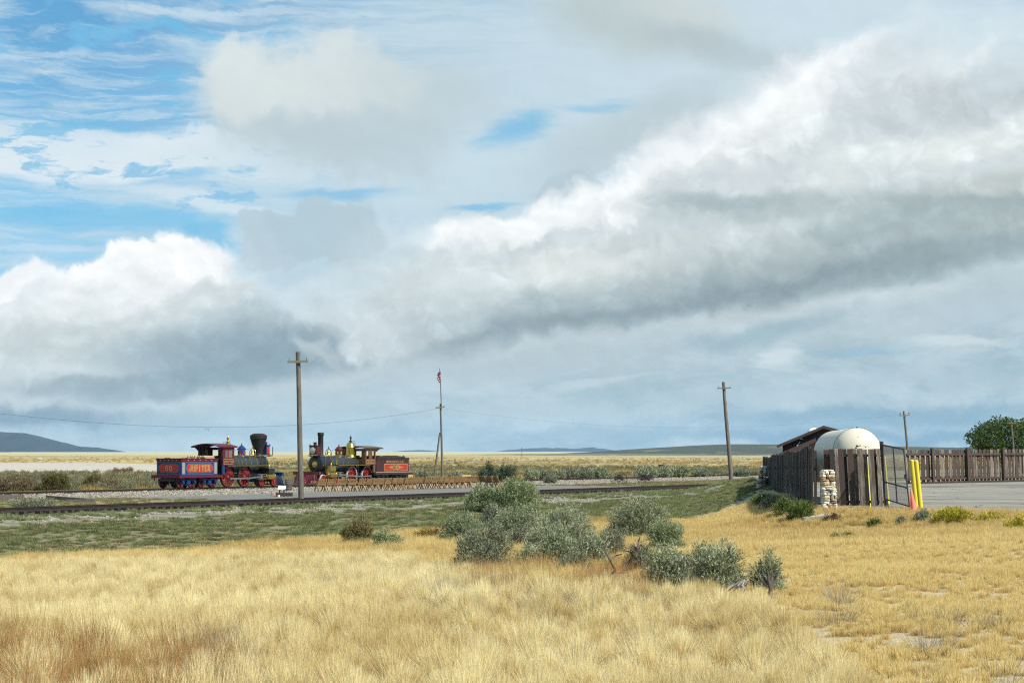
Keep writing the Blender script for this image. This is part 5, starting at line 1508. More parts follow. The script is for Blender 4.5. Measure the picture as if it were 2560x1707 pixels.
def tender_base(root, P):
    L_, hw = P['len'], P['hw']
    m = MB(); m.box((P['x'] + L_ / 2, 0, P['deck_z'] - 0.09), (L_ + 0.75, hw * 2 + 0.34, 0.18)); m.build('tender_deck', P['m_deck'], root)
    m = MB(); m.box((P['x'] + L_ / 2, 0, P['deck_z'] - 0.30), (L_ + 0.3, 1.3, 0.22)); m.build('tender_frame', m_black, root)
    for xc in P['trucks']:
        for dx_ in (-0.66, 0.66):
            for s_ in (-1, 1):
                wheel(root, (xc + dx_, s_ * 0.76, 0.40), 0.40, 0.12, 10, m_lred if P['red'] else m_black, m_steelb if not P['red'] else m_black, s_, False, 'tender_wheel', 0.3, True)
                m = MB(); m.box((xc + dx_, s_ * 0.98, 0.42), (0.22, 0.2, 0.28)); m.lathe([(0.1, 0), (0.1, s_ * 0.05), (0.03, s_ * 0.06)], (xc + dx_, s_ * 1.08, 0.42), 'y', 12); m.build('journal_box', P['m_truck'], root)
            m = MB(); m.tube([(xc + dx_, -0.9, 0.40), (xc + dx_, 0.9, 0.40)], 0.05, 8); m.build('axle', m_black, root)
        for s_ in (-1, 1):
            m = MB(); m.bar((xc - 0.9, s_ * 0.97, 0.60), (xc + 0.9, s_ * 0.97, 0.60), 0.09, 0.08); m.box((xc, s_ * 0.98, 0.45), (0.36, 0.16, 0.26))
            for k in range(4): m.bar((xc - 0.35 + 0.06 * k, s_ * 0.98, 0.24 + 0.035 * k), (xc + 0.35 - 0.06 * k, s_ * 0.98, 0.24 + 0.035 * k), 0.08, 0.03)
            m.build('truck_side_frame', P['m_truck'], root)
        m = MB(); m.box((xc - 0.95, 0, 0.55), (0.08, 1.9, 0.09)); m.box((xc + 0.95, 0, 0.55), (0.08, 1.9, 0.09)); m.box((xc, 0, 0.55), (0.4, 1.8, 0.16)); m.build('truck_bolster', P['m_truck'] , root)
    # tank with flared top edge
    x0, x1 = P['x'], P['x'] + L_
    zt = P['top_z']; z0 = P['deck_z']
    m = MB(); m.box(((x0 + x1) / 2, 0, (z0 + zt - 0.24) / 2), (L_, hw * 2, zt - 0.24 - z0)); m.build('water_tank', P['m_tank'], root)
    vs_ = []; fl = P['flare']
    for z_, k in ((zt - 0.24, 0.0), (zt - 0.10, 0.02), (zt, fl)):
        for a_, b_ in ((x0 - k, -hw - k), (x1 + k, -hw - k), (x1 + k, hw + k), (x0 - k, hw + k)): vs_.append((a_, b_, z_))
    for z_, k in ((zt, fl - 0.05), (zt - 0.2, -0.04)):
        for a_, b_ in ((x0 - k, -hw - k), (x1 + k, -hw - k), (x1 + k, hw + k), (x0 - k, hw + k)): vs_.append((a_, b_, z_))
    fs = []
    for i in range(4):
        for k in range(4):
            fs.append((i * 4 + k, i * 4 + (k + 1) % 4, (i + 1) * 4 + (k + 1) % 4, (i + 1) * 4 + k))
    m = MB(); m.add(vs_, fs); m.build('tank_flare', P['m_flare'], root)
    return x0, x1

# ---- the blue and red wood burner, seen from its rear right quarter
R0 = 117.8; SC = 94.12
XV, ZV = Vector((1, 0, 0)), Vector((0, 0, 1))
tA = thing('tender', 'blue tender with red panels lettered 60 and JUPITER', 'tender', rail_pt(SC, R0), TRACK_ANG)
PT = dict(x=0.0, len=4.26, hw=1.10, deck_z=0.92, top_z=2.14, flare=0.07, trucks=(0.95, 3.4), m_deck=m_lcrim, m_truck=m_lblue, red=True, m_tank=m_lblue, m_flare=m_lcrim)
x0, x1 = tender_base(tA, PT)
for (c, ux, nrm, w_, txt, lh, adv) in (((2.13, -1.10, 1.43), XV, Vector((0, -1, 0)), 4.26, 'JUPITER', 0.40, 0.355), ((0.0, 0, 1.43), Vector((0, -1, 0)), Vector((-1, 0, 0)), 2.2, '60', 0.36, 0.36), ((2.13, 1.10, 1.43), -XV, Vector((0, 1, 0)), 4.26, 'JUPITER', 0.40, 0.355)):
    full = w_ > 3
    pw_ = 3.02 if full else 1.76
    m = MB(); frame_line(m, c, ux, ZV, w_ * (0.76 if full else 0.9), 0.86, 0.035, nrm, 0.006); m.build('panel_line', m_lblue2, tA)
    m = MB(); plate(m, c, ux, ZV, pw_ + 0.1, 0.70, 0.24, nrm, 0.008); m.build('panel_border', m_lblue2, tA)
    m = MB(); plate(m, c, ux, ZV, pw_, 0.62, 0.22, nrm, 0.014); m.build('name_panel', m_lred2, tA)
    m = MB(); tw = (len(txt) - 1) * adv + 0.78 * lh
    lettering(m, txt, Vector(c) - ux * tw / 2 - ZV * lh / 2, ux, ZV, lh, adv, 0.22, nrm * 0.022); m.build('lettering', m_gold, tA)
    if full:
        for s_ in (-1, 1):
            m = MB(); plate(m, Vector(c) + ux * s_ * 1.86, ux, ZV, 0.34, 0.84, 0.05, nrm, 0.007); m.build('side_ornament_panel', mat('ornament_grey', (0.20, 0.20, 0.24), 0.5, 0, 0.4, 9.0), tA)
            m = MB()
            for dz in (-0.22, 0.0, 0.22): plate(m, Vector(c) + ux * s_ * 1.86 + ZV * dz, ux, ZV, 0.16, 0.16, 0.06, nrm, 0.013)
            m.build('gilt_scroll', m_gold, tA)
    m = MB(); plate(m, Vector(c) + ZV * 0.57, ux, ZV, w_ * 0.93, 0.13, 0.03, nrm, 0.03); m.build('crimson_strip', m_lcrim, tA)
    m = MB()
    for k in range(5): plate(m, Vector(c) + ZV * 0.57 + ux * (k - 2) * w_ * 0.16, ux, ZV, 0.10, 0.07, 0.02, nrm, 0.036)
    m.build('gilt_marks', m_gold, tA)
m = MB()
for k in range(6): m.bar((-0.36, -1.0 + 0.4 * k, 0.72), (-0.36, -1.0 + 0.4 * k, 0.55), 0.05)
m.box((-0.34, 0, 0.86), (0.16, 2.5, 0.2)); m.build('rear_beam', m_lcrim, tA)
for k, (xx, yy_) in enumerate(((0.35, 0.55), (0.75, 0.62), (1.6, -0.3))):
    m = MB(); m.lathe([(0.16, 0), (0.16, 0.16), (0.2, 0.18), (0.05, 0.24)], (xx, yy_, 1.94), n=14); m.build('filler_hatch', m_black, tA)
m = MB(); m.box((1.3, 0, 1.92), (2.5, 2.0, 0.03)); m.build('tank_deck', m_lcrim, tA)
for k in range(26):
    zz = 1.98 + 0.13 * (k // 9); yy_ = -0.85 + 0.21 * (k % 9) + 0.05 * (k // 9)
    m = MB(); m.tube([(3.05 + rng.uniform(-.1, .1), yy_, zz), (4.15 + rng.uniform(-.05, .05), yy_, zz)], rng.uniform(0.06, 0.085), 7); m.build('fire_log', m_wood, tA)

lA = thing('steam_locomotive', 'blue and red steam locomotive with wide black balloon stack', 'locomotive', rail_pt(SC, R0), TRACK_ANG)
PA = dict(near=-1, fwd=1, back=-1.0, boiler_r=0.64, boiler_z=1.68, cab_x0=6.2, cab_x1=4.8, smoke_x0=10.1, smoke_x1=11.1, bands=[6.75, 7.45, 7.9, 8.35, 9.0, 9.75], pilot_x=12.2, pilot_tip=13.3,
          run_x1=10.6, run_z=1.60, drv_x=(5.82, 7.86), drv_r=0.765, trk_x=(10.08, 11.64), trk_r=0.40, spokes=15, m_tyre=m_black, m_splash=m_black, crank=rad(-28), cyl_x=10.85, cyl_z=0.74, cyl_r=0.225, cyl_l=0.95,
          m_plate=m_lred, m_valve=m_black, bell_x=9.98, bell_brass=True, sand_x=8.6, m_sand=m_lblue, m_sandcap=m_lblue, m_sandpanel=m_lred2, dome_x=6.9, dome_r=0.30, dome_h=0.98, m_whistle=m_brass,
          cab_hw=1.10, eave_z=2.93, ridge_z=3.13, win_z0=2.18, win_z1=2.74, cab_wins=[(0.22, 0.72), (0.74, 1.06)], cab_glazed=True, m_cab=m_lcrim, m_cabfront=m_lcrim, m_winframe=m_lred, m_post=m_lblue,
          roof=(-0.2, 2.05), m_roof=m_lcrim, m_roofedge=m_lcrim, head_x=11.65, head_z=2.38, head_s=(0.42, 0.46, 0.68), m_head=m_lblue, m_headtop=m_lblue, m_headpanel=m_lred2, m_pilot=m_lblue, slats=15)
locomotive(lA, PA)
# balloon stack
m = MB(); m.lathe([(0.42, -0.1), (0.34, 0.02), (0.30, 0.08), (0.30, 0.2), (0.34, 0.34), (0.58, 1.14), (0.62, 1.26), (0.645, 1.28), (0.645, 1.52), (0.61, 1.54), (0.45, 1.66), (0.28, 1.69), (0.02, 1.70)], (10.72, 0, 2.30), n=36); st = m.build('balloon_stack', m_soot, lA, smooth=35)
m = MB(); m.ring((10.72, 0, 3.84), 0.62, 0.65, 0.05, 'z', 36); m.build('stack_rim', m_lcrim, st)
m = MB(); m.tube([(10.72 + 0.66, 0, 3.35), (10.72 + 0.74, 0, 3.1), (10.72 + 0.6, 0, 2.9)], 0.07, 8); m.build('spark_chute', m_soot, st)
m = MB(); m.tube([(11.98, -0.42, 2.36), (11.98, -0.42, 2.98)], 0.03, 8); m.build('flag_staff', m_black, lA)
m = MB(); lettering(m, 'JUPITER', Vector((4.94, -1.145, 1.80)), XV, ZV, 0.16, 0.165, 0.2, Vector((0, -0.004, 0))); m.build('cab_lettering', m_gold, lA)

# ---- the dark coal burner facing it
R1 = 136.1
lB = thing('steam_locomotive', 'dark maroon and brass steam locomotive with straight black stack', 'locomotive', rail_pt(SC, R1), TRACK_ANG + math.pi)
m_cabw = m_walnut
PB = dict(near=1, fwd=1, back=-1.25, boiler_r=0.66, boiler_z=1.62, cab_x0=-5.3, cab_x1=-6.8, smoke_x0=-1.35, smoke_x1=0.0, bands=[-1.5, -2.25, -3.0, -3.75, -4.9], pilot_x=1.15, pilot_tip=2.45,
          run_x1=-1.6, run_z=1.56, drv_x=(-6.19, -4.03), drv_r=0.725, trk_x=(-1.7, 0.05), trk_r=0.40, spokes=15, m_tyre=m_wtyre, m_splash=m_black, crank=rad(200), cyl_x=-0.8, cyl_z=0.80, cyl_r=0.245, cyl_l=0.95,
          m_plate=m_brass, m_valve=m_brass, bell_x=-1.83, bell_brass=False, sand_x=-3.3, m_sand=m_maroon, m_sandcap=m_lcrim, m_sandpanel=m_gold, dome_x=-5.0, dome_r=0.36, dome_h=1.12, m_whistle=m_black,
          cab_hw=1.22, eave_z=2.85, ridge_z=3.0, win_z0=2.02, win_z1=2.66, cab_wins=[(0.14, 0.5), (1.0, 1.34)], cab_glazed=False, m_cab=m_cabw, m_cabfront=m_cabw, m_winframe=m_walnut, m_post=m_walnut,
          roof=(-0.3, 2.4), m_roof=mat('roof_brown', (0.10, 0.072, 0.045), 0.6), m_roofedge=mat('roof_edge_brown', (0.06, 0.03, 0.02), 0.5), head_x=0.05, head_z=2.36, head_s=(0.62, 0.66, 0.70), m_head=m_maroon, m_headtop=m_maroon, m_headpanel=m_lcrim, m_pilot=mat('pilot_red', (0.10, 0.010, 0.016), 0.35, 0, 0.1, 4.0, spec=0.5), slats=19)
locomotive(lB, PB)
m = MB(); m.lathe([(0.36, -0.08), (0.27, 0.04), (0.225, 0.12), (0.215, 1.55), (0.24, 1.60), (0.255, 1.64), (0.255, 1.80), (0.24, 1.84), (0.18, 1.85)], (-0.72, 0, 2.28), n=28); m.build('straight_stack', m_soot, lB, smooth=35)
m = MB(); lettering(m, '119', Vector((-5.65, 1.265, 1.66)), -XV, ZV, 0.18, 0.2, 0.24, Vector((0, 0.004, 0))); m.build('cab_lettering', m_gold, lB)
m = MB(); m.lathe([(0.05, 0), (0.09, 0.02), (0.07, 0.18), (0.1, 0.24), (0.03, 0.3), (0.01, 0.4)], (-1.55, 0.95, 1.56), n=12); m.build('oil_cup', m_brass, lB)

tB = thing('tender', 'dark maroon coal tender lettered 119 on a red panel', 'tender', rail_pt(SC, R1), TRACK_ANG + math.pi)
PTB = dict(x=-12.1, len=5.0, hw=1.12, deck_z=0.90, top_z=2.10, flare=0.06, trucks=(-11.0, -8.25), m_deck=m_maroon, m_truck=m_black, red=False, m_tank=m_maroon, m_flare=m_maroon)
x0, x1 = tender_base(tB, PTB)
for s_, ux in ((1, -XV), (-1, XV)):
    c = Vector((-10.1, s_ * 1.12, 1.32)); nrm = Vector((0, s_, 0))
    m = MB(); plate(m, c, ux, ZV, 3.66, 0.60, 0.08, nrm, 0.006); m.build('panel_border', m_gold, tB)
    m = MB(); plate(m, c, ux, ZV, 3.56, 0.52, 0.07, nrm, 0.012); m.build('number_panel', m_lred2, tB)
    m = MB()
    for k in range(20):
        a0, a1 = 2 * math.pi * k / 20, 2 * math.pi * (k + 1) / 20
        m.add([c + nrm * 0.018, c + ux * 0.36 * math.cos(a0) + ZV * 0.30 * math.sin(a0) + nrm * 0.018, c + ux * 0.36 * math.cos(a1) + ZV * 0.30 * math.sin(a1) + nrm * 0.018], [(0, 1, 2)])
    m.build('number_roundel', m_black, tB)
    m = MB()
    for k in range(24):
        a0, a1 = 2 * math.pi * k / 24, 2 * math.pi * (k + 1) / 24
        p0, p1, p2, p3 = [c + ux * r_ * 0.36 * math.cos(a_) + ZV * r_ * 0.30 * math.sin(a_) + nrm * 0.022 for r_, a_ in ((0.9, a0), (0.9, a1), (1.0, a1), (1.0, a0))]
        m.add([p0, p1, p2, p3], [(0, 1, 2, 3)])
    for sg in (-1, 1):
        for k in range(4):
            q_ = c + ux * sg * (0.44 + 0.19 * k) + nrm * 0.02
            hh_ = 0.22 - 0.05 * k
            m.add([q_ + ZV * hh_, q_ + ux * sg * 0.16, q_ - ZV * hh_, q_ + ux * sg * 0.05], [(0, 1, 2, 3)])
    m.build('gilt_scroll', m_gold, tB)
    m = MB(); lettering(m, '119', c - ux * 0.29 - ZV * 0.17, ux, ZV, 0.34, 0.20, 0.26, nrm * 0.03); m.build('lettering', m_gold, tB)
    m = MB(); t_ = 'UNION PACIFIC R.R.'; lettering(m, t_, Vector((-10.0, s_ * 1.12, 1.70)) - ux * (len(t_) * 0.155 / 2), ux, ZV, 0.17, 0.155, 0.2, nrm * 0.012); m.build('road_name', m_gold, tB)
    m = MB(); m.box((-9.6, s_ * 1.30, 0.93), (5.6, 0.02, 0.05)); m.build('deck_line', m_gold, tB)
m = MB(); r2 = random.Random(5)
nx_, ny_ = 22, 10; vs_ = []; fs = []
for i in range(nx_ + 1):
    for j in range(ny_ + 1):
        e = min(i, nx_ - i, j, ny_ - j)
        vs_.append((-12.0 + 4.4 * i / nx_, -1.05 + 2.1 * j / ny_, 2.02 + (0.20 if e > 0 else 0) + (r2.uniform(-0.05, 0.08) if e > 0 else 0)))
for i in range(nx_):
    for j in range(ny_):
        a_ = i * (ny_ + 1) + j; fs.append((a_, a_ + 1, a_ + ny_ + 2, a_ + ny_ + 1))
m.add(vs_, fs); m.build('coal_load', m_coal, tB)
m = MB(); m.box((-7.35, 0, 2.02), (0.5, 1.7, 0.3)); m.build('tool_box', m_maroon, tB)
m = MB()
pts = [(-12.35, 1.55), (-12.62, 1.42), (-12.80, 1.15), (-12.86, 0.92), (-12.74, 0.80), (-12.45, 1.0)]
m.prism(pts, -0.75, 0.75, 'xz'); m.build('rear_shield', mat('shield_red', (0.30, 0.05, 0.055), 0.5, 0, 0.2, 5.0), tB)
m = MB(); m.box((-12.72, 0, 0.58), (0.3, 1.2, 0.44)); m.build('rear_coupling', m_black, tB)

# ================================================================== bench row facing the locomotives
m_bench = mat('bench_board', (0.20, 0.118, 0.046), 0.8, 0, 0.2, 4.0, 0.003, ((0.13, 0.075, 0.03), 3.0, 0.55, 0.12), stretch=(0.6, 3, 3), objrand=0.18)
m_bench2 = mat('bench_frame', (0.30, 0.20, 0.095), 0.8, 0, 0.15, 4.0, objrand=0.15)
def make_bench(label, w=0.62):
    """one slatted seat: local +y is the way it faces"""
    t = thing('bench', label, 'bench', (0, 0, 0), 0, 'benches in the row facing the locomotives')
    for k in range(2):
        m = MB(); m.box((0, -0.02 + 0.2 * k - 0.02, 0.42), (w, 0.18, 0.03)); m.build('seat_board', m_bench, t)
    for k in range(3):
        m = MB(); m.bar((-w / 2, -0.17 - 0.035 * k, 0.49 + 0.135 * k), (w / 2, -0.17 - 0.035 * k, 0.49 + 0.135 * k), 0.03, 0.13, up=(0, -0.25, 1)); m.build('back_board', m_bench, t)
    for s_ in (-1, 1):
        x_ = s_ * (w / 2 - 0.05)
        m = MB(); m.bar((x_, -0.30, 0.84), (x_, -0.08, 0.36), 0.05, 0.07); m.bar((x_, -0.09, 0.40), (x_, -0.34, 0.0), 0.05, 0.08); m.bar((x_, 0.05, 0.40), (x_, 0.22, 0.0), 0.05, 0.08); m.bar((x_, -0.12, 0.385), (x_, 0.26, 0.385), 0.045, 0.06); m.build('end_frame', m_bench2, t)
    return t
ORD = ['first', 'second', 'third', 'fourth', 'fifth', 'sixth', 'seventh', 'eighth', 'ninth', 'tenth', 'eleventh', 'twelfth', 'thirteenth', 'fourteenth', 'fifteenth', 'sixteenth', 'seventeenth', 'eighteenth', 'nineteenth', 'twentieth',
       'twenty first', 'twenty second', 'twenty third', 'twenty fourth', 'twenty fifth', 'twenty sixth', 'twenty seventh']
line = [(800, 1228.5), (830, 1228.0), (860, 1227.6), (890, 1227.2), (920, 1226.4), (950, 1225.4), (980, 1224.6), (1010, 1223.6), (1040, 1222.2), (1070, 1221.6), (1100, 1220.8), (1130, 1219.8), (1160, 1218.8), (1190, 1218.2), (1220, 1218.2), (1245, 1218.8)]
lp = [at_z(a, b, -0.15) for a, b in line]
lps = resample([(p.x, p.y) for p in lp], 27)
bench0 = None
for i, (bx_, by_) in enumerate(lps):
    lab = 'brown slatted bench, %s from the left end of the long row' % ORD[i]
    if bench0 is None:
        bench0 = make_bench(lab); o = bench0
    else:
        o = copy_tree(bench0); o['label'] = lab
    o.location = (bx_, by_, hz(bx_, by_))
    j = min(i, 25); dv = Vector((lps[j + 1][0] - lps[j][0], lps[j + 1][1] - lps[j][1], 0))
    o.rotation_euler = (0, 0, math.atan2(dv.y, dv.x) + rng.uniform(-0.03, 0.03))
    k_ = dv.length / 0.70
    o.scale = (max(0.9, k_ * 1.0), 1.05, 1.06)
m_pale = mat('pale_bench_board', (0.52, 0.43, 0.19), 0.8, 0, 0.12, 4.0)
for (pa, pb, Y, lab) in ((1017, 1032, 196, 'pale yellow bench under the rear end of the maroon tender'), (1152, 1178, 206, 'pale yellow bench beyond the track behind the right half of the bench row')):
    a_ = at_depth(pa, 1200, Y); b_ = at_depth(pb, 1200, Y); c_ = (a_ + b_) / 2; z_ = hz(c_.x, c_.y); w_ = (b_ - a_).length
    t = thing('bench', lab, 'bench', (c_.x, c_.y, z_), 0.12, 'pale benches on the far side of the track')
    zt_ = at_depth(pa, 1186.5, Y).z - z_
    for k in range(2):
        m = MB(); m.box((0, 0.12, zt_ - 0.08 - 0.2 * k), (w_, 0.03, 0.15)); m.build('back_board', m_pale, t)
    m = MB(); m.box((0, -0.12, max(0.3, zt_ - 0.42)), (w_, 0.4, 0.04)); m.build('seat_board', m_pale, t)
    for s_ in (-1, 1):
        m = MB(); m.box((s_ * w_ * 0.42, 0.0, (zt_ - 0.1) / 2), (0.07, 0.3, zt_ - 0.1)); m.build('leg', m_pale, t)

# ================================================================== sign, barrel, planter by the near track
m_sign = mat('sign_panel', (0.72, 0.74, 0.74), 0.4, 0, 0.03, 3.0)
m_signp = mat('sign_print', (0.48, 0.50, 0.50), 0.5)
m_dtim = mat('dark_timber', (0.055, 0.045, 0.035), 0.9, 0, 0.25, 4.0, 0.004, objrand=0.15)
sgn = on_ground(706, 1241)
SY = sgn.y
sg_ = thing('information_sign', 'tilted white information panel on two dark posts', 'sign', sgn)
def srel(px_, py_, dy=0.0): 
    v = at_depth(px_, py_, SY + dy); return v - sgn
m = MB(); a0, a1, a2, a3 = srel(694.5, 1222.5, -0.12), srel(713.5, 1222, -0.12), srel(715, 1214, 0.22), srel(696, 1214.5, 0.22)
nrm = (a1 - a0).cross(a3 - a0).normalized()
m.add([a0, a1, a2, a3] + [v - nrm * 0.03 for v in (a0, a1, a2, a3)], [(0, 1, 2, 3), (7, 6, 5, 4), (0, 4, 5, 1), (1, 5, 6, 2), (2, 6, 7, 3), (3, 7, 4, 0)]); m.build('sign_board', m_sign, sg_)
m = MB()
for k in range(4):
    f0, f1 = 0.2 + 0.17 * k, 0.26 + 0.17 * k
    p = lambda u, v: (a0.lerp(a1, u)).lerp(a3.lerp(a2, u), v) + nrm * 0.004
    m.add([p(0.12, f0), p(0.12 + 0.7 - 0.12 * (k % 2), f0), p(0.12 + 0.7 - 0.12 * (k % 2), f1), p(0.12, f1)], [(0, 1, 2, 3)])
m.build('print_lines', m_signp, sg_)
for px_ in (699.5, 710):
    m = MB(); b0 = srel(px_, 1241, 0.05); b0.z = -0.2; m.bar(b0, srel(px_, 1219, 0.05) - Vector((0, 0, 0.03)), 0.07); m.build('sign_post', m_dtim, sg_)
plp = on_ground(708, 1240.5); 
pl = thing('timber_planter', 'low dark timber box behind the white information sign', 'planter', (plp.x, plp.y + 0.7, plp.z))
w_ = 40 / FPX * SY
for k, (dx_, dy_, l_, wd) in enumerate(((0, -0.25, w_, 0.12), (0, 0.25, w_, 0.12), (-w_ / 2 + 0.05, 0, 0.1, 0.38), (w_ / 2 - 0.05, 0, 0.1, 0.38))):
    m = MB(); m.box((dx_, dy_, 0.1), (l_, wd, 0.23)); m.build('planter_timber', m_dtim, pl)
m = MB(); m.box((0, 0, 0.08), (w_ - 0.2, 0.4, 0.14)); m.build('planter_soil', mat('soil', (0.07, 0.06, 0.045), 0.95), pl)
m_barrel = mat('barrel_stave', (0.085, 0.070, 0.058), 0.85, 0, 0.25, 5.0, 0.004, stretch=(5, 5, 0.6), objrand=0.2)
bpos = on_ground(721, 1228)
ba = thing('barrel', 'dark weathered wooden barrel behind the white sign', 'barrel', bpos)
bh = 29 / FPX * bpos.y; brr = 9.5 / FPX * bpos.y
for k in range(14):
    a0_, a1_ = 2 * math.pi * k / 14, 2 * math.pi * (k + 0.94) / 14
    vs_ = []
    for f, rr_ in ((0, 0.84), (0.25, 0.96), (0.5, 1.0), (0.75, 0.97), (1.0, 0.86)):
        for (an, q_) in ((a0_, 1.0), (a1_, 1.0), (a1_, 0.88), (a0_, 0.88)): vs_.append((brr * rr_ * q_ * math.cos(an), brr * rr_ * q_ * math.sin(an), bh * f))
    fs = [(3, 2, 1, 0), (16, 17, 18, 19)]
    for i in range(4):
        for q_ in range(4): fs.append((i * 4 + q_, i * 4 + (q_ + 1) % 4, (i + 1) * 4 + (q_ + 1) % 4, (i + 1) * 4 + q_))
    m = MB(); m.add(vs_, fs); m.build('stave', m_barrel, ba)
for f in (0.1, 0.3, 0.7, 0.9):
    rr_ = np.interp(f, [0, .25, .5, .75, 1], [.84, .96, 1, .97, .86]) * brr
    m = MB(); m.ring((0, 0, bh * f), rr_, rr_ + 0.012, 0.05, 'z', 24); m.build('hoop', m_steelb, ba)
m = MB(); m.lathe([(brr * 0.8, bh * 0.95), (brr * 0.8, bh * 0.97)], n=18); m.build('barrel_head', m_barrel, ba)
rk = on_ground(683, 1239); m = MB(); o = stone(None, (rk.x, rk.y, rk.z + 0.1), (0.2, 0.2, 0.3), mat('pinkish_stone', (0.34, 0.24, 0.19), 0.9), 3001, 'low_stone'); tag(o, 'low pinkish stone standing left of the timber planter', 'stone')
rk = on_ground(697, 1242); o = stone(None, (rk.x, rk.y, rk.z + 0.05), (0.14, 0.14, 0.14), m_st[1], 3002, 'white_stone'); tag(o, 'small white stone at the foot of the information sign', 'stone')

# ================================================================== old timbers, switch stand, wagon gear, trough, shed
m_otim = mat('old_tie_wood', (0.12, 0.10, 0.078), 0.95, 0, 0.3, 3.0, 0.006, ((0.20, 0.18, 0.15), 2.5, 0.52, 0.15), stretch=(1.5, 5, 5), objrand=0.2)
def timber(px0, py0, px1, py1, Y0, Y1, lab, w=0.22, h=0.2):
    a_ = at_depth(px0, py0, Y0); b_ = at_depth(px1, py1, Y1)
    m = MB(); m.bar(a_, b_, w, h)
    return tag(m.build('old_timber', m_otim), lab, 'timber', 'old railway timbers piled left of the near track')
timber(-40, 1240.5, 61, 1240.5, 117, 117.5, 'upper grey timber of the pile at the left edge')
timber(-40, 1247.5, 60, 1246, 115.5, 116, 'lower grey timber of the pile at the left edge')
timber(20, 1250, 84, 1248.5, 116.6, 116.6, 'dark short timber under the pile at the left edge', 0.2, 0.2)
timber(119, 1242.5, 222, 1250, 117, 114.5, 'long slanting timber lying in the weeds right of the timber pile')
timber(166, 1254, 237, 1252.5, 114, 114, 'short dark timber under the slanting one', 0.26, 0.26)
sw = on_ground(202, 1224.5)
ss = thing('switch_stand', 'small dark capped switch stand behind the far track at the left', 'switch stand', sw)
k_ = sw.y / FPX
m = MB(); m.bar((-2.5 * k_, 0, -0.1), (-2.5 * k_, 0, 10 * k_), 0.07); m.bar((2.5 * k_, 0, -0.1), (2.0 * k_, 0, 10 * k_), 0.07); m.build('stand_leg', m_dtim, ss)
m = MB(); m.prism([(-9.5 * k_, 8.5 * k_), (9.5 * k_, 9.0 * k_), (7 * k_, 11 * k_), (2.5 * k_, 12.5 * k_), (-2.5 * k_, 12.5 * k_), (-6 * k_, 10.8 * k_)], -0.15, 0.15, 'xz'); m.build('stand_cap', m_dtim, ss)

m_wag = mat('wagon_iron', (0.050, 0.038, 0.032), 0.85, 0.2, 0.25, 5.0)
wgp = on_ground(1578, 1208)
wg = thing('wagon_gear', 'rusty old wagon running gear with four spoked wheels between the tracks', 'wagon', wgp, 0.35)
def wag_wheel(x_, y_, R):
    m = MB(); m.ring((0, 0, 0), R * 0.93, R, 0.07, 'y', 26)
    o = m.build('wheel_rim', m_wag, wg); o.location = (x_, y_, R - 0.07); o.rotation_euler = (0, 0, rng.uniform(-.12, .12))
    b = MB()
    for k in range(12):
        a_ = math.pi * 2 * k / 12; d = Vector((math.cos(a_), 0, math.sin(a_))); b.bar(d * 0.08, d * R * 0.95, 0.035, 0.035, up=(0, 1, 0))
    b.lathe([(0.08, -0.12), (0.09, 0), (0.08, 0.12)], (0, 0, 0), 'y', 12); b.build('wheel_spokes', m_wag, o)
for x_, R in ((-1.15, 0.47), (1.35, 0.43)):
    for y_ in (-0.75, 0.75): wag_wheel(x_, y_, R)
    m = MB(); m.bar((x_, -0.75, R - 0.07), (x_, 0.75, R - 0.07), 0.09); m.box((x_, 0, R + 0.06), (0.18, 1.3, 0.16)); m.box((x_ + 0.05, 0, R + 0.22), (0.14, 1.1, 0.1)); m.build('axle_tree', m_wag, wg)
m = MB(); m.bar((-1.9, 0, 0.46), (2.1, 0, 0.42), 0.1, 0.1); m.bar((-0.6, -0.4, 0.5), (1.2, 0.0, 0.46), 0.07); m.bar((-0.6, 0.4, 0.5), (1.2, 0.0, 0.46), 0.07); m.build('reach_pole', m_dtim, wg)
m = MB(); m.tube([(1.4, 0.1, 0.5), (1.75, 0.2, 0.9), (1.45, 0.1, 1.5)], [0.05, 0.04, 0.02], 6); m.build('broken_tongue', mat('grey_branch', (0.28, 0.25, 0.22), 0.9), wg)

tr = at_depth(1655, 1171, 262); tz = hz(tr.x, tr.y)
tg = thing('black_trough', 'small black box on the dry plain behind the rear sagebrush', 'box', (tr.x, tr.y, tz))
k_ = 262 / FPX; zt_ = at_depth(1655, 1161, 262).z - tz
m = MB(); m.box((0, 0, zt_ - 0.2), (16 * k_, 0.6, 0.4), taper=1.12); m.build('box_body', m_box, tg)
for s_ in (-1, 1):
    m = MB(); m.box((s_ * 5 * k_, 0, (zt_ - 0.4) / 2), (0.08, 0.4, zt_ - 0.4)); m.build('leg', m_box, tg)

sh = on_ground(101, 1147.5); k_ = sh.y / FPX
shd = thing('white_shed', 'tiny white shed far out on the plain at the left', 'shed', sh, 0.2)
m_wht = mat('shed_white', (0.60, 0.58, 0.53), 0.8)
m = MB(); m.box((0, 0, 1.6 * k_), (10 * k_, 7 * k_, 3.4 * k_)); m.build('wall', m_wht, shd)
m = MB(); m.prism([(-5.4 * k_, 3.3 * k_), (5.4 * k_, 3.3 * k_), (0, 5.2 * k_)], -3.8 * k_, 3.8 * k_, 'xz'); m.build('roof', mat('shed_roof_pale', (0.45, 0.42, 0.40), 0.8), shd)

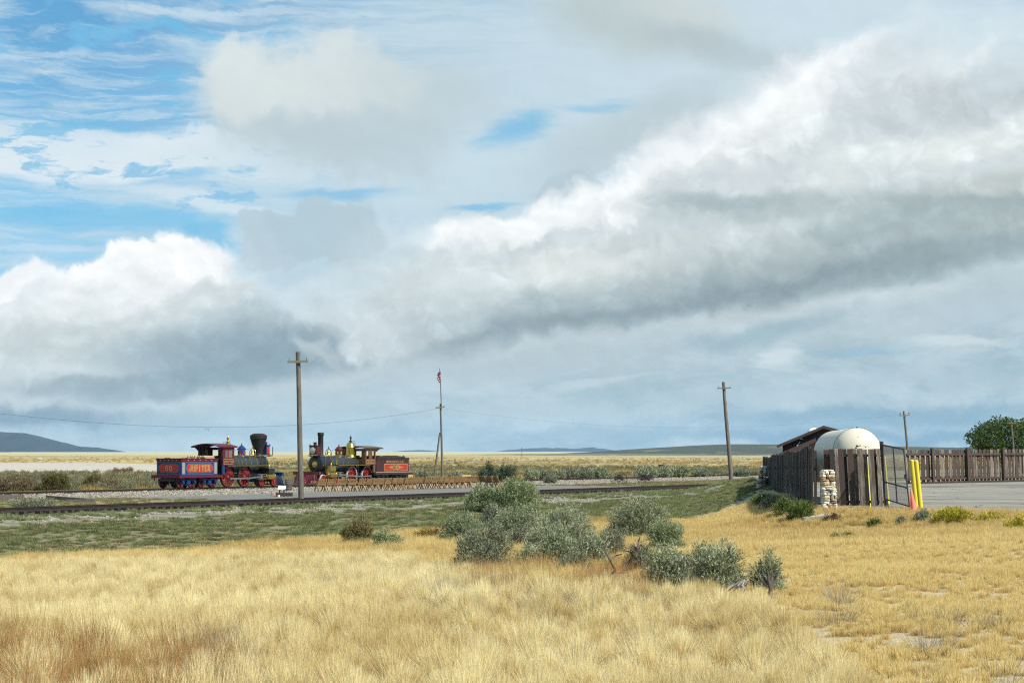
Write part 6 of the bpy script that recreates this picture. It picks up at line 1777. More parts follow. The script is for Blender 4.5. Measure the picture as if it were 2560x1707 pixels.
# ================================================================== vegetation
hidden = bpy.data.collections.new('plant_sources')          # sources of the scattered plants, not in the scene itself
def raw_mesh(name, V, F, material, attrs=None):
    me = bpy.data.meshes.new(name)
    V = np.asarray(V, np.float32); F = np.asarray(F, np.int32)
    k = F.shape[1]
    me.vertices.add(len(V)); me.vertices.foreach_set('co', V.ravel())
    me.loops.add(F.size); me.loops.foreach_set('vertex_index', F.ravel())
    me.polygons.add(len(F)); me.polygons.foreach_set('loop_start', np.arange(len(F)) * k)
    for nm, arr in (attrs or {}).items():
        a_ = me.attributes.new(nm, 'FLOAT', 'POINT'); a_.data.foreach_set('value', np.asarray(arr, np.float32))
    me.materials.append(material); me.update(); me.validate()
    return me
def blades(n, h, spread, lean, width, seed, droop=0.25, hv=0.35, segs=3):
    """tuft of curved tapering blades rising from a small disc"""
    g = np.random.default_rng(seed)
    an = g.uniform(0, 2 * math.pi, n); rr = spread * np.sqrt(g.uniform(0, 1, n))
    bx, by = rr * np.cos(an), rr * np.sin(an)
    la = an + g.normal(0, 0.6, n); lm = np.abs(g.normal(0, 1, n)) * lean + rr / max(spread, 1e-4) * lean * 0.9
    hh_ = h * (1 + g.uniform(-hv, hv, n)) * (1 - 0.25 * (rr / max(spread, 1e-4)) ** 2)
    V = []; F = []; al = []; bl_ = []
    sa = g.uniform(0, 2 * math.pi, n)
    rb = g.uniform(0, 1, n)
    ts = np.linspace(0, 1, segs + 1)
    for t in ts:
        ox = lm * (t + droop * t * t); oz = hh_ * (t - 0.22 * droop * t * t * (lm > 0.6 * lean))
        cx = bx + np.cos(la) * ox * h; cy = by + np.sin(la) * ox * h
        w = width * (1.0 - 0.88 * t) * 0.5
        V.append(np.stack([cx - np.cos(sa) * w, cy - np.sin(sa) * w, oz], 1)); V.append(np.stack([cx + np.cos(sa) * w, cy + np.sin(sa) * w, oz], 1))
        al += [np.full(n, t)] * 2; bl_ += [rb] * 2
    for k in range(segs):
        a_ = np.arange(n) + 2 * k * n
        F.append(np.stack([a_, a_ + n, a_ + 3 * n, a_ + 2 * n], 1))
    return np.concatenate(V), np.concatenate(F), np.concatenate(al), np.concatenate(bl_)
def tuft(name, material, *args, **kw):
    V, F, al, bl_ = blades(*args, **kw)
    o = bpy.data.objects.new(name, raw_mesh(name, V, F, material, {'along': al, 'blade': bl_}))
    return o
def puff(name, material, n, h, base, width, seed, open_=1.0):
    """rounded bunchgrass: fine straight blades fanning out of a small crown"""
    g = np.random.default_rng(seed)
    th = np.abs(g.normal(0, 0.48, n)) * open_; th = np.minimum(th, 1.35); ph = g.uniform(0, 2 * math.pi, n)
    D = np.stack([np.sin(th) * np.cos(ph), np.sin(th) * np.sin(ph), np.cos(th)], 1)
    ln = h * (1 - 0.18 * th) * g.uniform(0.62, 1.12, n)
    B = np.stack([base * np.sin(th) * np.cos(ph), base * np.sin(th) * np.sin(ph), np.zeros(n)], 1) + g.normal(0, base * 0.25, (n, 3)) * np.array([1, 1, 0])
    S = np.cross(D, g.normal(0, 1, (n, 3))); S /= np.linalg.norm(S, axis=1)[:, None]
    sag = g.uniform(0.0, 0.22, n)
    V = []; al = []; bl_ = []; rb = np.clip(g.normal(0.5, 0.25, n), 0, 1)
    for t in (0.0, 0.4, 0.75, 1.0):
        c = B + D * (ln * t)[:, None]; c[:, 2] -= sag * ln * t * t * np.sin(th)
        w = width * (1.0 - 0.8 * t) * 0.5
        V += [c - S * w, c + S * w]; al += [np.full(n, t)] * 2; bl_ += [rb] * 2
    F = []
    for k in range(3):
        a_ = np.arange(n) + 2 * k * n; F.append(np.stack([a_, a_ + n, a_ + 3 * n, a_ + 2 * n], 1))
    return bpy.data.objects.new(name, raw_mesh(name, np.concatenate(V), np.concatenate(F), material, {'along': np.concatenate(al), 'blade': np.concatenate(bl_)}))
def source(name, objs):
    c = bpy.data.collections.new(name)
    for o in objs: c.objects.link(o)
    return c
def scatter(name, label, cat, coll, pts, scl, rotz, tint, idx, tilt=None):
    """one object whose points carry instances of the plants in a collection (geometry nodes)"""
    n = len(pts)
    me = bpy.data.meshes.new(name)
    me.vertices.add(n); me.vertices.foreach_set('co', np.asarray(pts, np.float32).ravel())
    def fa(nm, arr, ty='FLOAT', key='value'):
        a_ = me.attributes.new(nm, ty, 'POINT'); a_.data.foreach_set(key, np.asarray(arr).ravel())
    fa('scl', np.asarray(scl, np.float32)); fa('tint', np.asarray(tint, np.float32)); fa('idx', np.asarray(idx, np.int32), 'INT')
    rot = np.zeros((n, 3), np.float32); rot[:, 2] = rotz
    if tilt is not None: rot[:, :2] = tilt
    fa('rot', rot, 'FLOAT_VECTOR', 'vector')
    me.update()
    o = link(name, me)
    ng = bpy.data.node_groups.new(name + '_scatter', 'GeometryNodeTree')
    ng.interface.new_socket('Geometry', in_out='INPUT', socket_type='NodeSocketGeometry')
    ng.interface.new_socket('Geometry', in_out='OUTPUT', socket_type='NodeSocketGeometry')
    gi = ng.nodes.new('NodeGroupInput'); go = ng.nodes.new('NodeGroupOutput')
    ci = ng.nodes.new('GeometryNodeCollectionInfo'); ci.inputs['Collection'].default_value = coll
    ci.inputs['Separate Children'].default_value = True; ci.inputs['Reset Children'].default_value = True
    ip = ng.nodes.new('GeometryNodeInstanceOnPoints')
    ip.inputs['Pick Instance'].default_value = True
    def na(nm, ty):
        d = ng.nodes.new('GeometryNodeInputNamedAttribute'); d.data_type = ty; d.inputs['Name'].default_value = nm
        return d.outputs['Attribute']
    L_ = ng.links.new
    L_(gi.outputs[0], ip.inputs['Points']); L_(ci.outputs[0], ip.inputs['Instance'])
    L_(na('idx', 'INT'), ip.inputs['Instance Index']); L_(na('rot', 'FLOAT_VECTOR'), ip.inputs['Rotation']); L_(na('scl', 'FLOAT'), ip.inputs['Scale'])
    L_(ip.outputs[0], go.inputs[0])
    md = o.modifiers.new('scatter', 'NODES'); md.node_group = ng
    return tag(o, label, cat, kind='stuff')

# value noise for patchiness (numpy)
def vnoise(x, y, sc, seed):
    g = np.random.default_rng(seed); T = g.uniform(0, 1, (64, 64))
    u, v = np.asarray(x) * sc + 31.7, np.asarray(y) * sc + 17.3
    i, j = np.floor(u).astype(int), np.floor(v).astype(int); fu, fv = u - i, v - j
    fu = fu * fu * (3 - 2 * fu); fv = fv * fv * (3 - 2 * fv)
    a_ = T[i % 64, j % 64]; b_ = T[(i + 1) % 64, j % 64]; c_ = T[i % 64, (j + 1) % 64]; d_ = T[(i + 1) % 64, (j + 1) % 64]
    return (a_ * (1 - fu) + b_ * fu) * (1 - fv) + (c_ * (1 - fu) + d_ * fu) * fv
def fbm(x, y, sc, seed):
    return 0.55 * vnoise(x, y, sc, seed) + 0.3 * vnoise(x, y, sc * 2.1, seed + 1) + 0.15 * vnoise(x, y, sc * 4.3, seed + 2)

# ------------------------------------------------ grasses
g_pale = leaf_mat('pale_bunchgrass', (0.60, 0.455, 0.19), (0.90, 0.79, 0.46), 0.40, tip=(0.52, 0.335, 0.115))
g_under = leaf_mat('under_grass', (0.30, 0.195, 0.08), (0.52, 0.38, 0.165), 0.35)  # straw tone darkened so the gaps between bunches look shaded
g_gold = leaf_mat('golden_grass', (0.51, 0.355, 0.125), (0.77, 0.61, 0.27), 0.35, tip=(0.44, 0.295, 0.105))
g_brown = leaf_mat('brown_stems', (0.23, 0.115, 0.04), (0.50, 0.31, 0.13), 0.3)
g_green = leaf_mat('green_weed', (0.165, 0.160, 0.075), (0.20, 0.235, 0.10), 0.3)
g_grey = leaf_mat('grey_stems', (0.17, 0.155, 0.125), (0.30, 0.275, 0.225), 0.2)
src_pale = source('pale_tufts', [puff('tuft', g_pale, 720, 0.31, 0.085, 0.0042, 10 + i, 1.45 + 0.12 * i) for i in range(4)])
src_under = source('under_grass', [puff('tuft', g_under, 150, 0.17, 0.12, 0.0045, 16 + i, 1.0) for i in range(2)])
src_seed = source('seed_stems', [tuft('stems', g_pale, 14, 0.52, 0.10, 0.16, 0.005, 18 + i, droop=0.2, hv=0.4) for i in range(2)])
src_short = source('short_tufts', [puff('tuft', g_gold, 150, 0.13, 0.09, 0.0050, 20 + i, 1.15) for i in range(3)] + [puff('tuft', g_gold, 110, 0.085, 0.11, 0.0050, 25, 1.2)])
src_mid = source('mid_tufts', [tuft('tuft', g_gold, 150, 0.30, 0.2, 0.30, 0.008, 30 + i) for i in range(3)])
src_brown = source('brown_stems', [tuft('stems', g_brown, 60, 0.55, 0.22, 0.14, 0.006, 40 + i, droop=0.1, hv=0.45) for i in range(3)])
src_green = source('green_weeds', [tuft('weed', g_green, 90, 0.085, 0.16, 1.0, 0.024, 50 + i, droop=0.4) for i in range(3)] + [tuft('weed', g_green, 70, 0.14, 0.13, 0.6, 0.020, 55)])
src_grey = source('grey_stems', [tuft('stems', g_grey, 60, 0.40, 0.2, 0.45, 0.006, 60 + i, droop=0.15, hv=0.5) for i in range(2)])

def frustum_pts(n, y0, y1, seed, margin=1.45):
    g = np.random.default_rng(seed)
    y = np.sqrt(g.uniform(y0 ** 2, y1 ** 2, n))
    x = g.uniform(-1, 1, n) * 0.2462 * margin * y
    z = height(x, y)
    px, py = project(x, y, z)
    return x, y, z, px, py, g
# edge of the tall pale grass (to its right the grass is mown short), in photograph columns/rows -> used as a line on the ground
EX = np.array([-3000, 0, 400, 800, 1000, 1150, 1400, 1700, 1860, 1900, 1990, 2060, 2150, 2300, 4000])
EYv = np.array([1415, 1418, 1398, 1392, 1400, 1448, 1488, 1500, 1522, 1542, 1600, 1665, 1745, 1870, 2420])
def tall_line(px): return np.interp(px, EX, EYv)
# tall pale bunchgrass in the foreground
x, y, z, px, py, g = frustum_pts(66000, 16.5, 62, 1)
s_ = x * SN.x + y * SN.y
jit = (fbm(x, y, 0.5, 3) - 0.5) * 60
keep = (py + jit * 0.6 > tall_line(px)) & (s_ < 47)
pn = fbm(x, y, 0.33, 5)
keep &= (g.uniform(0, 1, len(x)) < 0.80 + 0.3 * (pn > 0.4))
# the brown patch in the lower left corner thins the pale grass
bp = (px < 620 + 40 * np.sin(py * 0.05)) & (py > 1590 + 0.02 * px + (fbm(x, y, 0.9, 8) - .5) * 90)
keep &= ~(bp & (g.uniform(0, 1, len(x)) < 0.85))
# spacing: no two bunches closer than about a third of a metre
ki = np.flatnonzero(keep); cell = {}; chosen = []
spc = 0.37
for i in ki:
    ci_, cj_ = int(math.floor(x[i] / spc)), int(math.floor(y[i] / spc)); ok = True
    for a_ in (-1, 0, 1):
        for b_ in (-1, 0, 1):
            q = cell.get((ci_ + a_, cj_ + b_))
            if q is not None and (x[q] - x[i]) ** 2 + (y[q] - y[i]) ** 2 < spc * spc * (0.62 + 0.5 * pn[i]): ok = False
    if ok: cell[(ci_, cj_)] = i; chosen.append(i)
rest = np.setdiff1d(ki, np.array(chosen))
under = rest[::4]
n = len(under)
scatter('under_grass', 'short golden straw between the pale bunches', 'grass', src_under, np.stack([x[under], y[under], z[under] - 0.01], 1), g.uniform(0.6, 1.2, n), g.uniform(0, 6.28, n), np.clip(fbm(x[under], y[under], 0.6, 61) * 1.3 - .1 + g.normal(0, .15, n), 0, 1), g.integers(0, 2, n))
sd_ = rest[1::40]; n = len(sd_)
scatter('seed_stems', 'sparse tall pale seed stems standing above the bunchgrass', 'grass', src_seed, np.stack([x[sd_], y[sd_], z[sd_]], 1), g.uniform(0.6, 1.2, n), g.uniform(0, 6.28, n), g.uniform(.3, 1, n), g.integers(0, 2, n), tilt=g.normal(0, .15, (n, 2)))
keep = np.array(chosen)
X_, Y_, Z_ = x[keep], y[keep], z[keep]; n = len(keep)
pt = fbm(X_, Y_, 0.42, 6); pt2 = fbm(X_, Y_, 1.3, 9)
tint = np.clip(0.05 + 1.0 * pt + 0.5 * (pt2 - 0.5) + g.normal(0, 0.17, n), 0, 1)
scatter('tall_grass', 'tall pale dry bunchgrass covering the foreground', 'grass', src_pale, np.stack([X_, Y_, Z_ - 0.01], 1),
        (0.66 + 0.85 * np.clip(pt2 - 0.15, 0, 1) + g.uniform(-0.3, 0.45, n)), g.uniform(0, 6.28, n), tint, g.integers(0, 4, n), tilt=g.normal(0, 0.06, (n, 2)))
# brown stalks: lower left corner, and in front of the sagebrush
x, y, z, px, py, g = frustum_pts(9000, 16.5, 60, 11)
jn = (fbm(x, y, 0.9, 8) - .5) * 90
k1 = (px < 600 + jn) & (py > 1622 + jn)
k2 = (px > 1160 + jn) & (px < 1640 + jn) & (py > 1415 + jn * 0.3) & (py < 1505 + jn * 0.5) & (g.uniform(0, 1, len(x)) < 0.55)
k3 = (px > 900) & (px < 1130) & (py > 1300) & (py < 1372) & (g.uniform(0, 1, len(x)) < 1.0)
k4 = (px > 1190 + jn) & (px < 1300 + jn) & (py > 1480) & (py < 1540 + jn)
keep = k1 | (k2 & (fbm(x, y, 0.8, 15) > 0.44)) | k3 | (k4 & (g.uniform(0, 1, len(x)) < 0.5))
X_, Y_, Z_ = x[keep], y[keep], z[keep]; n = keep.sum()
scatter('brown_stalks', 'rust brown dead stalks at the lower left and below the sagebrush', 'dead stalks', src_brown, np.stack([X_, Y_, Z_ - 0.01], 1),
        g.uniform(0.45, 1.05, n) * np.where(py[keep] > 1500, 1.0, 0.9), g.uniform(0, 6.28, n), np.clip(fbm(X_, Y_, 0.8, 12) * 1.4 - 0.2 - 0.15 * (py[keep] > 1560) + g.normal(0, .15, n), 0, 1), g.integers(0, 3, n), tilt=g.normal(0, 0.14, (n, 2)))
x, y, z, px, py, g = frustum_pts(9000, 16.5, 60, 13)
jn = (fbm(x, y, 0.9, 18) - .5) * 90
keep = ((px > 520) & (px < 625) & (py > 1600 + jn)) | ((px > 1060 + jn) & (px < 1180 + jn) & (py > 1480) & (py < 1545)) | ((px > 1345 + jn) & (px < 1420) & (py > 1520) & (py < 1600)) | ((py > 1420) & (fbm(x, y, 0.7, 77) > 0.74))
X_, Y_, Z_ = x[keep], y[keep], z[keep]; n = keep.sum()
scatter('grey_stalks', 'thin grey dead stalks among the pale bunchgrass', 'dead stalks', src_grey, np.stack([X_, Y_, Z_ - 0.01], 1), g.uniform(0.5, 1.0, n), g.uniform(0, 6.28, n), g.uniform(0, 1, n), g.integers(0, 2, n))
# short mown grass on the right and up to the yard
x, y, z, px, py, g = frustum_pts(72000, 17, 100, 21)
s_ = x * SN.x + y * SN.y
jit = (fbm(x, y, 0.5, 3) - 0.5) * 60
right_line = np.interp(py, [1240, 1300, 1400, 1480, 1560, 1640, 1707, 1900], [1500, 1480, 1500, 1640, 1900, 2000, 2060, 2250])
inlot = (x > lot_left(y) - 0.2) & (y > lot_front(x) - 0.1)
keep = (py + jit * 0.6 < tall_line(px) + 25) & (px > right_line) & (s_ < 49 + (fbm(x, y, .3, 5) - .5) * 3 + 5.5 * ((x > lot_left(y) - 7) & (y > 78))) & ~inlot
bare = fbm(x, y, 1.6, 31); bare2 = fbm(x, y, 0.35, 37)
keep &= g.uniform(0, 1, len(x)) < np.clip(1.0 - 2.6 * np.maximum(bare + 0.35 * (bare2 - 0.5) - 0.53, 0) * 2.2, 0.10, 1)
X_, Y_, Z_ = x[keep], y[keep], z[keep]; n = keep.sum()
scatter('mown_grass', 'short tan mown grass on the right towards the yard', 'grass', src_short, np.stack([X_, Y_, Z_], 1), g.uniform(0.7, 1.35, n) * np.where(Y_ > 55, 1.7, 1.0), g.uniform(0, 6.28, n),
        np.clip(0.2 + 0.75 * fbm(X_, Y_, 0.25, 33) + 0.2 * (Y_ < 60) + g.normal(0, .12, n), 0, 1), g.choice(4, n, p=[.3, .27, .23, .2]))
# golden grass of the ditch
x, y, z, px, py, g = frustum_pts(26000, 38, 120, 41)
s_ = x * SN.x + y * SN.y
r_ = x * SD.x + y * SD.y
keep = (py - 14 < tall_line(px)) & (px < 1500 + 40 * np.sin(py)) & (s_ < 46.8 + (fbm(x, y, .35, 5) - .5) * 4.5)
X_, Y_, Z_ = x[keep], y[keep], z[keep]; n = keep.sum()
scatter('golden_grass', 'golden dry grass along the ditch below the green bank', 'grass', src_mid, np.stack([X_, Y_, Z_ - 0.01], 1), g.uniform(0.6, 1.25, n), g.uniform(0, 6.28, n), np.clip(fbm(X_, Y_, 0.3, 43) * 1.2 - 0.1 + g.normal(0, .15, n), 0, 1), g.integers(0, 3, n), tilt=g.normal(0, 0.1, (n, 2)))
# green weeds on the bank, along the track and by the fence
x, y, z, px, py, g = frustum_pts(60000, 55, 215, 51, 1.2)
s_ = x * SN.x + y * SN.y; r_ = x * SD.x + y * SD.y
dn = fbm(x, y, 0.30, 53); dn2 = fbm(x, y, 0.9, 57)
bank = (s_ > 45.8 + (dn - .5) * 4.5) & (s_ < 59.3 + (dn - .5) * 3) & (g.uniform(0, 1, len(x)) < 0.50 + 0.5 * (dn2 > 0.45))
crest_ = (s_ > 62.7 - 2.0 * (dn2 > 0.52) - 1.5 * (r_ > 128) + (dn - .5) * 3) & (s_ < 65.4) & (dn2 + 0.25 * (dn - .5) > 0.36)
btw = (s_ > 70.5) & (s_ < 81.5) & ((r_ < 97) | (r_ > 150)) & (dn2 > 0.50)
inlot = (x > lot_left(y) - 0.1) & (y > lot_front(x) - 0.3)
slope_ = (x > lot_left(y) - 6) & (x < lot_left(y) + 0.1) & (y > 84) & (y < 140) & (s_ > 44) & (s_ < 66) & (g.uniform(0, 1, len(x)) < 0.4)
keep = ((bank | crest_ | btw) & ~inlot) | slope_
X_, Y_, Z_ = x[keep], y[keep], z[keep]; n = keep.sum()
tint = np.clip(0.15 + 0.9 * fbm(X_, Y_, 0.5, 58) + 0.25 * (s_[keep] > 61) + g.normal(0, .12, n), 0, 1)
scatter('green_weeds', 'low green weeds covering the railway bank', 'weeds', src_green, np.stack([X_, Y_, Z_ - 0.01], 1), g.uniform(0.6, 1.5, n) * np.where(s_[keep] > 63.4, np.where(s_[keep] > 64.6, 0.5, 0.85), 1.0), g.uniform(0, 6.28, n), tint, g.integers(0, 4, n), tilt=g.normal(0, 0.1, (n, 2)))
g_olive = leaf_mat('olive_weed', (0.20, 0.165, 0.08), (0.30, 0.25, 0.13), 0.3)
src_olive = source('olive_weeds', [tuft('weed', g_olive, 80, 0.08, 0.17, 0.6, 0.022, 65 + i, droop=0.4) for i in range(3)])
keep = ((s_ > 46.0) & (s_ < 59.0) & (g.uniform(0, 1, len(x)) < 0.45) & (dn2 < 0.60) | ((s_ > 70.5) & (s_ < 82) & ((r_ < 97) | (r_ > 150)) & (dn2 < .52) & (dn2 > .40)) | ((s_ > 98.5) & (s_ < 103) & (g.uniform(0, 1, len(x)) < .8))) & ~inlot
X_, Y_, Z_ = x[keep], y[keep], z[keep]; n = keep.sum()
scatter('olive_weeds', 'dull brownish weeds between the tracks and on the bank', 'weeds', src_olive, np.stack([X_, Y_, Z_ - 0.01], 1), g.uniform(0.6, 1.5, n), g.uniform(0, 6.28, n), g.uniform(0, 1, n), g.integers(0, 3, n))

# ------------------------------------------------ loose stones of the ballast
def pebble(seed):
    r2 = random.Random(seed); m = MB(); vs_ = []
    for zf, k in ((-.8, .7), (0.2, 1.0), (.9, .5)):
        for a_ in range(5): vs_.append((k * math.cos(a_ * 1.257) * r2.uniform(.7, 1.2), k * math.sin(a_ * 1.257) * r2.uniform(.7, 1.2), zf * r2.uniform(.5, .9)))
    fs = [(4, 3, 2, 1, 0), (10, 11, 12, 13, 14)]
    for i in range(2):
        for k in range(5): fs.append((i * 5 + k, i * 5 + (k + 1) % 5, (i + 1) * 5 + (k + 1) % 5, (i + 1) * 5 + k))
    m.add(vs_, fs); return m
g_peb = leaf_mat('ballast_stone', (0.15, 0.135, 0.105), (0.40, 0.37, 0.30), 0.0)
src_peb = source('pebbles', [bpy.data.objects.new('pebble', pebble(70 + i).mesh('pebble', g_peb)) for i in range(4)])
x, y, z, px, py, g = frustum_pts(150000, 68, 260, 71, 1.15)
s_ = x * SN.x + y * SN.y; r_ = x * SD.x + y * SD.y
dn = fbm(x, y, 0.30, 53); dn2 = fbm(x, y, 0.9, 57)
keep = ((s_ > 58.9 + (dn - .5) * 3) & (s_ < 63.6 + (dn - .5) * 3) & (dn2 < 0.50) & (g.uniform(0, 1, len(x)) < np.where(r_ > 128, 0.45, 1.0))) | ((s_ > 82.0 + (dn - .5) * 2) & (s_ < 97.3)) | ((s_ > 66) & (s_ < 69.3) & (g.uniform(0, 1, len(x)) < .4))
inlot = (x > lot_left(y) - 0.1) & (y > lot_front(x) - 0.3)
keep &= ~inlot
X_, Y_, Z_ = x[keep], y[keep], z[keep]; n = keep.sum()
scatter('ballast_stones', 'pale loose ballast stones along both tracks', 'gravel', src_peb, np.stack([X_, Y_, Z_ + 0.01], 1), g.uniform(0.03, 0.085, n), g.uniform(0, 6.28, n), g.uniform(0, 1, n) ** 0.8, g.integers(0, 4, n), tilt=g.normal(0, .4, (n, 2)))

# ------------------------------------------------ sagebrush
def bush_leaf_mat(name, c0, c1, trans=0.14, dark=None):
    m = bpy.data.materials.new(name); m.use_nodes = True
    t = m.node_tree; t.nodes.clear(); N = NB(t)
    ga = N.n('ShaderNodeAttribute', attribute_type='GEOMETRY', attribute_name='blade')
    oi = N.n('ShaderNodeObjectInfo')
    base = N.mix(ga.outputs['Fac'], c0, c1)
    base = N.mix(1.0, base, N.mix(oi.outputs['Random'], (0.86, 0.90, 0.84), (1.12, 1.08, 1.10)), 'MULTIPLY')
    d = N.n('ShaderNodeBsdfDiffuse'); N.put(d.inputs[0], base)
    tr_ = N.n('ShaderNodeBsdfTranslucent'); N.put(tr_.inputs[0], base)
    mx = N.n('ShaderNodeMixShader'); mx.inputs[0].default_value = trans
    t.links.new(d.outputs[0], mx.inputs[1]); t.links.new(tr_.outputs[0], mx.inputs[2])
    o = N.n('ShaderNodeOutputMaterial'); t.links.new(mx.outputs[0], o.inputs[0])
    return m
l_sage = bush_leaf_mat('sage_leaf', (0.135, 0.15, 0.085), (0.40, 0.44, 0.275))
l_sage2 = bush_leaf_mat('sage_leaf_green', (0.13, 0.155, 0.075), (0.39, 0.44, 0.24))
l_dark = bush_leaf_mat('dark_bush_leaf', (0.055, 0.072, 0.046), (0.13, 0.16, 0.10))
l_grey = bush_leaf_mat('grey_bush_leaf', (0.11, 0.12, 0.075), (0.31, 0.33, 0.22))
l_yel = bush_leaf_mat('yellow_bloom_leaf', (0.14, 0.16, 0.03), (0.56, 0.45, 0.04))
l_weed = bush_leaf_mat('weed_leaf', (0.065, 0.09, 0.028), (0.17, 0.22, 0.065))
l_tree = bush_leaf_mat('tree_leaf', (0.035, 0.060, 0.016), (0.115, 0.165, 0.042), 0.3)
m_twig = mat('sage_wood', (0.085, 0.070, 0.055), 0.9, 0, 0.25, 8.0, 0.003)
m_dead = mat('dead_wood', (0.27, 0.25, 0.22), 0.9, 0, 0.25, 8.0, 0.003)
def sprig_cloud(seed, nsprig, nleaf, llen, lwid, shape, lobes=7, fill=0.55, up=0.75, spread=0.5, flat=0.0):
    """leafy crown inside a unit dome (width 1, height 1): many sprigs of narrow leaves gathered in uneven lobes"""
    g = np.random.default_rng(seed)
    L_ = []
    for k in range(lobes):
        a_ = 2 * math.pi * (k + g.uniform(-.3, .3)) / lobes; rr = g.uniform(0.14, 0.31)
        L_.append((rr * math.cos(a_), rr * math.sin(a_), g.uniform(0.30, 0.62), g.uniform(0.14, 0.27), g.uniform(0.20, 0.38)))
    L_.append((g.uniform(-.06, .06), g.uniform(-.06, .06), 0.64, 0.25, 0.36))
    for k in range(max(4, lobes - 1)):
        a_ = 2 * math.pi * (k + g.uniform(-.4, .4)) / max(4, lobes - 1); rr = g.uniform(0.20, 0.32)
        L_.append((rr * math.cos(a_), rr * math.sin(a_), g.uniform(0.12, 0.26), g.uniform(0.15, 0.22), g.uniform(0.14, 0.22)))
    L_ = np.array(L_)
    ii = g.integers(0, len(L_), nsprig)
    v = g.normal(0, 1, (nsprig, 3)); v[:, 2] = v[:, 2] * 0.8 + 0.25; v /= np.linalg.norm(v, axis=1)[:, None]
    rad_ = g.uniform(fill, 1.0, nsprig) ** 0.6 * np.where(g.uniform(0, 1, nsprig) < 0.10, g.uniform(1.0, 1.35, nsprig), 1.0)
    c = L_[ii, :3] + v * rad_[:, None] * np.stack([L_[ii, 3], L_[ii, 3], L_[ii, 4]], 1)
    c[:, 2] = np.maximum(c[:, 2], 0.06)
    d = v * (1 - up) + np.array([0, 0, up]); d[:, :2] += c[:, :2] * 0.9
    d /= np.linalg.norm(d, axis=1)[:, None]
    br = np.clip(0.5 + g.normal(0, 0.30, nsprig), 0, 1)
    n = nsprig * nleaf
    C = np.repeat(c, nleaf, 0); D = np.repeat(d, nleaf, 0) + g.normal(0, spread, (n, 3)); D /= np.linalg.norm(D, axis=1)[:, None]
    sx, sy, sz = shape
    C = C * np.array(shape); 
    C += np.repeat(d, nleaf, 0) * g.uniform(-1.2, 1.2, n)[:, None] * llen + g.normal(0, llen * 0.35, (n, 3))
    S = np.cross(D, g.normal(0, 1, (n, 3))); S /= np.linalg.norm(S, axis=1)[:, None] + 1e-9
    ll = llen * g.uniform(0.6, 1.3, n)[:, None]; lw = lwid * g.uniform(0.7, 1.2, n)[:, None]
    C[:, 2] = np.maximum(C[:, 2], 0.02)
    V = np.concatenate([C - D * ll * .5, C - S * lw * .5 + D * ll * 0.1, C + D * ll * .5, C + S * lw * .5 + D * ll * 0.1])
    a_ = np.arange(n); F = np.stack([a_, a_ + n, a_ + 2 * n, a_ + 3 * n], 1)
    b_ = np.clip(np.repeat(br, nleaf) + g.normal(0, .15, n), 0, 1)
    return V, F, np.tile(b_, 4)
def stems_mesh(seed, nst, shape, r0, material, reach=0.85, twist=0.12, name='stems', nb=3):
    r2 = random.Random(seed); m = MB(); sx, sy, sz = shape
    for k in range(nst):
        a_ = 2 * math.pi * k / nst + r2.uniform(-.4, .4); rr = r2.uniform(0.1, 0.42) * reach; top = r2.uniform(0.45, 0.9) * reach
        pts = []; n = 5
        for i in range(n):
            f = i / (n - 1)
            pts.append(Vector((sx * (rr * f ** 1.2 * math.cos(a_ + twist * i) + r2.uniform(-.02, .02)), sy * (rr * f ** 1.2 * math.sin(a_ + twist * i) + r2.uniform(-.02, .02)), sz * top * f - (0.05 if i == 0 else 0))))
        m.tube(pts, [r0 * (1 - 0.8 * i / (n - 1)) for i in range(n)], 5, cap=False)
        for j in range(nb):
            f = r2.uniform(0.35, 0.9); q_ = pts[int(f * (n - 1))]
            e = q_ + Vector((sx * r2.uniform(-.16, .16), sy * r2.uniform(-.16, .16), sz * r2.uniform(0.05, 0.22)))
            m.tube([q_, (q_ + e) / 2 + Vector((r2.uniform(-.02, .02), 0, 0)), e], [r0 * 0.4, r0 * 0.3, r0 * 0.12], 4, cap=False)
    return m.mesh(name, material)
def bush(px0, px1, pyt, pyb, label, leaf=None, seed=0, name='sagebrush', cat='sagebrush', group='sagebrush in the foreground', Y=None, dens=1.0, stem=True, leafsize=1.0, fill=0.30, up=0.75, lobes=7, spread=0.5, depthk=0.9):
    leaf = leaf or l_sage
    b = on_ground((px0 + px1) / 2, pyb) if Y is None else at_depth((px0 + px1) / 2, pyb, Y)
    if Y is not None: b.z = hz(b.x, b.y)
    k_ = b.y / FPX
    w_ = (px1 - px0) * k_ * 1.34; h_ = (at_depth((px0 + px1) / 2, pyt, b.y).z - b.z) * 1.14
    h_ = max(h_, 0.15)
    root = thing(name, label, cat, b, 0.0, group)
    pxm = k_ * 2.5
    ll = max(0.075, 2.2 * pxm) * leafsize; lw = max(0.017, 0.6 * pxm) * leafsize
    area = w_ * h_
    nsp = int(np.clip(area / (ll * lw) * 1.45 * dens, 250, 4200)); nl = 9
    V, F, bl_ = sprig_cloud(seed, nsp, nl, ll, lw, (w_, w_ * depthk, h_), lobes=lobes, fill=fill, up=up, spread=spread)
    link('foliage', raw_mesh('foliage', V, F, leaf, {'blade': bl_}), root)
    if stem:
        link('stems', stems_mesh(seed + 1, 8, (w_, w_ * depthk, h_), max(0.018, 0.012 * w_ + 0.3 * pxm * 0.4), m_twig), root)
    return root
B_ = bush
B_(1228, 1340, 1198, 1282, 'tallest light green sagebrush in front of the right end of the bench row', l_sage2, 101, dens=1.2)
B_(1172, 1234, 1216, 1278, 'light green sagebrush hiding the near rail left of the tallest sagebrush', l_sage2, 102)
B_(1205, 1268, 1262, 1320, 'dark grey sagebrush just below the tallest sagebrush', l_grey, 103)
B_(1107, 1208, 1284, 1362, 'leftmost rounded sagebrush at the edge of the green bank', l_sage, 104)
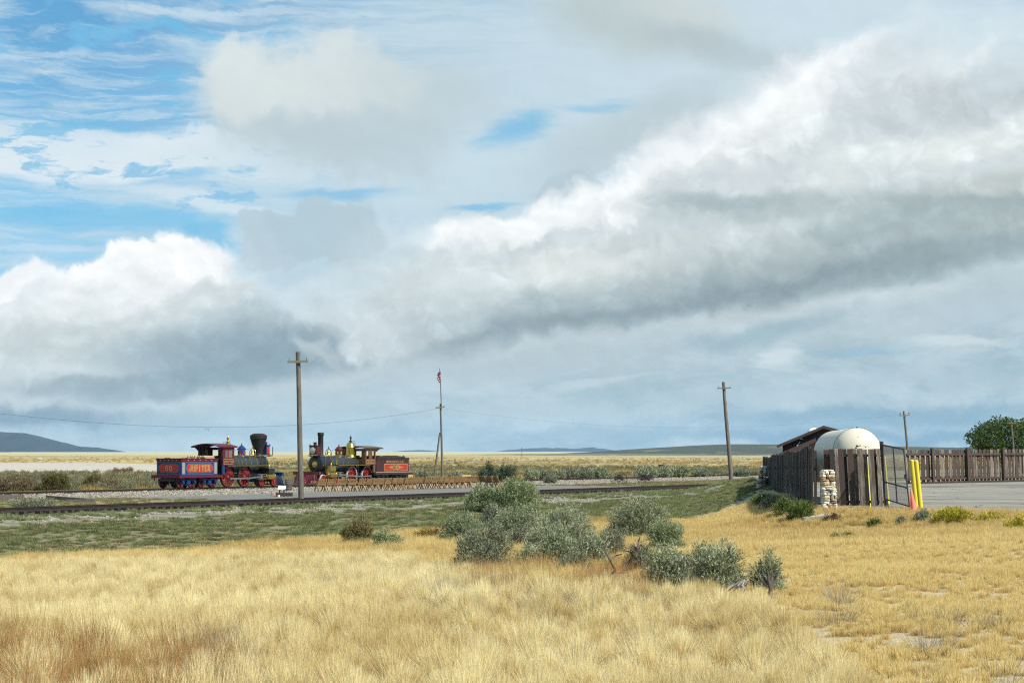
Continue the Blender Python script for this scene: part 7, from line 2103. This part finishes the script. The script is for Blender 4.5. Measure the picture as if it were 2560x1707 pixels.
B_(1243, 1370, 1266, 1352, 'broad sagebrush in the second rank left of the largest central one', l_sage, 105)
B_(1328, 1496, 1270, 1398, 'largest central sagebrush of the thicket', l_sage, 106, dens=1.3)
B_(1152, 1272, 1315, 1436, 'dark upright sagebrush at the front left of the thicket', l_grey, 107, dens=1.1)
B_(1293, 1366, 1362, 1424, 'low sagebrush between the front left one and the central one', l_sage, 108)
B_(1436, 1520, 1342, 1424, 'pale sagebrush at the front centre beside the gnarled dead branches', l_sage, 109)
B_(1538, 1668, 1250, 1349, 'isolated rounded sagebrush standing in golden grass behind the thicket', l_sage, 110, dens=1.2)
B_(1622, 1708, 1303, 1384, 'pale sagebrush on the right rear of the thicket', l_sage2, 111)
B_(1618, 1732, 1372, 1474, 'front right sagebrush with reddish dead stalks at its foot', l_sage, 112)
B_(1738, 1858, 1362, 1482, 'rightmost large sagebrush with bare grey branches at its foot', l_sage, 113, dens=1.1)
lone = B_(1884, 1954, 1385, 1480, 'small lone sagebrush on a bare trunk at the right', l_sage, 114, up=0.6, stem=False)
B_(1268, 1330, 1318, 1372, 'grey sagebrush in the gap left of the largest central one', l_grey, 118)
B_(1490, 1560, 1322, 1400, 'grey green sagebrush right of the largest central one', l_grey, 119)
B_(1570, 1640, 1360, 1430, 'dull low sagebrush behind the gnarled dead branches', l_grey, 120)
B_(1400, 1470, 1378, 1440, 'low dull sagebrush in front of the largest central one', l_grey, 125)
B_(1700, 1760, 1392, 1450, 'grey sagebrush between the front right and the rightmost large one', l_grey, 126)
B_(1355, 1445, 1335, 1425, 'full grey green sagebrush at the front of the largest central one', l_sage, 127)
B_(936, 1000, 1328, 1372, 'small green sagebrush in the ditch left of the thicket', l_sage2, 115)
B_(1040, 1110, 1322, 1356, 'low golden brown bush in the ditch beside the leftmost sagebrush', bush_leaf_mat('straw_bush', (0.19, 0.12, 0.04), (0.40, 0.27, 0.09)), 116, name='straw_bush', cat='bush', up=0.85)
B_(858, 935, 1296, 1368, 'tall brownish weeds in the ditch left of the small green sagebrush', bush_leaf_mat('rust_weed', (0.13, 0.12, 0.055), (0.26, 0.23, 0.105)), 117, name='weed_clump', cat='weeds', up=0.92, spread=0.3)
# trunk of the small lone sagebrush
p = on_ground(1925, 1492); q_ = at_depth(1921, 1440, p.y) - p
m = MB(); m.M = Matrix.Translation(p - lone.location); m.tube([(0, 0, -0.05), q_ * 0.4 + Vector((0.02, 0, 0)), q_ * 0.8, q_ * 1.15], [0.045, 0.036, 0.028, 0.016], 7)
for dx_ in (-0.2, -0.09, 0.08, 0.2): m.tube([q_ * 0.45, q_ * 0.8 + Vector((dx_ * 0.6, 0.05, 0)), q_ * 1.3 + Vector((dx_, 0.08, 0))], [0.03, 0.022, 0.01], 5)
m.build('trunk', m_twig, lone)
# gnarled dead branches in the thicket
p = on_ground(1535, 1462)
gn = thing('dead_branches', 'gnarled dark dead branches sticking out of the thicket', 'dead branch', p)
def rp(px_, py_, dy=0.0): return at_depth(px_, py_, p.y + dy) - p
m = MB()
for pts, r_0 in (([(1528, 1466), (1522, 1440), (1538, 1425), (1525, 1400), (1512, 1375), (1516, 1352), (1530, 1342)], 0.026), ([(1525, 1400), (1540, 1388), (1556, 1384)], 0.018), ([(1590, 1395), (1592, 1372), (1580, 1362), (1570, 1374)], 0.03), ([(1592, 1372), (1602, 1362), (1612, 1370)], 0.025), ([(1592, 1376), (1597, 1350), (1600, 1342)], 0.022), ([(1560, 1425), (1575, 1400), (1590, 1390)], 0.018), ([(1585, 1385), (1575, 1378), (1562, 1377)], 0.02)):
    n = len(pts); m.tube([rp(a_, b_, 0.25 * math.sin(i * 1.7)) for i, (a_, b_) in enumerate(pts)], [r_0 * (1 - 0.65 * i / (n - 1)) for i in range(n)], 6)
m.build('branches', m_twig, gn)
p = on_ground(1832, 1493)
db_ = thing('dead_branches', 'pale grey fallen branches at the foot of the rightmost large sagebrush', 'dead branch', p)
m = MB(); r2 = random.Random(3)
tip = (1862, 1449)
for k in range(16):
    e = (1800 + 4.2 * k + r2.uniform(-4, 4), 1490 + r2.uniform(-6, 4)); f = r2.uniform(.3, .75)
    mid = (tip[0] + (e[0] - tip[0]) * f + r2.uniform(-5, 5), tip[1] + (e[1] - tip[1]) * f - 6)
    m.tube([rp(*tip), rp(*mid, dy=r2.uniform(-.2, .2)), rp(*e, dy=r2.uniform(-.3, .3))], [0.014, 0.012, 0.005], 5)
m.build('branches', m_dead, db_)
# brush and weeds along the fence
B_(1975, 2036, 1252, 1303, 'bright green weeds at the near end of the dark fence', l_weed, 121, name='weed_clump', cat='weeds', group='weeds along the fence', up=0.85)
B_(1935, 1990, 1246, 1288, 'green weeds against the middle of the dark fence', l_weed, 122, name='weed_clump', cat='weeds', group='weeds along the fence', up=0.85)
B_(1886, 1945, 1236, 1266, 'low green weeds at the far end of the dark fence', l_weed, 123, name='weed_clump', cat='weeds', group='weeds along the fence', up=0.85)
B_(1902, 1960, 1243, 1277, 'grey brush in front of the green weeds by the dark fence', l_grey, 124, name='grey_brush', cat='brush', group='weeds along the fence', up=0.7)
p = on_ground(1985, 1262); wdm = thing('dead_weeds', 'tall bare grey weeds leaning against the dark fence', 'dead weeds', p); m = MB(); r2 = random.Random(9)
for k in range(26):
    b0 = rp(1985 + r2.uniform(-14, 14), 1262); e = rp(1955 + k * 2.1 + r2.uniform(-4, 4), 1208 + abs(k - 9) * 1.4 + r2.uniform(-4, 6), dy=r2.uniform(-.3, .3)); m.tube([b0, (b0 + e) / 2 + Vector((0.03, 0, 0.02)), e], [0.012, 0.010, 0.004], 4)
m.build('stalks', m_dead, wdm)
B_(2338, 2427, 1270, 1309, 'largest yellow flowering bush at the edge of the asphalt', l_yel, 131, name='rabbitbrush', cat='bush', group='yellow flowering bushes by the yard', up=0.8)
B_(2445, 2503, 1284, 1307, 'low green yellow bush in the middle at the edge of the asphalt', l_yel, 132, name='rabbitbrush', cat='bush', group='yellow flowering bushes by the yard', up=0.8)
B_(2518, 2620, 1288, 1334, 'yellow flowering bush at the right edge of the picture', l_yel, 133, name='rabbitbrush', cat='bush', group='yellow flowering bushes by the yard', up=0.8)
B_(2288, 2326, 1276, 1304, 'grey green weed clump right of the traffic cone', l_grey, 134, name='weed_clump', cat='weeds', group='weeds along the fence', up=0.85)
for k, (a_, b_, c_, d_) in enumerate(((2060, 2100, 1288, 1306), (2170, 2200, 1300, 1318), (2078, 2098, 1340, 1356), (2110, 2128, 1335, 1352), (2240, 2262, 1296, 1312))):
    B_(a_, b_, c_, d_, ['dry reddish weeds at the foot of the stone pier', 'green weed patch below the worn front fence', 'left green weed tuft in the mown grass below the pier', 'right green weed tuft in the mown grass below the pier', 'weed tuft below the gate stake'][k], [bush_leaf_mat('red_weed', (0.10, 0.06, 0.035), (0.24, 0.17, 0.10)), l_weed, l_weed, l_weed, l_grey][k], 140 + k, name='weed_clump', cat='weeds', group='weeds along the fence', stem=False, up=0.85)
# bushes beyond the far track
rear = [(1240, 1288, 1163, 1200, 'big round dark bush behind the right end of the bench row', l_dark), (1213, 1236, 1159, 1196, 'narrow dark bush just left of the big round dark one', l_dark), (1196, 1218, 1176, 1197, 'small dark bush left of the narrow dark one', l_dark),
        (1312, 1346, 1173, 1198, 'first grey green sagebrush right of the big round dark bush', l_sage), (1349, 1380, 1172, 1198, 'second grey green sagebrush right of the big round dark bush', l_grey), (1378, 1412, 1177, 1198, 'low grey sagebrush left of the long rear thicket', l_sage),
        (1410, 1446, 1170, 1196, 'left dark part of the long rear thicket', l_grey), (1440, 1482, 1170, 1195, 'middle of the long rear thicket behind the far track', l_grey), (1478, 1526, 1172, 1195, 'right end of the long rear thicket left of the wagon gear', l_sage),
        (1592, 1640, 1164, 1192, 'sagebrush directly behind the wagon gear', l_sage), (1645, 1682, 1165, 1189, 'sagebrush below the small black box', l_sage), (1680, 1720, 1164, 1187, 'sagebrush right of the small black box', l_sage), (1736, 1768, 1174, 1187, 'low grey bush left of the leaning telegraph pole', l_grey), (1838, 1872, 1174, 1186, 'low grey bush right of the leaning telegraph pole', l_grey),
        (1120, 1152, 1178, 1196, 'low brush right of the flag pole foot', l_grey), (1040, 1070, 1176, 1196, 'low green brush left of the flag pole brace', l_grey)]
for i, (a_, b_, c_, d_, lab, lf) in enumerate(rear):
    k_ = 196 + (a_ - 1200) * 0.055
    B_(a_, b_, c_, d_, lab, lf, 160 + i, group='bushes beyond the far track', Y=k_, stem=False, name='sagebrush' if lf is not l_dark else 'dark_bush', cat='sagebrush' if lf is not l_dark else 'bush')
B_(1363, 1389, 1187, 1208, 'small dark sagebrush between the tracks left of the wagon gear', l_grey, 180, group='bushes beyond the far track', stem=False)
for i, (a_, b_, c_, d_, lab) in enumerate(((100, 170, 1184, 1224, 'tall olive brush behind the far track left of the switch stand'), (205, 262, 1190, 1223, 'olive brush behind the far track right of the switch stand'), (10, 90, 1192, 1226, 'brown brush behind the far track at the left edge'), (255, 300, 1198, 1222, 'low brown brush between the switch stand and the blue tender'), (-60, 14, 1190, 1226, 'brown brush cut by the left edge behind the far track'))):
    B_(a_, b_, c_, d_, lab, [bush_leaf_mat('olive_brush', (0.085, 0.075, 0.032), (0.175, 0.155, 0.065)), bush_leaf_mat('brown_brush', (0.13, 0.098, 0.060), (0.26, 0.20, 0.125))][i in (2, 3, 4)], 190 + i, name='brush', cat='brush', group='brush behind the far track at the left', up=0.9, spread=0.35, stem=False, Y=150 + 8 * (i % 2), dens=1.3)
B_(40, 130, 1246, 1268, 'grey green weeds between the old timbers and the near rail', l_grey, 197, name='weed_clump', cat='weeds', group='brush behind the far track at the left', stem=False)
for i, (a_, b_, c_, d_) in enumerate(((282, 300, 1176, 1187), (304, 312, 1177, 1186), (316, 330, 1175, 1186))):
    B_(a_, b_, c_, d_, ['left reddish bush on the edge of the silt flat', 'smallest reddish bush on the edge of the silt flat', 'right reddish bush on the edge of the silt flat'][i], bush_leaf_mat('reddish_bush_%d' % i, (0.17, 0.11, 0.075), (0.30, 0.21, 0.15)), 200 + i, name='reddish_bush', cat='bush', group='reddish bushes on the silt flat', stem=False)

# ------------------------------------------------ open sagebrush plain beyond the railway (uncountable)
def low_bush(seed, leaf, nsp=70, nl=6, ll=0.12, lw=0.05):
    V, F, bl_ = sprig_cloud(seed, nsp, nl, ll, lw, (1.0, 1.0, 0.62), lobes=5, up=0.7, spread=0.55)
    return bpy.data.objects.new('bush', raw_mesh('bush', V, F, leaf, {'blade': bl_}))
l_plain = leaf_mat('plain_sage', (0.115, 0.115, 0.062), (0.23, 0.235, 0.145), 0.25)
l_pdark = leaf_mat('plain_dark', (0.05, 0.06, 0.035), (0.11, 0.12, 0.07), 0.2)
l_pstraw = leaf_mat('plain_straw', (0.34, 0.235, 0.085), (0.55, 0.41, 0.17), 0.35)
src_plain = source('plain_bushes', [low_bush(210, l_plain), low_bush(211, l_plain), low_bush(212, l_plain), low_bush(213, l_pdark)])
src_pstraw = source('plain_straw', [tuft('tuft', l_pstraw, 60, 0.34, 0.3, 0.35, 0.03, 220 + i) for i in range(2)])
gq = np.random.default_rng(91)
n = 26000
y = 1.0 / gq.uniform(1 / 1500.0, 1 / 150.0, n); x = gq.uniform(-1, 1, n) * 0.2462 * 1.25 * y
s_ = x * SN.x + y * SN.y
z = height(x, y); px, py = project(x, y, z)
pn = fbm(x, y, 0.012, 92); pn2 = vnoise(x * 0.4, y, 0.03, 95)
silt = (px < 430) & (py > 1156) & (py < 1184)
band = (px < 420) & (py > 1181) & (py < 1215)
dens_ = np.clip((0.45 * pn + 0.55 * pn2 - 0.40) * 3.2, 0.05, 1) 
dens_ = np.where(band, 0.6, dens_)
dens_ = np.where((px < 130) & (py < 1156) & (py > 1147), 0.02, dens_)
keep = (s_ > 101.5) & ~silt & (gq.uniform(0, 1, n) < dens_)
k2 = np.flatnonzero(keep); n2 = len(k2)
scatter('plain_sagebrush', 'scattered low sagebrush all over the plain behind the railway', 'sagebrush', src_plain, np.stack([x[k2], y[k2], z[k2] - 0.03], 1), gq.uniform(0.5, 1.15, n2) * np.where(band[k2], 1.15, 1.0) * np.clip(1.15 - y[k2] / 1300, 0.45, 1.0), gq.uniform(0, 6.28, n2), gq.uniform(0, 1, n2), gq.choice(4, n2, p=[.34, .33, .31, .02]))
keep = (s_ > 100) & ~silt & (y < 900) & (gq.uniform(0, 1, n) < 0.75 * (1.1 - dens_))
k2 = np.flatnonzero(keep); n2 = len(k2)
scatter('plain_grass', 'dry straw grass on the plain behind the railway', 'grass', src_pstraw, np.stack([x[k2] + 1.3, y[k2] + 0.9, z[k2] - 0.03], 1), gq.uniform(0.8, 1.8, n2), gq.uniform(0, 6.28, n2), gq.uniform(0, 1, n2), gq.integers(0, 2, n2))

# ------------------------------------------------ the tree behind the yard
TYY = 262.0
tb = at_depth(2560, 1190, TYY); tb.z = hz(tb.x, tb.y)
tree = thing('deciduous_tree', 'dense green spreading tree behind the back fence at the right edge', 'tree', tb)
k_ = TYY / FPX
r2 = random.Random(12)
m = MB()
th_ = at_depth(2560, 1044, TYY).z - tb.z
for (a0_, top, rr) in ((0, 0.62, 0.32), (2.1, 0.72, 0.2), (4.2, 0.7, 0.2), (1.1, 0.78, 0.16), (5.3, 0.66, 0.16), (3.2, 0.74, 0.16)):
    pts = [Vector((0, 0, -0.3)), Vector((0.1 * math.cos(a0_), 0.1 * math.sin(a0_), th_ * 0.18)), Vector((1.6 * math.cos(a0_), 1.4 * math.sin(a0_), th_ * 0.42)), Vector((3.6 * math.cos(a0_), 3.0 * math.sin(a0_), th_ * top))]
    m.tube(pts, [rr * 1.2, rr, rr * 0.6, rr * 0.15], 8, cap=False)
    for j in range(5):
        q0 = pts[2].lerp(pts[3], r2.uniform(0, .9)); m.tube([q0, q0 + Vector((r2.uniform(-1.6, 1.6), r2.uniform(-1.6, 1.6), r2.uniform(.4, 1.4)))], [rr * 0.25, 0.02], 5, cap=False)
m.build('trunk', mat('tree_bark', (0.09, 0.075, 0.06), 0.9, 0, 0.25, 6.0, 0.01), tree)
g = np.random.default_rng(14)
clumps = []
# lobes follow the uneven outline of the crown
for (cx, cy, r_) in ((2440, 1092, 24), (2462, 1074, 26), (2490, 1062, 26), (2518, 1066, 28), (2532, 1056, 20), (2556, 1066, 26), (2590, 1058, 32), (2630, 1070, 34), (2665, 1094, 30), (2450, 1112, 24), (2480, 1098, 34), (2520, 1100, 38), (2565, 1100, 40), (2610, 1104, 40), (2650, 1120, 30), (2500, 1128, 30), (2550, 1132, 32), (2600, 1132, 32), (2470, 1128, 22)):
    for dd in (-1, 0, 1):
        clumps.append(((cx - 2560) * k_ + g.uniform(-.3, .3), dd * r_ * k_ * 1.3 + g.uniform(-.6, .6), at_depth(2560, cy, TYY).z - tb.z - abs(dd) * 0.35, r_ * k_ * (1.0 if dd == 0 else 0.85)))
Vs = []; Fs = []; bs = []; off = 0
for (cx, cy, cz_, r_) in clumps:
    n = int(190 * (r_ / 1.4) ** 2) 
    v = g.normal(0, 1, (n, 3)); v /= np.linalg.norm(v, axis=1)[:, None]
    c = np.array([cx, cy, cz_]) + v * (r_ * g.uniform(0.35, 1.12, n) ** 0.7)[:, None] * np.array([1, 1, 0.82])
    # small twig groups stick out
    D = v + g.normal(0, .7, (n, 3)); D /= np.linalg.norm(D, axis=1)[:, None]
    S = np.cross(D, g.normal(0, 1, (n, 3))); S /= np.linalg.norm(S, axis=1)[:, None]
    for rep in range(2):
        cc = c + g.normal(0, .13, (n, 3)); l_ = g.uniform(.16, .34, n)[:, None]
        V = np.concatenate([cc - D * l_ * .5, cc - S * l_ * .35, cc + D * l_ * .5, cc + S * l_ * .35])
        a_ = np.arange(n) + off; Fs.append(np.stack([a_, a_ + n, a_ + 2 * n, a_ + 3 * n], 1)); Vs.append(V); off += 4 * n
        bs.append(np.tile(np.clip(g.normal(.5, .22, n) + g.uniform(-.15, .15), 0, 1), 4))
link('crown', raw_mesh('crown', np.concatenate(Vs), np.concatenate(Fs), l_tree, {'blade': np.concatenate(bs)}), tree)

# ================================================================== haze: the air between here and the mountains
hb = MB(); hb.box((0, 6500, 90 - 2.5), (19000, 15000, 180 - 0.0))
m_hz = bpy.data.materials.new('haze_air'); m_hz.use_nodes = True
t = m_hz.node_tree; t.nodes.clear()
pv = t.nodes.new('ShaderNodeVolumePrincipled')
pv.inputs['Color'].default_value = (0.40, 0.66, 1.0, 1)
pv.inputs['Density'].default_value = 0.000026
pv.inputs['Anisotropy'].default_value = 0.0
ou = t.nodes.new('ShaderNodeOutputMaterial'); t.links.new(pv.outputs[0], ou.inputs['Volume'])
HAZE = hb.build('haze', m_hz)
tag(HAZE, 'thin bluish haze over the plain', 'haze', kind='stuff')
scene.cycles.adaptive_threshold = 0.02
